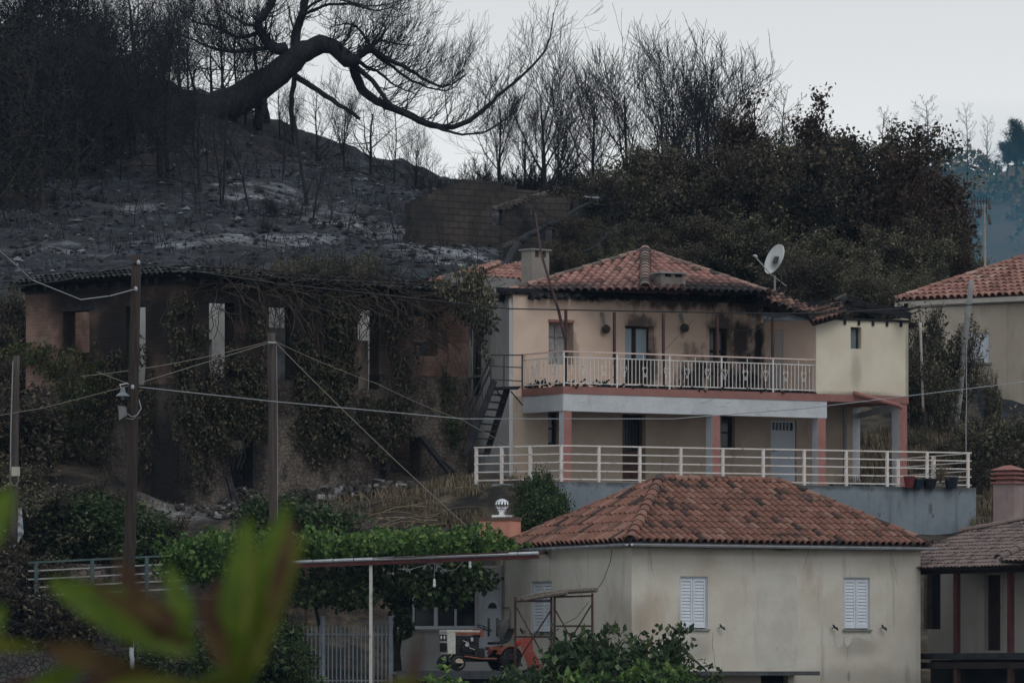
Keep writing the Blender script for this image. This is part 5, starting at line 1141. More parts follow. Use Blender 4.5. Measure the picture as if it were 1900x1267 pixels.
WS = FR(1075, 211, 1128, 212.2); m = MB(); wall(m, WS, 0, WS.L, 14, WS.Z(1100, 372), t=.3, du=.3, dz=.2, solid=lambda u, z: z < WS.Z(1100, 374) + .3 * noise.noise(Vector((u * .9, 2, 0))))
o = m.build('wrecked_shed', M_block); tag(o, 'dark wrecked shed wall half hidden by trees right of the block ruin', 'shed')

# ================================================================== RIGHT HOUSE
GH = FR(1672, 193, 1990, 189.6); zt3 = GH.Z(1800, 562)
gh = thing('beige_house', GH.pt(0, 0, 8), 'beige house with a red tile roof at the right edge behind the burnt shrubs', 'house')
hw = hole(GH, 1792, 1836, 618, 673)
m = MB(); wall(m, GH, 0, GH.L, 6, zt3, [hw], t=.35); wall(m, Fr(GH.pt(0, -8, 0).xy, GH.pt(0, -.36, 0).xy), 0, 7.6, 6, zt3, t=.3)
m.build('wall', mat('beige_render', (.40, .345, .28), (.46, .40, .335), scale=.6, rough=.95, bump=.15, layers=[((.22, .19, .16), 1.5, .56, .76, (2, 2, .3), .5)], spots=[(P(1740, 760, 192), (4, 2, 1.2), .5), (P(1780, 560, 191.6), (5, 2, .25), .35)], spotcol=(.09, .08, .07)), gh)
m = MB(); m.fbox(GH, hw[0], hw[1], -.14, -.08, hw[2], hw[3])
for i in range(14): z = hw[2] + (hw[3] - hw[2]) * (i + .15) / 14; m.fbox(GH, hw[0] + .04, hw[1] - .04, -.08, -.055, z, z + .045)
w_ = m.build('window', M_pvc, gh); m = MB(); m.fbox(GH, hw[0] - .06, hw[1] + .08, -.07, .08, hw[2] - .07, hw[2] - .003); m.build('sill', M_conc, w_)
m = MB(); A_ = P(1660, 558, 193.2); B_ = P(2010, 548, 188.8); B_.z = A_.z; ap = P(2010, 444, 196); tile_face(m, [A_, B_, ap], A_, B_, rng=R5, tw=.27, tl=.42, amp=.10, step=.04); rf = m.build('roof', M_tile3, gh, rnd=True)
m = MB(); ridge(m, A_, ap, .12, .45, R5, .05); m.build('ridge_tiles', M_tile3, rf, rnd=True)
m = MB(); o1 = Vector((GH.n.x, GH.n.y, 0)); m.hexa([Vector((q.x, q.y, A_.z - .2)) for q in (A_, B_, B_ - o1 * .6, A_ - o1 * .6)] + [Vector((q.x, q.y, A_.z - .04)) for q in (A_, B_, B_ - o1 * .6, A_ - o1 * .6)]); m.build('eave_board', mat('pale_eave', (.40, .37, .33), (.46, .43, .39), scale=3), gh)
# aerial
an = thing('tv_aerial', P(1826, 498, 193), 'television aerial with two small arrays on a tall thin mast above the beige house roof', 'aerial')
m = MB(); m.tube([P(1828, 500, 193), P(1826, 380, 193)], [.045, .035], 8); m.build('mast', mat('mast_steel', (.25, .22, .19), (.34, .3, .26), scale=4, rough=.6), an)
m = MB()
for z0, pxs in ((374, (1803, 1836)), (391, (1801, 1830))):
    a, b = P(pxs[0], z0, 192.4), P(pxs[1], z0, 193.4); m.bar(a, b, .05)
    for i in range(7): q = a.lerp(b, i / 6); m.bar(q + Vector((0, 0, -.12)), q + Vector((0, 0, .14)), .03)
for sx, sy in ((1804, 371), (1800, 386), (1804, 400), (1834, 371), (1834, 399)): m.bar(P(sx, sy, 192.5), P(sx + 3, sy + 17, 192.3), .09, .05)
m.bar(P(1817, 388, 192.8), P(1814, 407, 192.8), .03); m.build('elements', M_steelblk, an)

# ================================================================== BOTTOM RIGHT HOUSE
WH = FR(1690, 155.5, 1930, 151.0); wh = thing('galleried_house', WH.pt(0, 0, -2), 'old whitewashed house with brown tile roof and gallery on dark red posts', 'house')
oB = -1.8
M_whw = mat('flaking_whitewash', (.38, .365, .335), (.45, .43, .40), scale=1, rough=.95, bump=.2, layers=[((.36, .30, .2), .7, .55, .68, (2, 2, .3), .6), ((.2, .16, .13), 2.5, .67, .71, (1, 1, .8), .8)])
zf = WH.Z(1790, 1211, -.5); zc = WH.Z(1790, 1062, 0)
h1 = hole(WH, 1713, 1745, 1064, 1167, oB); h2 = hole(WH, 1826, 1856, 1066, 1206, oB)
m = MB(); wall(m, WH, -1.5, WH.L, zf, zc + .5, [h1, h2], t=.4, o=oB); m.build('wall', M_whw, wh)
m = MB(); m.fbox(WH, h1[0] + .16, h1[1], oB - .25, oB - .2, h1[2], h1[3]); m.build('window', M_dark, wh)
m = MB(); m.fbox(WH, h1[0], h1[0] + .14, oB - .22, oB - .02, h1[2] + .01, h1[3] - .01); m.build('shutter', mat('brown_shutter', (.09, .07, .06), (.13, .1, .085), scale=5), wh)
m = MB(); m.fbox(WH, h2[0], h2[1], oB - .2, oB - .15, h2[2], h2[3]); m.build('door', mat('dark_red_door', (.035, .018, .02), (.055, .028, .03), scale=4), wh)
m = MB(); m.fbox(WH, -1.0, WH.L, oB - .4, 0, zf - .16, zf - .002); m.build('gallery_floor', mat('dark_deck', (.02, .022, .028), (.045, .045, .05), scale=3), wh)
m = MB(); m.fbox(WH, 0, WH.L, -.12, .0, zc - .02, zc + .20); m.fbox(WH, 0, WH.L, -.1, 0, zf - .42, zf - .25); m.build('gallery_beam', mat('dark_beam', (.022, .015, .015), (.04, .027, .026), scale=4), wh)
for px in (1776, 1876):
    u = WH.U(px, -.1); m = MB(); m.fbox(WH, u - .07, u + .07, -.16, -.02, zf, zc - .02); m.build('gallery_post', mat('dark_red_post', (.06, .02, .022), (.085, .03, .03), scale=4) if 'M_rp' not in globals() else M_rp, wh)
    m = MB(); m.fbox(WH, u - .06, u + .08, -.16, -.02, -2, zf - .42); m.build('lower_post', M_rust, wh)
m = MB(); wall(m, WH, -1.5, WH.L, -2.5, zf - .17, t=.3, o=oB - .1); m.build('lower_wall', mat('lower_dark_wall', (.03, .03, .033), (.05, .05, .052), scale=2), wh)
m = MB(); A_ = WH.pt(-.5, .45, zc + .14); B_ = WH.pt(WH.L + .5, .45, zc + .14); ap1 = P(1700, 986, 160.5); ap2 = P(1960, 906, 156.5)
q1 = WH.pt(-.5, -1.2, 0); 
# roof plane: eave plus a rising hip silhouette to the right
nrm = (B_ - A_).normalized(); run = 5.4; rise = (H0 - 915) / FP * 157.2 - A_.z
C_ = B_ + Vector((-WH.n.x, -WH.n.y, 0)) * run + Vector((0, 0, rise)); D__ = A_ + Vector((-WH.n.x, -WH.n.y, 0)) * 2.6 + Vector((0, 0, rise * 2.6 / run))
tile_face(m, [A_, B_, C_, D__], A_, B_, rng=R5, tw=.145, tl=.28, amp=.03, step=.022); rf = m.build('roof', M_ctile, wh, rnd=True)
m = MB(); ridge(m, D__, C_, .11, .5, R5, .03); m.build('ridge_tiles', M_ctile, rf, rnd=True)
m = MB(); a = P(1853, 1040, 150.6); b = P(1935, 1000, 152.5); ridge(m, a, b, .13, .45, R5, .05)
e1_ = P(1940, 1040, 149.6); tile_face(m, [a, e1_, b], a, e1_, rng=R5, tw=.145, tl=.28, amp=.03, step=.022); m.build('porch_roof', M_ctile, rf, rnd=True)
FC = FR(1843, 163, 1882, 162.6); ch = thing('chimney', FC.pt(0, 0, 4), 'grey pink chimney with three layered red cap behind the brown tile roof', 'chimney')
m = MB(); m.fbox(FC, 0, FC.L, -.55, 0, 3.6, FC.Z(1862, 897)); m.build('stack', mat('pinkish_render', (.25, .19, .185), (.31, .24, .23), scale=1.5, layers=[((.13, .07, .07), 2.5, .57, .7, (3, 3, .2), .7)]), ch)
m = MB(); z = FC.Z(1862, 897)
for k in range(3): m.fbox(FC, -.06, FC.L + .06, -.6, .06, z + .002 + k * .13, z + .055 + k * .13); m.fbox(FC, .06, FC.L - .06, -.48, -.06, z + .057 + k * .13, z + .13 + k * .13)
z2 = z + .39; q = [FC.pt(-.07, .07, z2), FC.pt(FC.L + .07, .07, z2), FC.pt(FC.L + .07, -.61, z2), FC.pt(-.07, -.61, z2)]; t_ = [p.lerp((q[0] + q[2]) / 2, .8) + Vector((0, 0, .14)) for p in q]; m.hexa(q + t_); m.build('cap', mat('red_cap', (.24, .10, .09), (.30, .15, .13), scale=5), ch)

# ================================================================== POLES AND CABLES
def pole(p0, p1, r0, r1, mt, label, extra=None, name='utility_pole', cat='utility pole'):
    o = thing(name, p0, label, cat); m = MB(); R6 = random.Random(int(p0.x * 7)); n = 10
    m.tube([p0.lerp(p1, i / n) + Vector((R6.uniform(-.01, .01), 0, 0)) for i in range(n + 1)], [r0 + (r1 - r0) * i / n for i in range(n + 1)], 14); m.build('shaft', mt, o, smooth=True); return o
p1_ = pole(P(236, 1200, 150), P(254, 473, 150), .165, .125, M_wood, 'tallest dark brown wooden utility pole with an enamel lamp and box on it')
m = MB(); c = P(228, 735, 149.8); m.lathe(c, (0, 0, 1), [(0, .19), (.03, .17), (.10, .08), (.22, .05), (.24, .02)], 18); m.lathe(c, (0, 0, -1), [(0, .05), (.08, .05), (.1, .02)], 10); lp = m.build('lamp_shade', mat('enamel_grey', (.13, .15, .165), (.17, .19, .21), scale=4, rough=.4), p1_)
m = MB(); m.tube([P(226, 722, 149.8), P(222, 714, 149.8), P(236, 711, 149.9), P(246, 718, 150)], .018, 6); m.build('lamp_arm', M_zinc, p1_)
m = MB(); fr = FR(220, 149.9, 236, 149.6); m.hexa([P(221, 780, 149.9), P(236, 770, 149.6), P(236, 770, 149.8), P(221, 780, 150.1), P(219, 752, 149.9), P(234, 755, 149.6), P(234, 755, 149.8), P(219, 752, 150.1)]); m.build('meter_box', M_conc, p1_)
m = MB(); m.tube([P(236, 767, 149.8), P(244, 773, 149.7), P(254, 770, 149.7), P(262, 758, 149.8), P(258, 742, 149.9)], .012, 5); m.tube([P(232, 775, 149.8), P(246, 778, 149.7), P(258, 766, 149.7)], .01, 5); m.build('loose_wire', M_cablew, p1_)
m = MB(); 
for (x, y) in ((257, 487), (252, 536), (246, 718)): c = P(x, y, 149.85); m.lathe(c, (0, -.3, 1), [(-.06, .02), (-.03, .045), (.03, .045), (.06, .02)], 8)
m.build('insulator', M_pvcsh, p1_)
p2_ = pole(P(508, 990, 158), P(504, 618, 158), .13, .105, M_wood2, 'middle greyish wooden pole with wires fanning out from its top')
m = MB(); m.tube([P(498, 636, 157.8), P(512, 636, 157.85)], .03, 6); m.tube([P(513, 640, 157.85), P(515, 800, 157.85), P(515, 980, 157.85)], .007, 4); m.build('wire_band', M_cablew, p2_)
p3_ = pole(P(25, 1010, 155), P(31, 660, 155), .11, .09, M_wood2, 'thin grey pole with a meter box and a looped conduit at the left edge')
m = MB(); fr = FR(24, 154.8, 37, 154.75); m.fbox(fr, 0, fr.L, 0, .12, fr.Z(30, 883), fr.Z(30, 866)); m.build('meter_box', mat('cream_box', (.42, .41, .33), (.48, .46, .38), scale=4, rough=.6), p3_)
m = MB(); m.tube([P(24, 670, 154.88), P(20, 800, 154.88), P(19, 890, 154.88), P(22, 900, 154.85), P(30, 901, 154.85), P(34, 893, 154.85), P(34, 884, 154.83)], .018, 6); m.build('conduit', M_conc, p3_)
p4_ = pole(P(1772, 800, 186), P(1803, 520, 186), .12, .085, M_conc, 'grey leaning concrete pole among the shrubs in front of the beige house')
p5_ = pole(P(1713, 765, 184), P(1708, 598, 184), .045, .04, mat('rusty_white_pipe', (.42, .4, .38), (.3, .2, .16), scale=2, lo=.5, hi=.7), 'thin rust flecked white pipe standing right of the cream room', name='pipe_post', cat='pipe')
p6_ = pole(P(1792, 845, 172), P(1794, 640, 173), .018, .010, M_conc, 'very thin pale rod rising at the right end of the terrace railing', name='thin_rod', cat='rod')
def cable(pts, mt, label, r=.015, sag=0.0, name='overhead_cable', n=18):
    ps = [P(*q) for q in pts]; path = []
    for i in range(len(ps) - 1):
        for k in range(n): f = k / n; q = ps[i].lerp(ps[i + 1], f); q.z -= sag * 4 * f * (1 - f); path.append(q)
    path.append(ps[-1]); m = MB(); m.tube(path, r, 5); o = m.build(name, mt, smooth=True); tag(o, label, 'cable', 'cables strung between the poles and houses')
cable([(-60, 412, 140), (60, 520, 145), (150, 556, 148), (205, 549, 149.5), (253, 536, 149.9)], M_cablew, 'grey cable swooping down from the upper left corner to the tall dark pole', .014)
cable([(-60, 552, 146), (0, 536, 147), (120, 520, 148.5), (253, 489, 149.9)], M_cableb, 'twisted black cable from the left edge to the top of the tall dark pole', .02)
cable([(257, 488, 149.9), (520, 527, 160), (945, 573, 168), (1420, 582, 170), (1530, 581, 171), (1905, 560, 178)], M_cableb, 'thick black cable from the tall dark pole across the burnt house front', .02, .0)
cable([(258, 718, 149.9), (500, 744, 150), (860, 777, 150), (1250, 777, 150), (1500, 757, 150), (1905, 708, 150)], M_cablew, 'long pale cable sagging across the whole picture below the balcony', .012)
cable([(-60, 780, 150), (80, 757, 151), (250, 713, 152), (500, 636, 157.9)], M_cablet, 'tan wire from the lower left rising to the middle pole', .009)
cable([(150, 698, 153), (500, 633, 157.9)], M_cablet, 'fainter tan wire to the middle pole just above the other', .009, .12)
cable([(180, 690, 152), (236, 711, 150)], M_cablet, 'short wire ending at the lamp on the tall dark pole', .009)
cable([(512, 636, 157.9), (900, 1006, 156)], M_cablet, 'straight tan wire descending from the middle pole to the vine pergola', .011, .10)
cable([(512, 634, 157.9), (700, 712, 160), (860, 780, 162), (1000, 850, 163.2), (1142, 916, 163)], M_cablet, 'thin wire from the middle pole slanting down to the grey terrace wall', .009, .05)
cable([(1316, 555, 172.9), (1332, 590, 172), (1370, 614, 172), (1410, 610, 172), (1440, 568, 173)], M_cableb, 'black cable hanging in a loop on the pink wall above the sooty doors', .016)
cable([(1288, 592, 172), (1235, 648, 171.8)], M_cableb, 'fine dark wire slanting on the pink wall right of the lamp', .006)
cable([(986, 400, 202), (985, 380, 204), (1004, 440, 204), (1015, 470, 203)], M_cableb, 'dark hose draped from the block ruin to the chimney', .02)
# ================================================================== YARD, LEFT OF THE NEAR HOUSE
R7 = random.Random(21)
GF = FR(728, 158.2, 932, 156.9)
po = thing('glazed_porch', GF.pt(0, 0, -1), 'shaded glazed porch with dark window panes left of the cream house', 'porch')
zs_ = GF.Z(800, 1166); zp = GF.Z(800, 1050)
m = MB(); dh = hole(GF, 889, 930, 1086, 1215); wh_ = (GF.U(732), GF.U(884), zs_, GF.Z(800, 1086))
wall(m, GF, 0, GF.L, -2, zp, [dh, wh_], t=.25); m.build('wall', mat('shaded_grey_render', (.30, .30, .30), (.36, .36, .355), scale=1, rough=.95, layers=[((.2, .2, .2), 2, .58, .75, (2, 2, .3), .5)]), po)
m = MB(); u0, u1, z0, z1 = wh_
for px in (732, 764, 804, 842, 880):
    u = GF.U(px); w__ = .10 if px == 804 else .05; m.fbox(GF, u, u + w__, -.14, -.04, z0, z1)
m.fbox(GF, u0, u1, -.13, -.05, z0, z0 + .08); m.fbox(GF, u0, u1, -.13, -.05, z1 - .06, z1)
wn = m.build('window', M_pvcsh, po); m = MB(); m.fbox(GF, u0, u1, -.11, -.10, z0 + .02, z1 - .02); m.build('pane', M_glass, wn)
m = MB(); m.fbox(GF, u0 - .05, u1 + .05, -.03, .06, z0 - .05, z0 - .003); m.build('sill', M_conc, wn)
m = MB(); u0, u1, z0, z1 = dh; m.fbox(GF, u0 + .05, u1 - .05, -.12, -.07, z0, z1 - .05); dr = m.build('door', M_pvcsh, po)
m = MB(); m.fbox(GF, u0, u0 + .05, -.15, -.02, z0, z1); m.fbox(GF, u1 - .05, u1, -.15, -.02, z0, z1); m.fbox(GF, u0 + .05, u1 - .05, -.15, -.02, z1 - .05, z1); m.build('frame', M_pvcsh, dr)
m = MB(); cu = GF.U(914, -.07); cz = GF.Z(914, 1128, -.07); pts = [GF.pt(cu + .13 * math.cos(a), -.062, cz + .15 * math.sin(a)) for a in [math.pi * k / 10 for k in range(11)]]; m.face(pts); m.build('fanlight', M_glass, dr)
for x in (907, 923):
    m = MB(); u = GF.U(x, -.07); m.fbox(GF, u - .035, u + .03, -.069, -.062, GF.Z(914, 1180, -.07), GF.Z(914, 1146, -.07)); m.build('door_light', M_glass, dr)
m = MB(); pts = [GF.pt(cu + .2 * math.cos(a), -.06, cz - .03 + .22 * math.sin(a)) for a in [math.pi * k / 12 for k in range(13)]]; m.tube(pts, .016, 5); m.build('arch_moulding', M_pvc, dr)
# conduit, cloth covered meter at the wall corner
mt_ = thing('wall_meter', FLt.pt(FLt.U(935), .1, FLt.Z(935, 1185)), 'meter wrapped in grey cloth between the white door and the cream house', 'meter')
m = MB(); c = FLt.pt(FLt.U(934, .16), .16, FLt.Z(934, 1165)); prof_ = [(-.33, .06), (-.28, .12), (-.1, .17), (.08, .19), (.2, .16), (.24, .08)]; m.lathe(c, (0, 0, 1), prof_, 11); m.build('cloth_wrap', mat('grey_cloth', (.15, .155, .15), (.24, .24, .235), scale=6, rough=1, bump=.8, bscale=10), mt_)
m = MB(); u = FLt.U(936); m.tube([FLt.pt(u, .03, FLt.Z(936, 1036)), FLt.pt(u + .02, .03, FLt.Z(936, 1100)), FLt.pt(u, .03, FLt.Z(936, 1150))], .018, 6); u2 = FLt.U(949)
m.tube([FLt.pt(u, .04, FLt.Z(936, 1127)), FLt.pt(u2 - .05, .04, FLt.Z(948, 1126)), FLt.pt(u2, .04, FLt.Z(949, 1132)), FLt.pt(u2, .04, FLt.Z(949, 1146)), FLt.pt(u2 - .1, .04, FLt.Z(946, 1151))], .022, 6); m.build('conduit', M_conc, mt_)
cable([(1136, 1012, 150.6), (1133, 1040, 150.6), (1120, 1075, 150.4), (1105, 1098, 149.0)], M_cableb, 'thin wire from the gutter of the cream house down to the scaffold', .01)
cable([(1093, 1115, 151.0), (1070, 1145, 151.4), (1046, 1157, 151.8)], M_cableb, 'thin wire curling on the cream wall behind the scaffold', .008)

# pergola with vine
PG = FR(565, 152.5, 1000, 150.0)
pg = thing('pergola', PG.pt(0, 0, -1.5), 'vine pergola with a dark red beam, zinc edge and one white post', 'pergola')
def zb_(px): return (H0 - np.interp(px, [470, 570, 1000], [1046, 1041, 1031])) / FP * 151.3
a = PG.pt(PG.U(470), 0, zb_(470)); b = PG.pt(PG.U(1000), 0, zb_(1000))
m = MB(); m.bar(a + Vector((0, 0, -.06)), b + Vector((0, 0, -.05)), .06, .10); m.build('beam', mat('dark_red_beam', (.07, .018, .022), (.10, .03, .03), scale=4, rough=.6), pg)
m = MB()
for i in range(14): f = i / 14.0; m.tube([a.lerp(b, f + .001) + Vector((0, -.03, .045)), a.lerp(b, f + .069) + Vector((0, -.03, .045))], [.045, .05], 8)
m.build('zinc_edge', M_zinc, pg)
m = MB(); q = P(688, 1047, 151.8); m.bar(Vector((q.x, q.y + .05, -1.5)), Vector((q.x, q.y + .05, q.z)), .085); m.build('post', mat('flaking_white_post', (.50, .50, .48), (.32, .27, .23), scale=5, lo=.52, hi=.68, rough=.7), pg)
m = MB()
for i in range(8): f = (i + .5) / 8; q = a.lerp(b, f); m.bar(q + Vector((0, .05, .0)), q + Vector((1.0, 6.2, .25)), .05, .07)
for i in range(6): f = i / 5; m.bar(a + Vector((1.0 * f, 6.2 * f + .1, .06 + .2 * f)), b + Vector((1.0 * f - .8, 6.2 * f + .1, .06 + .2 * f)), .03)
q1_ = a + Vector((1.2, 6.1, .2)); m.bar(Vector((q1_.x, q1_.y, -1)), q1_, .08); m.build('lattice', M_rust, pg)
nr = np.random.default_rng(31); vine = thing('grape_vine', P(640, 1080, 154), 'lush green grape vine spread over the pergola', 'vine')
bl = []
for i in range(34):
    f = i / 33; px = 350 + f * 560; D_ = 152.6 + R7.random() * 3.5
    bl.append((P(px, 1016 + R7.uniform(-5, 8) - (8 if px < 480 else 0) - 10 * f + (0 if px > 480 else 10), D_), (.75, 1.0, .30 + (.2 if R7.random() < .25 else 0)), 560))
for i in range(26):
    px = R7.uniform(335, 470); bl.append((P(px, R7.uniform(1016, 1062), 153 + R7.random() * 3), (.55, .7, .36), 190))
for i in range(15): bl.append((P(R7.uniform(300, 345), R7.uniform(1010, 1060), 153), (.3, .4, .4), 40))
for i in range(12): px = R7.uniform(360, 900); bl.append((P(px, 992 + R7.uniform(-6, 5), 154.5), (.14, .2, .3), 45))
bl.append((P(612, 985, 155), (.12, .2, .35), 60)); bl.append((P(960, 1010, 152), (.5, .4, .08), 50))
pts = blob_pts(bl, nr, .7)
def below_ok(p):
    return True
lf = MB(); leaves(lf, pts, size=.13, rng=nr, droop=.3, asp=.95); lf.build('leaves', M_vine, vine, rnd=True)
bl = []
for i in range(70):
    px = R7.choice([R7.uniform(560, 900), R7.uniform(560, 700), R7.uniform(760, 900)]); bl.append((P(px, R7.uniform(1050, 1112 if px < 860 else 1075), 153.5 + R7.random() * 3), (.45, .6, .35), 120))
for i in range(14): bl.append((P(R7.uniform(725, 760), R7.uniform(1080, 1165), 155.5), (.22, .3, .3), 60))
pts = blob_pts(bl, nr, .5); lf = MB(); leaves(lf, pts, size=.135, rng=nr, droop=.7, asp=.95); lf.build('hanging_leaves', M_green, vine, rnd=True)
m = MB()
for px in (735, 742, 600): 
    q = P(px, 1245, 155.8); path = [q]; 
    for k in range(6): path.append(path[-1] + Vector((R7.uniform(-.12, .12), R7.uniform(-.05, .05), .55)))
    m.tube(path, [.07, .06, .06, .05, .05, .04, .03], 7)
m.build('trunk', M_barkb, vine)
for (x, y0, y1, lb_) in ((806, 1047, 1075, 'light bulb hanging low on a long cord from the pergola beam'), (872, 1036, 1040, 'light bulb hanging close under the pergola beam')):
    c = P(x, y1, 151.2); L_ = thing('hanging_bulb', P(x, y0, 151.2), lb_, 'light bulb', 'bulbs under the pergola'); m = MB(); m.tube([P(x, y0 - 4, 151.2), c], .006, 4); m.build('cord', M_cablew, L_)
    m = MB(); m.lathe(c, (0, 0, -1), [(-.02, .015), (0, .032), (.09, .036), (.1, .03)], 8); m.build('socket', M_pvc, L_); m = MB(); m.lathe(c + Vector((0, 0, -.1)), (0, 0, -1), [(0, .028), (.04, .042), (.08, .04), (.11, .015)], 10); m.build('bulb', mat('frosted_bulb', (.6, .62, .6), rough=.2), L_)
cable([(738, 1055, 151.2), (760, 1056, 151.2), (806, 1044, 151.2)], M_cablew, 'pale flex drooping left of the long hanging bulb', .006)
cable([(800, 1036, 151.1), (812, 1048, 151.1), (828, 1059, 151.1), (846, 1056, 151.1), (858, 1043, 151.1), (864, 1030, 151.1)], M_cablew, 'pale flex hanging in a deep loop between the two bulbs', .007)

# platform with tractor
PF = FR(736, 151.6, 1300, 146.6); zp_ = PF.Z(860, 1243.5)
pf = thing('parking_slab', PF.pt(0, 0, -1), 'dark edged concrete slab under the garden tractor', 'slab')
m = MB(); q = [PF.pt(0, 0, 0), PF.pt(PF.L * .62, 0, 0), PF.pt(PF.L * .62, -6.5, 0), PF.pt(0, -6.5, 0)]
m.hexa([Vector((p.x, p.y, zp_ - .22)) for p in q] + [Vector((p.x, p.y, zp_)) for p in q]); m.build('slab', mat('slab_edge', (.045, .05, .06), (.07, .075, .085), scale=3, rough=.8), pf)
m = MB(); wall(m, PF, .4, PF.L * .62, -2.5, zp_ - .221, t=.3, o=-.4); m.build('wall', mat('slab_wall', (.022, .025, .032), (.035, .038, .045), scale=2), pf)
# tractor: frame with x forward, along u
TC = P(852, 1243.5, 151.3); tx = Vector((-.90, -.43, 0)).normalized(); ty = Vector((tx.y, -tx.x, 0)) * -1   # ty: towards the camera side
if ty.y > 0: ty = -ty
tr = thing('garden_tractor', (TC.x, TC.y, zp_), 'small white and orange garden tractor with a black seat parked on the slab', 'tractor')
T0 = Vector((TC.x, TC.y, zp_)) + tx * -.05 - ty * .36
def tp(x, y, z): return T0 + tx * x + ty * y + Vector((0, 0, z))
def tbox(m, x0, x1, y0, y1, z0, z1, sx=0):
    a = [tp(x0, y1, z0), tp(x1, y1, z0), tp(x1, y0, z0), tp(x0, y0, z0)]; b = [tp(x0, y1, z1), tp(x1 + sx, y1, z1), tp(x1 + sx, y0, z1), tp(x0, y0, z1)]
    m.hexa(a + b)
M_tw = mat('tractor_white', (.44, .44, .40), (.54, .53, .49), scale=4, rough=.45, layers=[((.16, .12, .09), 9, .56, .72, (1, 1, 1), .75)])
M_to = mat('tractor_orange', (.21, .065, .042), (.27, .09, .058), scale=4, rough=.5, layers=[((.09, .045, .035), 8, .54, .70, (1, 1, 1), .75)])
M_tk = mat('tractor_black', (.012, .012, .014), (.025, .024, .025), scale=6, rough=.6)
W2 = .25
m = MB(); tbox(m, .10, .32, -W2, W2, .44, 1.02, .03); m.build('grille_housing', M_tw, tr)
m = MB(); tbox(m, -.62, .36, -W2, W2, 1.022, 1.07); tbox(m, -.62, .34, -W2 + .02, W2 - .02, 1.071, 1.085); h_ = m.build('hood', M_tw, tr)
m = MB(); tbox(m, -.60, .10, W2 - .005, W2 + .012, .955, 1.02); tbox(m, -.62, -.42, -W2 + .01, W2 - .01, 1.086, 1.11); tbox(m, -.72, -.622, -W2, W2, .90, 1.09, 0); m.build('hood_stripe', M_to, h_)
m = MB(); tbox(m, .352, .358, -W2 + .04, W2 - .04, .50, .74, .0); tbox(m, .352, .360, -W2 + .04, W2 - .04, .80, .96, .004); m.build('grille', M_tk, tr)
for yy in (-.1, .1): m = MB(); m.lathe(tp(.365, yy, .88), tx, [(-.03, .055), (.0, .055), (.012, .03)], 12); m.build('headlight', mat('headlamp_glass', (.7, .72, .72), rough=.15) if yy < 0 else bpy.data.materials['headlamp_glass'], tr)
m = MB(); tbox(m, -.60, .09, -.2, .2, .36, .92); tbox(m, -.50, -.1, .2, .25, .5, .7); tbox(m, -.35, -.2, .2, .28, .72, .86); m.lathe(tp(-.15, .24, .6), ty, [(0, .1), (.06, .1)], 12); m.build('engine', M_tk, tr)
m = MB(); m.lathe(tp(-.2, .27, .68), ty, [(0, .05), (.05, .05)], 10); m.tube([tp(-.1, .27, .80), tp(-.25, .3, .74), tp(-.3, .28, .6), tp(-.45, .27, .56)], .015, 5); tbox(m, -.4, -.33, .23, .29, .78, .88); m.build('engine_fittings', M_zinc, tr)
m = MB(); tbox(m, -1.75, .22, -.14, .14, .24, .36); tbox(m, .22, .30, -.2, .2, .26, .42); m.bar(tp(.12, -.38, .22), tp(.12, .38, .22), .06); tbox(m, -.75, -.45, -.28, .28, .36, .6); m.build('frame', M_tk, tr)
m = MB(); tbox(m, .302, .31, -.08, .08, .33, .38); m.build('name_plate', M_tw, tr)
m = MB(); tbox(m, -1.05, -.55, .1, .40, .30, .34); tbox(m, -1.05, -.55, -.40, -.1, .30, .34); m.bar(tp(-.15, .25, .38), tp(-.6, .36, .32), .04); m.build('footboard', M_to, tr)
def arch(m, x, y0, y1, r, z):
    pts = [(x - math.cos(a) * r, z + math.sin(a) * r) for a in [math.radians(8 + 150 * k / 9) for k in range(10)]]
    for k in range(9):
        (xa, za), (xb, zb2) = pts[k], pts[k + 1]; m.hexa([tp(xa, y1, za), tp(xb, y1, zb2), tp(xb, y0, zb2), tp(xa, y0, za), tp(xa, y1, za + .03), tp(xb, y1, zb2 + .03), tp(xb, y0, zb2 + .03), tp(xa, y0, za + .03)])
for sg in (1, -1):
    m = MB(); y0, y1 = (.14, .46) if sg > 0 else (-.46, -.14); arch(m, -1.45, y0, y1, .34, .30); m.build('fender', M_to, tr)
m = MB(); tbox(m, -1.75, -.95, -.14, .14, .55, .64); tbox(m, -1.72, -1.62, -.3, .3, .5, .66); m.build('rear_deck', M_to, tr)
def wheel(x, y, r, wd, rim):
    m = MB(); c = tp(x, y, r); m.lathe(c, ty, [(-wd / 2, r * .62), (-wd / 2, r * .9), (-wd * .3, r), (wd * .3, r), (wd / 2, r * .9), (wd / 2, r * .62)], 22)
    for k in range(22): a = 2 * math.pi * k / 22; d_ = tx * math.cos(a) + Vector((0, 0, 1)) * math.sin(a); m.bar(c + d_ * (r * .995) - ty * wd * .35, c + d_ * (r * .995) + ty * wd * .35, .03, .02, up=d_)
    w_ = m.build('wheel', M_tk, tr); m = MB(); m.lathe(c, ty, [(wd / 2 - .01, r * .62), (wd / 2 + .025, r * .60), (wd / 2 + .026, r * .5), (wd / 2 + .004, r * .44), (wd / 2 + .006, r * .2), (wd / 2 + .04, r * .16), (wd / 2 + .045, .01)], 18); m.build('rim', rim, w_)
M_rim = mat('cream_rim', (.52, .47, .36), (.40, .33, .25), scale=6, rough=.6)
wheel(.12, .42, .20, .16, M_rim); wheel(.12, -.42, .20, .16, M_rim); wheel(-1.45, .34, .30, .24, M_tk); wheel(-1.45, -.34, .30, .24, M_tk)
m = MB(); c = tp(-.86, 0, 1.14); ax_ = (tx * -.45 + Vector((0, 0, 1))).normalized(); e1v = ax_.cross(ty).normalized(); n_ = 24
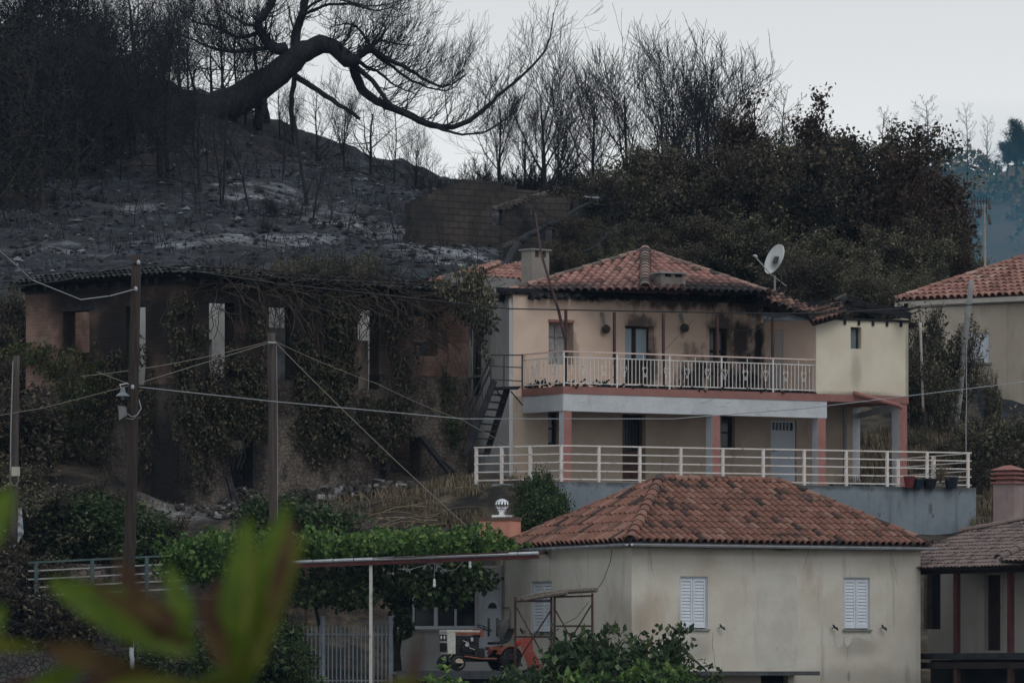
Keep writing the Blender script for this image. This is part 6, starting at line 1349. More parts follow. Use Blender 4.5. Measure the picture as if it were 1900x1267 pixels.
m.tube([c + (e1v * math.cos(2 * math.pi * k / n_) + ty * math.sin(2 * math.pi * k / n_)) * .2 for k in range(n_ + 1)], .018, 6)
for k in range(3): a = 2 * math.pi * k / 3; m.bar(c - ax_ * .03, c + (e1v * math.cos(a) + ty * math.sin(a)) * .2, .025)
m.tube([c, c - ax_ * .3 + tx * .05, tp(-.6, 0, .75)], .025, 6); m.build('steering_wheel', M_tk, tr)
m = MB()
sp2 = [(-1.05, .70), (-1.2, .70), (-1.4, .73), (-1.52, .80), (-1.62, .98), (-1.66, 1.08)]
for k in range(5):
    (xa, za), (xb, zb2) = sp2[k], sp2[k + 1]; m.hexa([tp(xa, .22, za), tp(xb, .22, zb2), tp(xb, -.22, zb2), tp(xa, -.22, za), tp(xa - .0, .22, za + .07), tp(xb + .03, .22, zb2 + .06), tp(xb + .03, -.22, zb2 + .06), tp(xa, -.22, za + .07)])
m.build('seat', M_tk, tr)
m = MB(); m.lathe(tp(-1.7, .3, .74), ty, [(0, .08), (.05, .08), (.06, .03)], 10); m.build('rear_lamp', mat('red_lamp', (.35, .03, .02), rough=.4), tr)
for ch_ in tr.children:
    if ch_.name.split('.')[0] not in ('wheel', 'engine', 'headlight'): bv = ch_.modifiers.new('bevel', 'BEVEL'); bv.width = .014; bv.segments = 2
# red sheet metal hopper behind the tractor
hp = thing('red_hopper', (P(980, 0, 152.5).x, 152.5, zp_), 'upright red metal hopper behind the tractor seat beside the scaffold', 'hopper')
def q4(pl, D, dep): a = [P(x, y, D) for x, y in pl]; b = [P(x, y, D + dep) for x, y in pl]; return a, b
a_, b_ = q4([(971, 1213), (989, 1204), (988, 1181), (963, 1184)], 152.2, .35); m = MB(); m.hexa([a_[0], a_[1], b_[1], b_[0], a_[3], a_[2], b_[2], b_[3]]); m.build('hopper', mat('bright_red_metal', (.25, .05, .04), (.30, .075, .06), scale=3, rough=.5), hp)
a_, b_ = q4([(982, 1243), (1010, 1243), (989, 1205), (971, 1213)], 152.2, .3); m = MB(); m.hexa([a_[0], a_[1], b_[1], b_[0], a_[3], a_[2], b_[2], b_[3]]); m.build('chute', bpy.data.materials['bright_red_metal'], hp)
# scaffold
SC = FR(957, 151.0, 1103, 149.0)
sc_ = thing('scaffold', SC.pt(0, 0, zp_), 'rusty steel scaffold frames with crossed braces against the cream house', 'scaffold')
def s3(px, py, o=0): return SC.pt(SC.U(px, o), o, SC.Z(px, py, o))
for px, yt, in ((956, 1107), (1023, 1098), (1029, 1100), (1099, 1100)):
    m = MB(); a = s3(px, yt); m.tube([a, Vector((a.x, a.y, zp_ - .0))], .032, 8); m.build('upright', M_rust, sc_)
for (a, b) in (((957, 1115), (1023, 1114)), ((957, 1181), (1023, 1181)), ((1030, 1107), (1098, 1105)), ((1030, 1161), (1098, 1161))): m = MB(); m.bar(s3(*a), s3(*b), .05); m.build('ledger', M_rust, sc_)
for (a, b) in (((958, 1126), (1006, 1212)), ((1022, 1132), (968, 1215)), ((1031, 1132), (1066, 1196)), ((1097, 1122), (1050, 1200))): m = MB(); m.bar(s3(*a, .04), s3(*b, .04), .028); m.build('brace', M_rust, sc_)
m = MB(); m.tube([s3(968, 1112, .0) + Vector((0, 0, .03)), s3(1000, 1105) + Vector((0, -.1, .03)), s3(1060, 1100) + Vector((0, 0, .05)), s3(1107, 1096) + Vector((0, 0, .03))], [.05, .07, .075, .07], 7); m.tube([s3(972, 1113, .2) + Vector((0, 0, .01)), s3(1052, 1103, .2) + Vector((0, 0, .05))], [.04, .06], 6)
o = m.build('wooden_log', mat('weathered_log', (.22, .19, .16), (.12, .1, .085), scale=5, stretch=(1, 4, 4), rough=.95, bump=.8)); tag(o, 'two weathered grey logs lying across the top of the scaffold', 'log')

# picket fence with posts left of the porch
PK = FR(535, 154.0, 727, 155.0); pk = thing('steel_fence', PK.pt(0, 0, -1.5), 'grey steel fence of thin vertical bars in front of the shaded yard', 'fence')
for px in (599, 724): u = PK.U(px); m = MB(); m.fbox(PK, u - .05, u + .05, -.05, .05, -2, PK.Z(px, 1142)); m.build('post', mat('blue_grey_steel', (.20, .24, .28), (.27, .31, .35), scale=4, rough=.6) if px == 599 else bpy.data.materials['blue_grey_steel'], pk)
for y in (1176, 1262): m = MB(); m.fbox(PK, 0, PK.L, -.02, .02, PK.Z(630, y) - .02, PK.Z(630, y) + .02); m.build('rail', bpy.data.materials['blue_grey_steel'], pk)
n = 25
for i in range(n): u = (i + .5) * PK.L / n; m = MB(); m.fbox(PK, u - .016, u + .016, .021, .045, -1.5, PK.Z(630, 1160)); m.build('picket', bpy.data.materials['blue_grey_steel'], pk)
# wire mesh fence on low wall behind, hidden in the vine shade
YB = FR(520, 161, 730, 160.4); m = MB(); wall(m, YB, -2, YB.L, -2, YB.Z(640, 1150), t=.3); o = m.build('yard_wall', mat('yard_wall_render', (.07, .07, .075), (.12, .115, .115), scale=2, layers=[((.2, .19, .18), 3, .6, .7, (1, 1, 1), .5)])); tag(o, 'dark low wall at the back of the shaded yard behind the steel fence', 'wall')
mf = thing('mesh_fence', YB.pt(0, 0, YB.Z(640, 1150)), 'thin dark wire fence standing on the low wall under the vine', 'fence')
m = MB()
for i in range(34): u = i * YB.L / 33; m.bar(YB.pt(u, -.1, YB.Z(640, 1150)), YB.pt(u, -.1, YB.Z(640, 1075)), .012)
for k in range(3): z = YB.Z(640, 1080 + 33 * k); m.bar(YB.pt(0, -.1, z), YB.pt(YB.L, -.1, z), .015)
m.build('wires', M_rust, mf)

# green path railing and stone wall on the left
GR = FR(52, 159.6, 345, 160.6); SW = FR(-40, 161.4, 470, 162.3)
m = MB(); wall(m, SW, 0, SW.L, -1.5, SW.Z(250, 1046), t=.5, du=.6); o = m.build('stone_wall', mat('path_stone', (.20, .165, .15), (.10, .08, .07), rough=.95, stones=5, bump=.7, layers=[((.28, .22, .20), 1.5, .6, .68, (1, 1, 1), .7), ((.015, .014, .013), 1.0, .46, .60, (1, 1, 1), .9)])); tag(o, 'rough dry stone wall behind the green path railing', 'stone wall')
gr = thing('path_railing', GR.pt(0, 0, 1), 'green painted path railing with pale horizontal bars at the lower left', 'railing')
M_gp = mat('green_paint', (.055, .095, .095), (.08, .12, .12), scale=4, rough=.6, layers=[((.3, .3, .28), 5, .62, .75, (1, 1, 1), .5)])
def gy(px, k): return np.interp(px, [52, 345], [1043.5, 1029]) + k * np.interp(px, [52, 345], [15.5, 15.5])
for px in (67, 171, 272, 345): m = MB(); u = GR.U(px); m.fbox(GR, u - .05, u + .05, -.05, .05, GR.Z(px, 1112), GR.Z(px, gy(px, 0))); m.build('post', M_gp, gr)
for k in range(5): m = MB(); m.bar(GR.pt(GR.U(52), .0, GR.Z(52, gy(52, k))), GR.pt(GR.U(345), .0, GR.Z(345, gy(345, k))), .055 if k == 0 else .04); m.build('handrail' if k == 0 else 'rail', M_gp if k == 0 else mat('pale_rail', (.30, .31, .30), (.38, .38, .37), scale=4, rough=.6), gr)
PTH = FR(-40, 159.3, 480, 160.5); m = MB(); wall(m, PTH, 0, PTH.L, -2, PTH.Z(200, 1112), t=1.8); o = m.build('path_wall', mat('path_wall_stone', (.085, .08, .085), (.045, .045, .05), rough=.95, stones=6.0, bump=.6, layers=[((.02, .02, .022), .8, .45, .65, (1, 1, 1), .85)])); tag(o, 'sooty stone retaining wall carrying the path and its green railing', 'retaining wall')
LW = FR(-30, 153.0, 240, 155.0); m = MB(); wall(m, LW, 0, LW.L, -3, LW.Z(100, 1206), t=.5); o = m.build('garden_wall', mat('garden_wall_stone', (.07, .065, .065), (.11, .10, .095), rough=.95, stones=6.5, bump=.6, layers=[((.03, .03, .03), 1.2, .45, .62, (1, 1, 1), .8)])); tag(o, 'low grey garden wall at the lower left corner', 'stone wall')
PW = pole(P(246, 1262, 151.2), P(243, 1165, 151.2), .06, .06, M_pvcsh, 'short white post at the foot of the tall dark pole', name='white_post', cat='post')
BW = FR(255, 156.5, 525, 157.5); m = MB(); wall(m, BW, 0, BW.L, -3, BW.Z(380, 1150), t=.4, du=1); o = m.build('yard_wall', mat('pale_yard_wall', (.17, .165, .16), (.26, .25, .24), scale=1.2, rough=.95, layers=[((.06, .06, .06), 1.4, .5, .65, (1, 1, .5), .8)])); tag(o, 'stained pale wall behind the leafy bushes at the lower left', 'wall')
o = MB(); q = P(40, 985, 158); o.raw([P(28, 945, 157.6), P(40, 940, 157.6), P(44, 990, 157.4), P(26, 1016, 157.3), P(22, 990, 157.4), P(30, 945, 157.9), P(40, 942, 157.9)], [(0, 1, 2, 3, 4), (1, 0, 5, 6), (4, 3, 2, 6, 5)])
o = o.build('plastic_sheet', mat('dirty_plastic', (.10, .11, .12), (.30, .32, .34), scale=6, lo=.45, hi=.6)); tag(o, 'torn white plastic sheet hanging near the foot of the thin left pole', 'plastic sheet')
o = MB(); c = P(773, 965, 164.2); o.raw([c + Vector(v) for v in ((-.17, 0, -.06), (-.02, 0, .07), (.17, .02, .05), (.10, -.05, -.05), (-.05, -.08, -.1), (.02, .08, .0))], [(0, 1, 5), (1, 2, 5), (2, 3, 5), (3, 4, 5), (4, 0, 5), (0, 4, 1), (4, 3, 1), (3, 2, 1)])
o = o.build('paper_scrap', M_pvc); tag(o, 'small crumpled white paper scrap on the bank below the ruin', 'litter')

# ================================================================== TREES
def bt(key, seed, h, spread, r0, counts, **kw):
    make_proto(key, tree_parts(seed, h, spread, r0, 3, counts, **kw), [M_bark, M_bark])
def lt(key, seed, h, spread, r0, counts, leaf, ml, **kw):
    make_proto(key, tree_parts(seed, h, spread, r0, 3, counts, leaf=leaf, **kw), [M_barkb, M_barkb, ml])
up_ = dict(ang=(22, 50), trop=.17, wob=.16)
bt('bareA', 1, 6.5, 1.0, .13, (10, 8, 9), first=.28, multi=1, decay=.66, **up_)
bt('bareB', 2, 7.0, 1.0, .11, (12, 8, 9), first=.26, decay=.58, **up_)
bt('bareC', 3, 6.0, 1.2, .10, (9, 7, 8), first=.25, multi=2, decay=.58, **up_)
bt('bareD', 4, 7.0, 1.0, .09, (16, 7, 4), first=.15, ang=(30, 60), trop=.10, wob=.16, decay=.42)
bt('gnarl', 5, 6.0, 1.2, .16, (10, 7, 6), first=.25, ang=(35, 75), trop=.05, wob=.34, decay=.60)
bt('conif', 6, 6.0, 1.0, .07, (30, 5, 3), first=.12, ang=(50, 70), trop=.14, wob=.10, decay=.26)
bt('sapl', 7, 4.0, 1.0, .055, (6, 3, 2), first=.3, ang=(20, 45), trop=.12, wob=.22, decay=.5)
bt('sapl2', 8, 4.0, 1.0, .065, (5, 3, 3), first=.4, ang=(25, 50), trop=.06, wob=.35, decay=.5)
bt('scrub', 9, 2.2, 1.2, .03, (8, 6, 4), first=.1, multi=5, ang=(20, 50), trop=.12, wob=.25, decay=.6)
lt('leafA', 11, 5.0, 1.2, .13, (11, 7, 5), (46, .14, .13, .55), M_leafb, first=.12, ang=(30, 65), trop=.10, multi=2, decay=.58)
lt('leafB', 12, 5.0, 1.2, .12, (11, 7, 5), (46, .135, .13, .55), M_leafo, first=.10, ang=(30, 70), trop=.08, multi=2, decay=.6)
lt('leafC', 13, 5.0, 1.1, .12, (10, 7, 5), (44, .155, .13, .6), M_leafr, first=.15, ang=(25, 60), trop=.12, multi=2, decay=.55)
lt('leafD', 14, 4.0, 1.0, .06, (9, 5, 4), (4, .15, .08, .5), M_leafo, first=.25, ang=(20, 45), trop=.16, multi=4, decay=.5)
lt('bushG', 15, 2.0, 1.2, .03, (8, 6, 5), (14, .13, .10, .55), M_green, first=.05, ang=(25, 60), trop=.06, multi=5, decay=.6)
lt('bushB', 16, 2.0, 1.2, .03, (8, 6, 5), (11, .11, .10, .5), M_leafb, first=.05, ang=(25, 60), trop=.06, multi=5, decay=.6)
lt('bushO', 17, 2.0, 1.2, .03, (8, 6, 5), (11, .11, .10, .5), M_leafo, first=.05, ang=(25, 60), trop=.06, multi=5, decay=.6)
lt('fig', 18, 2.2, 1.1, .03, (7, 5, 3), (10, .15, .08, .6), M_green, first=.1, ang=(25, 50), trop=.08, multi=6, decay=.55)
def put(key, px, D, top, label, name='burnt_tree', cat='tree', group=None, sx=None, rot=None, sink=.2):
    loc = on_ground(px, D, -sink); return plant(key, loc, P(px, top, D), name, label, cat, group, R7.uniform(0, 6.28) if rot is None else rot, sx)
GB = 'bare burnt trees on the skyline'
sky_trees = [('bareA', 1005, 219, 38, 'tallest bare burnt tree with a pointed crown, centre of the skyline', 1.0), ('bareB', 930, 232, 120, 'bare burnt tree left of the tallest pointed one', 1),
 ('bareB', 1165, 226, 48, 'broad bare tree with a dense fan of fine twigs right of the tallest one', 1.0), ('bareC', 1110, 236, 92, 'bare tree filling the gap between the tallest tree and the broad fan', 1), ('bareA', 1225, 231, 62, 'bare tree with upright twigs in the middle of the right skyline cluster', .9),
 ('bareC', 1290, 224, 50, 'bare tree with the highest twig tips of the right cluster', 1), ('bareB', 1345, 228, 92, 'bare tree leaning out at the right end of the tall cluster', 1), ('bareD', 1392, 232, 130, 'thin bare tree at the right end of the tall cluster, lower than its neighbour', 1.0),
 ('conif', 1448, 245, 180, 'small pointed bare conifer right of the tall bare cluster', .8), ('bareD', 1480, 247, 232, 'low bare tree just right of the small pointed conifer', 1),
 ('bareD', 590, 244, 150, 'bare tree rising behind the big leaning trunk', 1), ('bareB', 640, 243, 140, 'bare tree below the right limb of the big leaning tree', .9), ('gnarl', 690, 240, 165, 'gnarled bare tree with tufted twigs under the long sweeping limb', .9),
 ('bareD', 730, 240, 190, 'bare tree right of the gnarled one under the sweeping limb', 1), ('bareC', 770, 242, 245, 'lower bare tree at the right end of the group under the sweeping limb', .9), ('bareD', 800, 228, 300, 'low bare tree behind the left corner of the block ruin', 1),
 ('bareC', 545, 246, 170, 'bare tree directly behind the leaning trunk', .8),
 ('bareB', 1040, 242, 150, 'bare tree behind the right side of the tallest pointed tree', 1), ('bareD', 1250, 243, 110, 'bare tree at the back of the right cluster', 1), ('bareA', 975, 244, 170, 'bare tree behind the left side of the tallest pointed tree', .8), ('bareC', 1320, 243, 120, 'bare tree at the back right of the cluster', 1)]
for k, px, D, top, lb_, sx in sky_trees: put(k, px, D, top - 28, lb_, group=GB, sx=sx * 1.15)
for i in range(17):
    px = 790 + i * 27 + R7.uniform(-8, 8); put('scrub', px, 238 + R7.uniform(-4, 6), 290 + R7.uniform(-22, 18) + (18 if px < 880 else -10), 'low bare burnt scrub in the row along the crest behind the block ruin', 'burnt_scrub', 'shrub', 'bare scrub along the crest behind the block ruin', 1.3)
# left hill trees
L1 = [('gnarl', 235, 248, -60, 'gnarled black tree on the crest right of the dark corner mass'), ('gnarl', 300, 249, -50, 'gnarled black tree with crooked limbs third along the left crest'), ('bareA', 350, 250, -40, 'upright black tree on the left crest with many fine twigs'), ('gnarl', 395, 250, 10, 'crooked black tree on the crest left of the leaning trunk base'),
      ('bareD', 440, 248, -50, 'slim black tree on the crest just left of the leaning trunk'), ('bareC', 268, 246, 60, 'bushy many stemmed black tree low on the left crest'), ('bareD', 485, 246, 40, 'slim black tree seen through the leaning trunk limbs'), ('gnarl', 195, 242, -80, 'thick black tree at the edge of the dark corner mass'),
      ('bareC', 332, 251, 70, 'many stemmed black tree between the crooked ones on the left crest'), ('bareD', 520, 247, 110, 'small black tree under the leaning trunk')]
for k, px, D, top, lb_ in L1: put(k, px, D, top, lb_, group='black trees on the left crest')
# dense charred conifers in the corner
lt('charred', 19, 6.5, 1.1, .17, (13, 7, 5), (9, .18, .22, .45), mat('charred_leaf', (.012, .014, .017), rndc=[(0, (.008, .010, .013)), (.8, (.018, .021, .026)), (1, (.045, .04, .035))], rndamt=1, rough=.95), first=.10, ang=(45, 85), trop=.03, wob=.2, decay=.5)
for k, (px, D, top) in enumerate(((10, 226, -130), (75, 232, -120), (130, 238, -90), (30, 214, 40), (120, 225, 45), (180, 238, 28), (-30, 205, 60), (235, 240, 110), (80, 212, 150), (160, 228, 130))):
    put('charred', px, D, top, ['black scorched conifer in the upper left corner', 'black conifer second from the left edge at the top', 'black conifer third from the left edge at the top', 'dark conifer low in front of the corner one', 'dark conifer in the middle of the black corner mass', 'dark conifer whose square top shows against the sky', 'dark conifer cut by the left edge', 'small dark conifer on the crest right of the black mass', 'shorter dark conifer lowest in the black corner mass', 'shorter dark conifer just under the square topped one'][k], 'scorched_conifer', 'tree', 'scorched conifers in the dark upper left corner', 1.0)
for k, (px, D, top) in enumerate(((-10, 236, -90), (40, 240, -120), (90, 233, -80), (140, 243, -60), (172, 246, -110), (215, 245, -20), (255, 252, -90), (300, 246, 20), (335, 247, -70), (372, 248, 30), (415, 252, -90), (455, 247, 20), (505, 250, -40), (60, 222, 70), (0, 215, 130), (130, 224, 100), (230, 232, 120), (350, 236, 170), (300, 234, 180))):
    put(('gnarl', 'bareB', 'bareA')[k % 3], px, D, top, 'black leafless tree in the crowded burnt wood at the upper left', 'burnt_tree', 'tree', 'crowded black trees at the upper left', 1.2)
for i in range(30):
    px = -30 + i * 14 + R7.uniform(-6, 6); D = R7.uniform(219, 243); put(R7.choice(['gnarl', 'bareA', 'bareC', 'gnarl']), px, D, R7.uniform(-60, 150) + max(0, px - 230) * .35, 'black leafless tree in the crowded burnt wood at the upper left', 'burnt_tree', 'tree', 'crowded black trees at the upper left', 1.3)
# the big leaning tree
def limb(m, pts, r0, r1, k=10, sub=4, rr=None, wob=.04):
    out = []; n = len(pts)
    for i in range(n - 1):
        a = pts[max(i - 1, 0)]; b = pts[i]; c = pts[i + 1]; d = pts[min(i + 2, n - 1)]
        for s_ in range(sub):
            t = s_ / sub; out.append(.5 * ((2 * b) + (c - a) * t + (2 * a - 5 * b + 4 * c - d) * t * t + (3 * b - a - 3 * c + d) * t * t * t))
    out.append(pts[-1]); N_ = len(out); rad = [(r0 + (r1 - r0) * i / (N_ - 1)) * rr.uniform(.95, 1.06) for i in range(N_)]
    out = [q + Vector((rr.uniform(-wob, wob), rr.uniform(-wob, wob), rr.uniform(-wob, wob))) for q in out]
    m.tube(out, rad, k); return out, rad
DT = 247.0
rr = random.Random(77)
def pp_(l, D0=DT, dy=0.0): return [P(x, y, D0 + dy * i) for i, (x, y) in enumerate(l)]
bg_ = thing('leaning_tree', P(400, 195, DT), 'huge charred tree leaning right over the slope with long sweeping limbs', 'tree')
tk = MB(); br_ = MB(); fine = MB()
limb(tk, pp_([(360, 220), (400, 202), (440, 188), (470, 166), (505, 146), (530, 125), (556, 102), (578, 90), (600, 78)]), .82, .38, 16, sub=2, rr=rr, wob=.03)
main = []
specs = [([(590, 82), (620, 88), (645, 112), (668, 108)], .40, .25), ([(655, 110), (660, 140), (675, 170), (700, 188), (740, 205), (790, 228), (830, 236), (870, 225), (905, 196), (940, 165), (985, 125), (1015, 85), (1028, 25)], .23, .02),
         ([(645, 112), (690, 150), (720, 190), (760, 215), (820, 240), (870, 250), (915, 238), (945, 215)], .12, .02), ([(600, 85), (640, 95), (680, 125), (705, 135), (735, 160), (770, 175)], .12, .02),
         ([(665, 108), (688, 92), (720, 110), (760, 130), (800, 155), (830, 160), (865, 140)], .14, .02), ([(688, 92), (700, 75), (730, 80), (770, 85)], .09, .015), ([(690, 95), (720, 118), (765, 150), (820, 168), (850, 158)], .09, .015),
         ([(550, 108), (548, 70), (560, 30), (572, -30)], .26, .12), ([(530, 90), (505, 88), (485, 62), (478, 45), (500, 15), (520, -30)], .28, .10), ([(480, 50), (455, 45), (430, 30), (405, 15)], .08, .02),
         ([(560, 30), (600, 12), (650, 8), (700, 20), (745, 5)], .08, .015), ([(565, 20), (610, -5), (680, 12), (755, 0)], .07, .015), ([(690, 92), (668, 55), (640, 45), (610, 52)], .07, .015), ([(700, 80), (715, 50), (690, 40)], .05, .01),
         ([(505, 88), (470, 92), (430, 95), (390, 88), (350, 70), (310, 60)], .12, .02), ([(480, 60), (440, 70), (400, 50), (360, 40), (330, 15)], .10, .02),
         ([(490, 160), (488, 200), (480, 240)], .16, .12), ([(475, 165), (478, 205), (470, 250)], .14, .10)]
for i, (pl, r0, r1) in enumerate(specs):
    o_, rd = limb(br_, [P(x, y, DT + .25 * k * (1 if i % 2 else -1)) for k, (x, y) in enumerate(pl)], r0, r1, 8, rr=rr, wob=.03)
    main.append((o_, rd, i))
def twig(m, p, d, L, r, lev, curl):
    n = 5; path = [p]; rad = [r]; q = p.copy()
    for k in range(n):
        d = (d + Vector((rr.uniform(-.3, .3), rr.uniform(-.3, .3), rr.uniform(-.3, .3))) + curl * .22).normalized(); q = q + d * L / n; path.append(q.copy()); rad.append(max(r * (1 - .75 * (k + 1) / n), .007))
    m.tube(path, rad, 3, False)
    if lev > 0:
        for k in range(4 if lev > 1 else 3):
            i = rr.randint(1, n); tt = (path[i] - path[i - 1]).normalized(); s_ = Vector((rr.uniform(-1, 1), rr.uniform(-1, 1), rr.uniform(-.8, 1))).normalized()
            twig(m, path[i], (tt * .9 + s_ * .7).normalized(), L * .55, max(rad[i] * .7, .008), lev - 1, curl)
for o_, rd, i in main:
    if i >= 16: continue
    n_ = len(o_)
    for k in range(2 if i else 1, n_ - 1):
        for c_ in range(1 if i in (1, 2) else 2):
            if i == 1 and k < 10 and rr.random() < .6: continue
            t_ = (o_[k + 1] - o_[k]).normalized(); side = Vector((rr.uniform(-.4, .4), rr.uniform(-1, 1), rr.uniform(-.2, 1) if i < 7 else rr.uniform(-.7, 1))).normalized()
            twig(fine, o_[k], (t_ * .8 + side).normalized(), rr.uniform(.8, 2.4), max(min(rd[k] * .35, .04), .015), 2, Vector((.25, 0, .8)))
tk.build('trunk', M_bark, bg_, smooth=True); br_.build('limbs', M_bark, bg_, smooth=True); fine.build('twigs', M_bark, bg_)
o = MB(); limb(o, pp_([(548, 140), (590, 168), (640, 202), (668, 220)], 248), .14, .07, 8, rr=rr); limb(o, pp_([(548, 140), (540, 190), (545, 245)], 248), .12, .1, 8, rr=rr); o = o.build('broken_trunk', mat('grey_snag', (.07, .065, .065), (.035, .033, .035), scale=4, rough=.95)); tag(o, 'broken greyish trunk slanting down to the right under the leaning tree', 'snag')
o = MB(); limb(o, pp_([(546, 215), (553, 270), (560, 320), (570, 380)], 212), .05, .07, 7, rr=rr, wob=.01); o = o.build('burnt_snag', M_bark); tag(o, 'straight branchless burnt stake on the slope right of centre hill', 'snag')
# dark earth bank under the leaning tree
# slender burnt trunks on the open slope
SL = [(408, 217, 430, 150, 'sapl', 'tallest slender burnt trunk standing alone on the ash slope'), (340, 215, 0, 225, 'sapl2', 'thin crooked burnt sapling left of the tallest slender trunk'), (470, 216, 0, 200, 'sapl2', 'thin burnt sapling right of the tallest slender trunk'), (575, 212, 0, 250, 'sapl2', 'forked burnt sapling by the straight stake'),
      (160, 203, 0, 400, 'sapl', 'small burnt sapling above the left end of the ruin'), (250, 206, 0, 330, 'sapl2', 'bent burnt sapling above the tall dark pole'), (655, 226, 0, 250, 'sapl', 'thin sapling near the crest right of the broken trunk'), (708, 205, 0, 415, 'sapl2', 'short bent stem on the slope above the middle of the ruin'),
      (870, 203, 0, 420, 'sapl2', 'bare young tree in front of the block ruin wall'), (885, 201, 0, 400, 'sapl', 'second bare young tree in front of the block ruin wall'), (815, 203, 0, 385, 'sapl2', 'curved sapling at the left corner of the block ruin'), (935, 197, 0, 430, 'sapl', 'burnt sapling above the grey chimney'),
      (90, 210, 0, 300, 'sapl', 'burnt sapling at the left of the slope under the black mass'), (200, 213, 0, 260, 'sapl2', 'burnt sapling below the small dark conifer'), (430, 208, 0, 330, 'sapl', 'thin sapling right beside the tallest slender trunk foot'), (520, 224, 0, 170, 'sapl', 'sapling on the slope under the leaning tree'), (300, 222, 0, 210, 'sapl', 'sapling on the brown earth step left of centre')]
for k, (px, D, _, top, key, lb_) in enumerate(SL): put(key, px, D, top, lb_, 'burnt_sapling', 'sapling', 'burnt saplings on the ash slope', 1.0 if key != 'sapl' else .8)
for (px, D, top, lb_) in ((120, 199, 330, 'thin burnt sapling second from the left on the open slope'), (365, 211, 230, 'leaning burnt sapling directly left of the tallest slender trunk'), (545, 208, 290, 'thin burnt sapling left of the forked one'), (610, 210, 290, 'thin burnt sapling right of the forked one'), (640, 206, 350, 'short sapling right of centre on the slope'), (740, 208, 330, 'lone sapling between the crest and the block ruin'), (770, 215, 300, 'thin tree on the crest just left of the block ruin'), (500, 203, 360, 'low sapling above the middle pole'), (280, 203, 350, 'low sapling above the ruin between the poles'), (20, 206, 280, 'tall burnt sapling by the left edge of the slope'), (220, 222, 190, 'tall sapling in front of the crowded black wood'), (390, 226, 120, 'tall sapling beside the base of the leaning tree')):
    put('sapl2' if px % 3 else 'sapl', px, D, top, lb_, 'burnt_sapling', 'sapling', 'burnt saplings on the ash slope', 1.1)
o = plant('sapl', on_ground(408, 214, -.2), P(408, 20, 214), 'burnt_sapling', 'very tall thin black trunk reaching into the sky left of the leaning tree', 'tree', None, 1.0, .7)
for i in range(46):
    px = R7.uniform(-20, 760); D = R7.uniform(196, 236); q = on_ground(px, D); plant(R7.choice(['sapl', 'sapl2', 'scrub']), q - Vector((0, 0, .1)), None, 'burnt_twig_bush', 'small burnt bush or seedling stump dotted over the dark ash slope', 'bush', 'small burnt bushes dotted over the ash slope', R7.uniform(0, 6), 1.0, R7.uniform(.12, .38))
for (px, D, top, k) in ((1075, 203, 400, 'leafA'), (1120, 201, 420, 'leafB'), (1050, 199, 445, 'leafA'), (1150, 199, 450, 'leafB')): put(k, px, D, top, {1075: 'brown scrub tree beside the annex of the block ruin', 1120: 'olive scrub tree under the pale metal sheet', 1050: 'small brown scrub right of the grey chimney', 1150: 'low olive scrub above the left slope of the burnt roof'}[px], 'scorched_tree', 'tree', None, 1.1)
for (px, D, top, lb_) in ((-5, 179, 560, 'dark bush filling the gap left of the ruin at the picture edge'), (28, 181, 520, 'dark bush behind the left corner of the ruin'), (12, 176, 640, 'dark bush low between the thin pole and the ruin corner')): put('bushB', px, D, top, lb_, 'bush', 'bush', None, .8)
# burnt clods, stones and stubs over the slope
nr = np.random.default_rng(71); M_clod = mat('burnt_clod', (.03, .03, .035), rndc=[(0, (.006, .006, .008)), (.6, (.022, .024, .03)), (.9, (.05, .054, .062)), (1, (.17, .18, .20))], rndamt=1, rough=1)
m = MB(); n_ = 8000; X_ = nr.uniform(-120, 1000, n_); D_ = nr.uniform(189, 250, n_); xx = (X_ - 950) / FP * D_; zz = ground_z(np.stack([xx, D_], 1))
for i in range(n_):
    s_ = float(nr.uniform(.03, .15)) * (1.8 if nr.random() < .06 else 1); c = Vector((xx[i], D_[i], zz[i] + .38 * fbm(float(xx[i]), float(D_[i]), .35) + nr.uniform(.0, .16))); m.rnd = float(nr.random())
    q = [c + Vector((math.cos(a) * s_ * nr.uniform(.6, 1.4), math.sin(a) * s_ * .8, nr.uniform(-.15, .1) * s_)) for a in (0, 1.57, 3.14, 4.71)]; t_ = c + Vector((nr.uniform(-.3, .3) * s_, 0, s_ * nr.uniform(.35, .8)))
    for k in range(4): m.face([q[k], q[(k + 1) % 4], t_])
o = m.build('burnt_clods', M_clod, rnd=True); tag(o, 'clods, stones and flakes of ash strewn over the burnt slope', 'debris', kind='stuff')
m = MB(); n_ = 4500; X_ = nr.uniform(-120, 1000, n_); D_ = nr.uniform(189, 250, n_); xx = (X_ - 950) / FP * D_; zz = ground_z(np.stack([xx, D_], 1))
for i in range(n_):
    if noise.noise(Vector((xx[i] * .35, D_[i] * .35, 8))) < -.05: continue
    b = Vector((xx[i], D_[i], zz[i] - .1)); hh = float(nr.uniform(.2, .55)); l = Vector((nr.uniform(-.35, .35), nr.uniform(-.2, .2), 0)) * hh; w_ = Vector((.013, 0, 0)); m.rnd = float(nr.random() * .8)
    m.face([b - w_, b + w_, b + l * .4 + Vector((0, 0, hh * .6)) + w_, b + l * .4 + Vector((0, 0, hh * .6)) - w_]); m.face([b + l * .4 + Vector((0, 0, hh * .6)) - w_, b + l * .4 + Vector((0, 0, hh * .6)) + w_, b + l + Vector((0, 0, hh))])
o = m.build('burnt_stubble', M_clod, rnd=True); tag(o, 'black stubble and twig ends standing on the burnt slope', 'stubble', kind='stuff')
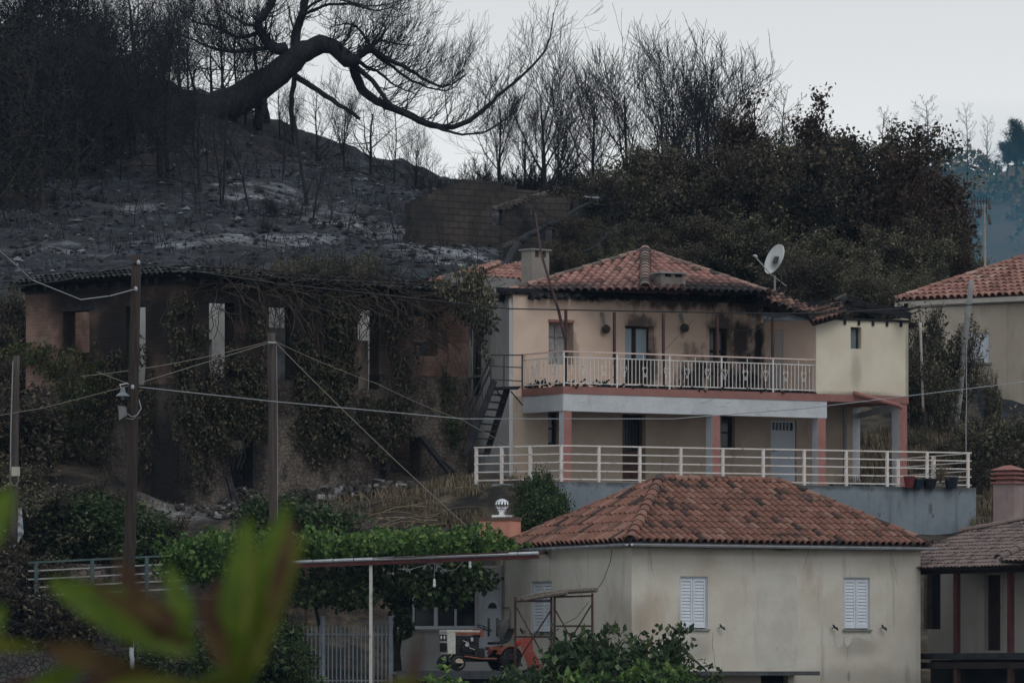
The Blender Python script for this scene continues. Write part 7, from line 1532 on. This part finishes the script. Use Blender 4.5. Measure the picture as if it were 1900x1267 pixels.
# long fallen limbs by the block ruin
for (pl, r0, lb_) in (([(932, 505, 196), (960, 455, 199), (1000, 425, 201), (1045, 405, 203), (1095, 375, 206)], .14, 'thick fallen black limb leaning across the annex of the block ruin'), ([(1060, 470, 200), (1100, 462, 200), (1130, 430, 201), (1150, 415, 203)], .06, 'thin black limb in the brush above the burnt roof')):
    m = MB(); limb(m, [P(*q) for q in pl], r0, r0 * .4, 8, rr=rr); 
    for k in range(14): f = rr.random(); a = P(*pl[1]).lerp(P(*pl[-1]), f); twig(m, a, Vector((rr.uniform(-1, 1), 0, rr.uniform(-.3, 1))).normalized(), 1.2, .02, 1, Vector((0, 0, .3)))
    o = m.build('fallen_limb', M_bark); tag(o, lb_, 'branch')
# leafy scorched trees behind and right of the burnt house
LT = [('leafA', 1130, 212, 345, 'brown leaved tree at the left end of the scorched grove, above the roof ridge', 1.25), ('leafB', 1215, 214, 275, 'olive brown tree under the tall bare cluster', 1.2), ('leafA', 1290, 209, 290, 'brown tree right behind the satellite dish side of the roof', 1.2), ('leafC', 1365, 213, 205, 'scorched tree with clumped leaf tips standing out against the sky', .95),
      ('leafB', 1440, 214, 262, 'olive brown tree right of the clumped tips one', 1.2), ('leafC', 1548, 212, 196, 'tallest scorched leafy tree whose leafy spike tops the grove', .85), ('leafA', 1500, 208, 285, 'brown tree left of the leafy spike', 1.2), ('leafA', 1615, 210, 262, 'brown tree right of the leafy spike', 1.2),
      ('leafC', 1690, 206, 270, 'rust brown tree at the right shoulder of the grove', 1.15), ('leafC', 1706, 203, 345, 'rust brown tree at the right edge of the grove', .8), ('leafB', 1400, 203, 390, 'olive tree low in front, just right of the satellite dish', 1.4), ('leafB', 1640, 200, 400, 'olive tree low in front of the grove left of the aerial', 1.4),
      ('leafA', 1320, 203, 400, 'brown tree low behind the satellite dish', 1.4), ('leafA', 1180, 204, 410, 'brown tree low behind the burnt roof apex', 1.4), ('leafB', 1530, 201, 415, 'olive tree low in the middle of the grove', 1.4), ('leafC', 1775, 201, 440, 'small rust tree between the grove and the aerial', .6),
      ('leafB', 1745, 198, 480, 'olive bush like tree just above the beige house roof', 1.3), ('leafA', 1240, 199, 450, 'low brown tree touching the right slope of the burnt roof', 1.5), ('leafB', 1600, 197, 480, 'low olive tree behind the wrecked eave', 1.5), ('leafA', 1470, 198, 470, 'low brown tree right of the satellite dish', 1.5), ('leafB', 1085, 207, 400, 'low olive tree between the block ruin and the roof', 1.2), ('leafB', 1690, 196, 500, 'low olive tree above the cream room', 1.3)]
for k, px, D, top, lb_, sx in LT: put(k, px, D, top - (22 if top < 350 else 0), lb_, 'scorched_tree', 'tree', 'scorched leafy trees of the grove', sx * .92, sink=.5)
for px, top, lb_ in ((1768, 405, 'loose olive tree stepping down from the grove to the aerial'), (1792, 490, 'low olive tree at the foot of the grove behind the beige house roof'), (1740, 400, 'slim leafy tree at the right fringe of the grove, mid height'), (1808, 465, 'small leafy tree immediately left of the aerial mast')): put('leafB', px, 202, top, lb_, 'scorched_tree', 'tree', 'scorched leafy trees of the grove', .6)
# multi stem shrubs before the beige house
for k, px, D, top, lb_, sx in (('leafD', 1735, 186, 520, 'many stemmed scorched shrub right beside the cream room', 1.0), ('leafD', 1785, 187, 560, 'many stemmed shrub around the leaning concrete pole', .8), ('leafD', 1700, 185, 600, 'burnt bush of dark stems behind the thin pipe', 1.1), ('leafD', 1755, 184, 640, 'bush between the thin pipe and the leaning pole', .8), ('leafD', 1845, 184, 655, 'shrub with dangling leaves in front of the shuttered window', .5)):
    put(k, px, D, top, lb_, 'scorched_shrub', 'shrub', 'scorched shrubs by the beige house', sx)
for i, (k, px, D, top, lb_) in enumerate((('bushB', 1850, 178, 745, 'tall brown hedge bush at the right edge below the beige house'), ('bushO', 1900, 177, 735, 'olive hedge bush cut by the right edge'), ('bushO', 1810, 180, 752, 'greener bush right of the leaning pole foot'), ('bushB', 1880, 174, 800, 'brown bush behind the layered chimney'), ('bushO', 1790, 178, 800, 'yellowish bush behind the end of the terrace'),
        ('bushB', 1740, 181, 790, 'brown bush on the bank behind the right pillar'), ('bushO', 1690, 183, 775, 'dark bush on the bank behind the corner room pillars'), ('bushB', 1640, 185, 770, 'brown scrub seen between the two white pillars'), ('bushB', 1600, 186, 800, 'scrub at the left behind the white pillar'), ('bushB', 1830, 176, 830, 'low brown bush at the terrace corner'), ('bushO', 1950, 175, 800, 'bush at the far right edge behind the brown roof'), ('bushB', 1710, 179, 830, 'low dry bush at the bank top'), ('bushB', 1865, 180, 760, 'brown bush in the middle of the right hedge'), ('bushB', 1835, 174, 850, 'low brown bush just left of the layered chimney'), ('bushB', 1905, 173, 850, 'low brown bush just right of the layered chimney'))):
    put(k, px, D, top + 22, lb_, 'bush', 'bush', 'bushes on the right bank', 1.15)
# left bank bushes
for (k, px, D, top, lb_, sx) in (('bushG', 165, 163, 915, 'dark green bush on the bank left of the tall dark pole', 1.5), ('bushG', 240, 163, 945, 'green bush behind the foot of the tall dark pole', 1.3), ('bushO', 90, 163, 885, 'brown green bush above the green railing near the left', 1.4), ('bushB', 150, 165, 880, 'dry brown bush higher on the left bank', 1.5), ('bushG', 530, 162, 915, 'dark bush right of the middle pole foot', 1.2), ('bushG', 575, 162.5, 940, 'low dark bush above the vine', 1.2),
        ('bushB', 40, 161, 990, 'brown bush at the far left above the path', 1.2), ('bushB', 20, 157, 1020, 'sooty shrub beside the thin left pole', 1.4), ('bushB', 75, 156.5, 1080, 'charred shrub in front of the path wall', 1.3), ('bushG', 1000, 163.2, 868, 'green climber at the left end of the grey terrace wall', .55), ('bushG', 1012, 162.6, 905, 'green bush hanging beside the terrace wall edge', .8), ('bushG', 985, 163, 930, 'green bush above the left hip of the near roof', .9),
        ('bushB', 300, 163, 950, 'brown scrub between the tall pole and the ruin corner', 1.4), ('bushO', 40, 166, 850, 'scrub by the left end of the ruin', 1.3), ('bushB', 10, 168, 700, 'tall sooty scrub at the left edge beside the ruin', 1.3), ('bushB', 110, 163.5, 940, 'dry scrub low on the left bank', 1.6), ('bushB', 215, 164.5, 900, 'dry scrub behind the dark pole', 1.2),
        ('bushO', 350, 153.5, 1160, 'leafy olive bush against the pale yard wall', 1.2), ('bushG', 490, 153, 1120, 'leafy bush left of the steel fence', .8), ('bushG', 440, 151.5, 1150, 'green bush behind the blurred leaves', 1.3), ('bushG', 535, 151.5, 1185, 'bush in front of the left end of the steel fence', .7), ('bushO', 380, 151.5, 1200, 'low olive bush at the bottom left', 1.3), ('bushG', 300, 154, 1170, 'bush beside the short white post', 1.1)):
    put(k, px, D, top, lb_, 'bush', 'bush', None, sx)
# fig bushes at the bottom centre
for (px, D, top, lb_, sx) in ((1030, 147.2, 1196, 'green fig bush covering the scaffold foot', 1.0), (1100, 146.6, 1150, 'tallest fig bush in the middle of the bottom edge', 1.0), (1200, 146.2, 1150, 'fig bush with dark curled leaves below the cream wall', .9), (960, 147.4, 1226, 'low fig bush in front of the tractor wheel', .8), (1150, 145.6, 1205, 'low fig bush in front of the others', 1.3), (1250, 145.5, 1215, 'low fig bush left of the dark canopy', 1.0), (1070, 145.8, 1222, 'low fig bush at the bottom edge under the scaffold', 1.2)):
    put('fig', px, D, top, lb_, 'fig_bush', 'bush', 'fig bushes along the bottom edge', sx)
nr = np.random.default_rng(61)
fb = thing('walnut_sprig', P(1210, 1300, 140), 'bright green broad leaved shoots rising from the bottom edge before the fig bushes', 'shoots')
pts = blob_pts([(P(1220, 1255, 140), (.9, .4, .35), 260), (P(1130, 1270, 140), (.8, .4, .25), 160), (P(1060, 1262, 140), (.3, .3, .2), 70), (P(820, 1268, 141), (.7, .3, .12), 90), (P(830, 1240, 141), (.08, .1, .25), 14)], nr)
lf = MB(); leaves(lf, pts, size=.24, rng=nr, droop=.2, asp=.5); lf.build('leaves', M_vine, fb, rnd=True); m = MB()
for k in range(12): a = P(R7.uniform(1050, 1290), 1300, 140.2); m.tube([a, a + Vector((R7.uniform(-.3, .3), 0, .7))], .012, 4)
m.build('stems', M_barkb, fb)
# far trees on the hills
lt('pine', 20, 6.0, 1.1, .16, (12, 7, 5), (30, .22, .24, .4), mat('pine_leaf', (.02, .035, .02), rndc=[(0, (.012, .022, .016)), (.8, (.03, .05, .03)), (1, (.07, .08, .04))], rndamt=1, rough=.9), first=.35, ang=(45, 80), trop=.06, wob=.2, decay=.5)
for (k, px, top, lb_, s_) in (('conif', 1636, 212, 'pale hazy bare conifer above the grove, leftmost of the far ones', 1), ('conif', 1655, 222, 'pale hazy bare conifer beside the leftmost far one', .9), ('conif', 1722, 190, 'tallest hazy bare conifer on the far ridge', 1.2), ('conif', 1700, 232, 'low hazy bare conifer left of the tallest far one', 1.1), ('conif', 1795, 205, 'thin hazy bare conifer right of the tallest far one', .9), ('conif', 1832, 228, 'thin hazy bare conifer left of the far pine', .9), ('conif', 1762, 250, 'small hazy bare conifer between the two tall far ones', .8)):
    D = 405.0; q = P(px, 330 if px > 1700 else 345, D); plant(k, q, P(px, top - 16, D), 'far_burnt_tree', lb_, 'tree', 'hazy bare conifers on the far ridge', R7.uniform(0, 6), s_)
for (px, top, lb_, s_) in ((1885, 222, 'dark pine on the far ridge at the right edge', 1.0), (1925, 235, 'dark pine on the far ridge cut by the right edge', 1.0), (1868, 262, 'low pine on the far ridge left of the edge pines', 1.2), (1902, 250, 'broad dark pine on the far ridge merging with its neighbours at the edge', 1.5)):
    q = P(px, 325, 402); plant('pine', q, P(px, top, 402), 'far_pine', lb_, 'tree', 'pines on the far ridge', R7.uniform(0, 6), s_)

# ================================================================== GROUND COVER
def grass(name, regions, n, h, label, seed, mt=M_dry, lean=.5):
    nr = np.random.default_rng(seed); m = MB(); tot = 0
    per = n // len(regions)
    for (x0, x1, d0, d1) in regions:
        X_ = nr.uniform(x0, x1, per); D_ = nr.uniform(d0, d1, per); xx = (X_ - 950) / FP * D_; zz = ground_z(np.stack([xx, D_], 1))
        for i in range(per):
            if noise.noise(Vector((xx[i] * .9, D_[i] * .9, seed))) < -.08: continue
            b = Vector((xx[i], D_[i], zz[i] - .08)); hh = h * nr.uniform(.5, 1.4); a = nr.uniform(0, 6.28); l = Vector((math.cos(a), math.sin(a), 0)) * nr.uniform(.1, lean) * hh; s_ = Vector((math.cos(a + 1.57), math.sin(a + 1.57), 0)) * .012
            m.rnd = float(nr.random()); t_ = b + l + Vector((0, 0, hh)); q = b + l * .35 + Vector((0, 0, hh * .6)); m.face([b - s_, b + s_, q + s_ * .8, q - s_ * .8]); m.face([q - s_ * .8, q + s_ * .8, t_])
    o = m.build(name, mt, rnd=True); tag(o, label, 'grass', kind='stuff')
grass('dry_grass', [(590, 870, 163.3, 169), (700, 880, 163, 168), (840, 960, 162, 165)], 9000, .30, 'dry brown grass on the bank below the right half of the ruin', 41)
grass('dry_grass', [(60, 330, 162.5, 166)], 3500, .24, 'scorched straw on the left bank above the green railing', 42)
grass('dry_grass', [(1560, 1830, 176, 184), (1580, 1760, 179, 185), (1800, 1910, 166, 173)], 16000, .42, 'pale straw coloured grass on the bank behind the terrace end', 43)
nr = np.random.default_rng(44); m = MB()
for k in range(110):
    a = on_ground(nr.uniform(600, 840), nr.uniform(163, 164.8), .1); path = [a]; d = Vector((nr.uniform(-1, 1), nr.uniform(-.1, .1), nr.uniform(-.1, .35)))
    for i in range(6): d += Vector((nr.uniform(-.2, .2), nr.uniform(-.1, .1), -.09)); path.append(path[-1] + d.normalized() * .28)
    m.rnd = float(nr.random()); m.tube(path, .012, 4)
o = m.build('dead_branches', M_dry, rnd=True); tag(o, 'heap of long dead bleached branches lying on the bank above the vine', 'branches', kind='stuff')
BWL = FR(640, 162.9, 885, 162.2); m = MB(); wall(m, BWL, 0, BWL.L, 1.5, BWL.Z(760, 978), t=.4, du=.4); o = m.build('dry_stone_wall', mat('lichen_stone', (.10, .085, .08), (.05, .045, .045), rough=.95, stones=4, bump=1, layers=[((.30, .27, .26), 3, .58, .64, (1, 1, 1), .7), ((.012, .012, .012), 1.5, .5, .62, (1, 1, 1), .8)])); tag(o, 'lichen blotched dry stone wall just above the vine pergola', 'stone wall')
# charcoal sticks over the slope
nr = np.random.default_rng(45); m = MB()
X_ = nr.uniform(-60, 900, 380); D_ = nr.uniform(190, 240, 380); xx = (X_ - 950) / FP * D_; zz = ground_z(np.stack([xx, D_], 1))
for i in range(380):
    a = Vector((xx[i], D_[i], zz[i] + nr.uniform(.02, .25))); an_ = nr.uniform(0, 6.28); L_ = nr.uniform(.15, .7); m.bar(a, a + Vector((math.cos(an_) * L_ * .7, math.sin(an_) * L_, nr.uniform(-.1, .7) * L_)), nr.uniform(.012, .03))
o = m.build('charred_sticks', M_char); tag(o, 'charred sticks and fallen twigs littering the burnt slope', 'sticks', kind='stuff')

# ================================================================== BLURRED LEAVES CLOSE TO THE LENS
def blade(m, base, tip, wd, face_n, fold=.15, n=8):
    base = Vector(base); tip = Vector(tip); t = tip - base; s_ = t.normalized().cross(face_n).normalized(); nn = face_n.normalized(); rows = []
    for i in range(n + 1):
        f = i / n; w_ = wd * (math.sin(math.pi * min(f * .92 + .05, 1)) ** .7) * (1 - .25 * f); c = base + t * f + nn * (.06 * math.sin(f * 3)) * t.length
        rows.append([c + s_ * w_ * k + nn * fold * wd * abs(k) for k in (-1, -.5, 0, .5, 1)])
    b = len(m.v); vs_ = [p for r_ in rows for p in r_]; m.raw(vs_, [(i * 5 + j, i * 5 + j + 1, (i + 1) * 5 + j + 1, (i + 1) * 5 + j) for i in range(n) for j in range(4)])
FL_ = 6.2
def dim(t, f=.65): return tuple(c * f for c in t)
gcol = [(0.13, 0.21, 0.012), (0.085, 0.15, 0.012), (0.06, 0.035, 0.012), (0.14, 0.17, 0.02)]
gm = [mat('near_leaf_green', dim(gcol[0]), dim(gcol[1]), scale=60, lo=.45, hi=.6, rough=.6, trans=.25, layers=[((.03, .018, .008), 14, .56, .68, (1, 1, 1), .8)]), mat('near_leaf_brown', (.045, .02, .012), (.09, .06, .02), scale=20, rough=.7, trans=.3), mat('near_leaf_yellow', (.15, .15, .02), (.09, .11, .015), scale=20, rough=.6, trans=.4)]
fgt = thing('near_branch', P(300, 1400, FL_), 'blurred green and brown leaves of a twig very close to the camera, lower left', 'twig')
def leaf_n(lobes, name='leaf'):
    for (x0, y0, x1, y1, w_, mi_, dD) in lobes:
        m = MB(); blade(m, P(x0, y0, FL_ + dD), P(x1, y1, FL_ + dD + .03), w_ * 1.0, Vector((rr.uniform(-.2, .2), -1, rr.uniform(-.2, .2)))); m.build(name, gm[mi_], fgt, smooth=True)
leaf_n([(360, 1205, 92, 1080, .030, 0, 0), (330, 1190, 170, 1110, .030, 0, .04), (350, 1200, 152, 1070, .010, 1, -.06), (300, 1190, 214, 1030, .014, 1, -.05), (350, 1180, 312, 1050, .016, 0, .05), (330, 1160, 240, 1100, .014, 1, -.07),
        (425, 1262, 464, 962, .022, 0, 0), (430, 1270, 534, 935, .022, 0, .03), (440, 1270, 500, 1020, .030, 0, .06), (500, 1150, 545, 962, .010, 1, -.05), (470, 1240, 563, 990, .012, 2, -.03), (440, 1250, 398, 1075, .020, 1, .08), (420, 1240, 372, 1100, .014, 1, -.02), (455, 1180, 470, 1000, .005, 2, -.08),
        (-60, 1040, 24, 905, .022, 0, 0), (-40, 1230, 8, 1120, .012, 0, 0), (-60, 1190, 78, 1200, .008, 2, 0), (200, 1235, 80, 1195, .016, 1, 0), (330, 1290, 120, 1205, .016, 1, .06), (40, 1300, 160, 1232, .016, 0, .05), (150, 1290, 222, 1232, .010, 1, -.02), (190, 1275, 330, 1256, .008, 2, 0), (260, 1330, 330, 1262, .014, 0, .05),
        (764, 1300, 778, 1172, .007, 1, 0), (700, 1320, 716, 1245, .007, 1, 0), (800, 1310, 730, 1262, .012, 1, .1), (0, 1310, 70, 1262, .02, 1, .1), (390, 1320, 420, 1225, .02, 0, .1)])
m = MB(); m.tube([P(-80, 1300, FL_), P(200, 1290, FL_), P(430, 1262, FL_), P(520, 1120, FL_ - .02)], [.010, .008, .006, .004], 8); m.tube([P(600, 1330, FL_), P(765, 1262, FL_)], .006, 6); m.build('stem', gm[2], fgt, smooth=True)
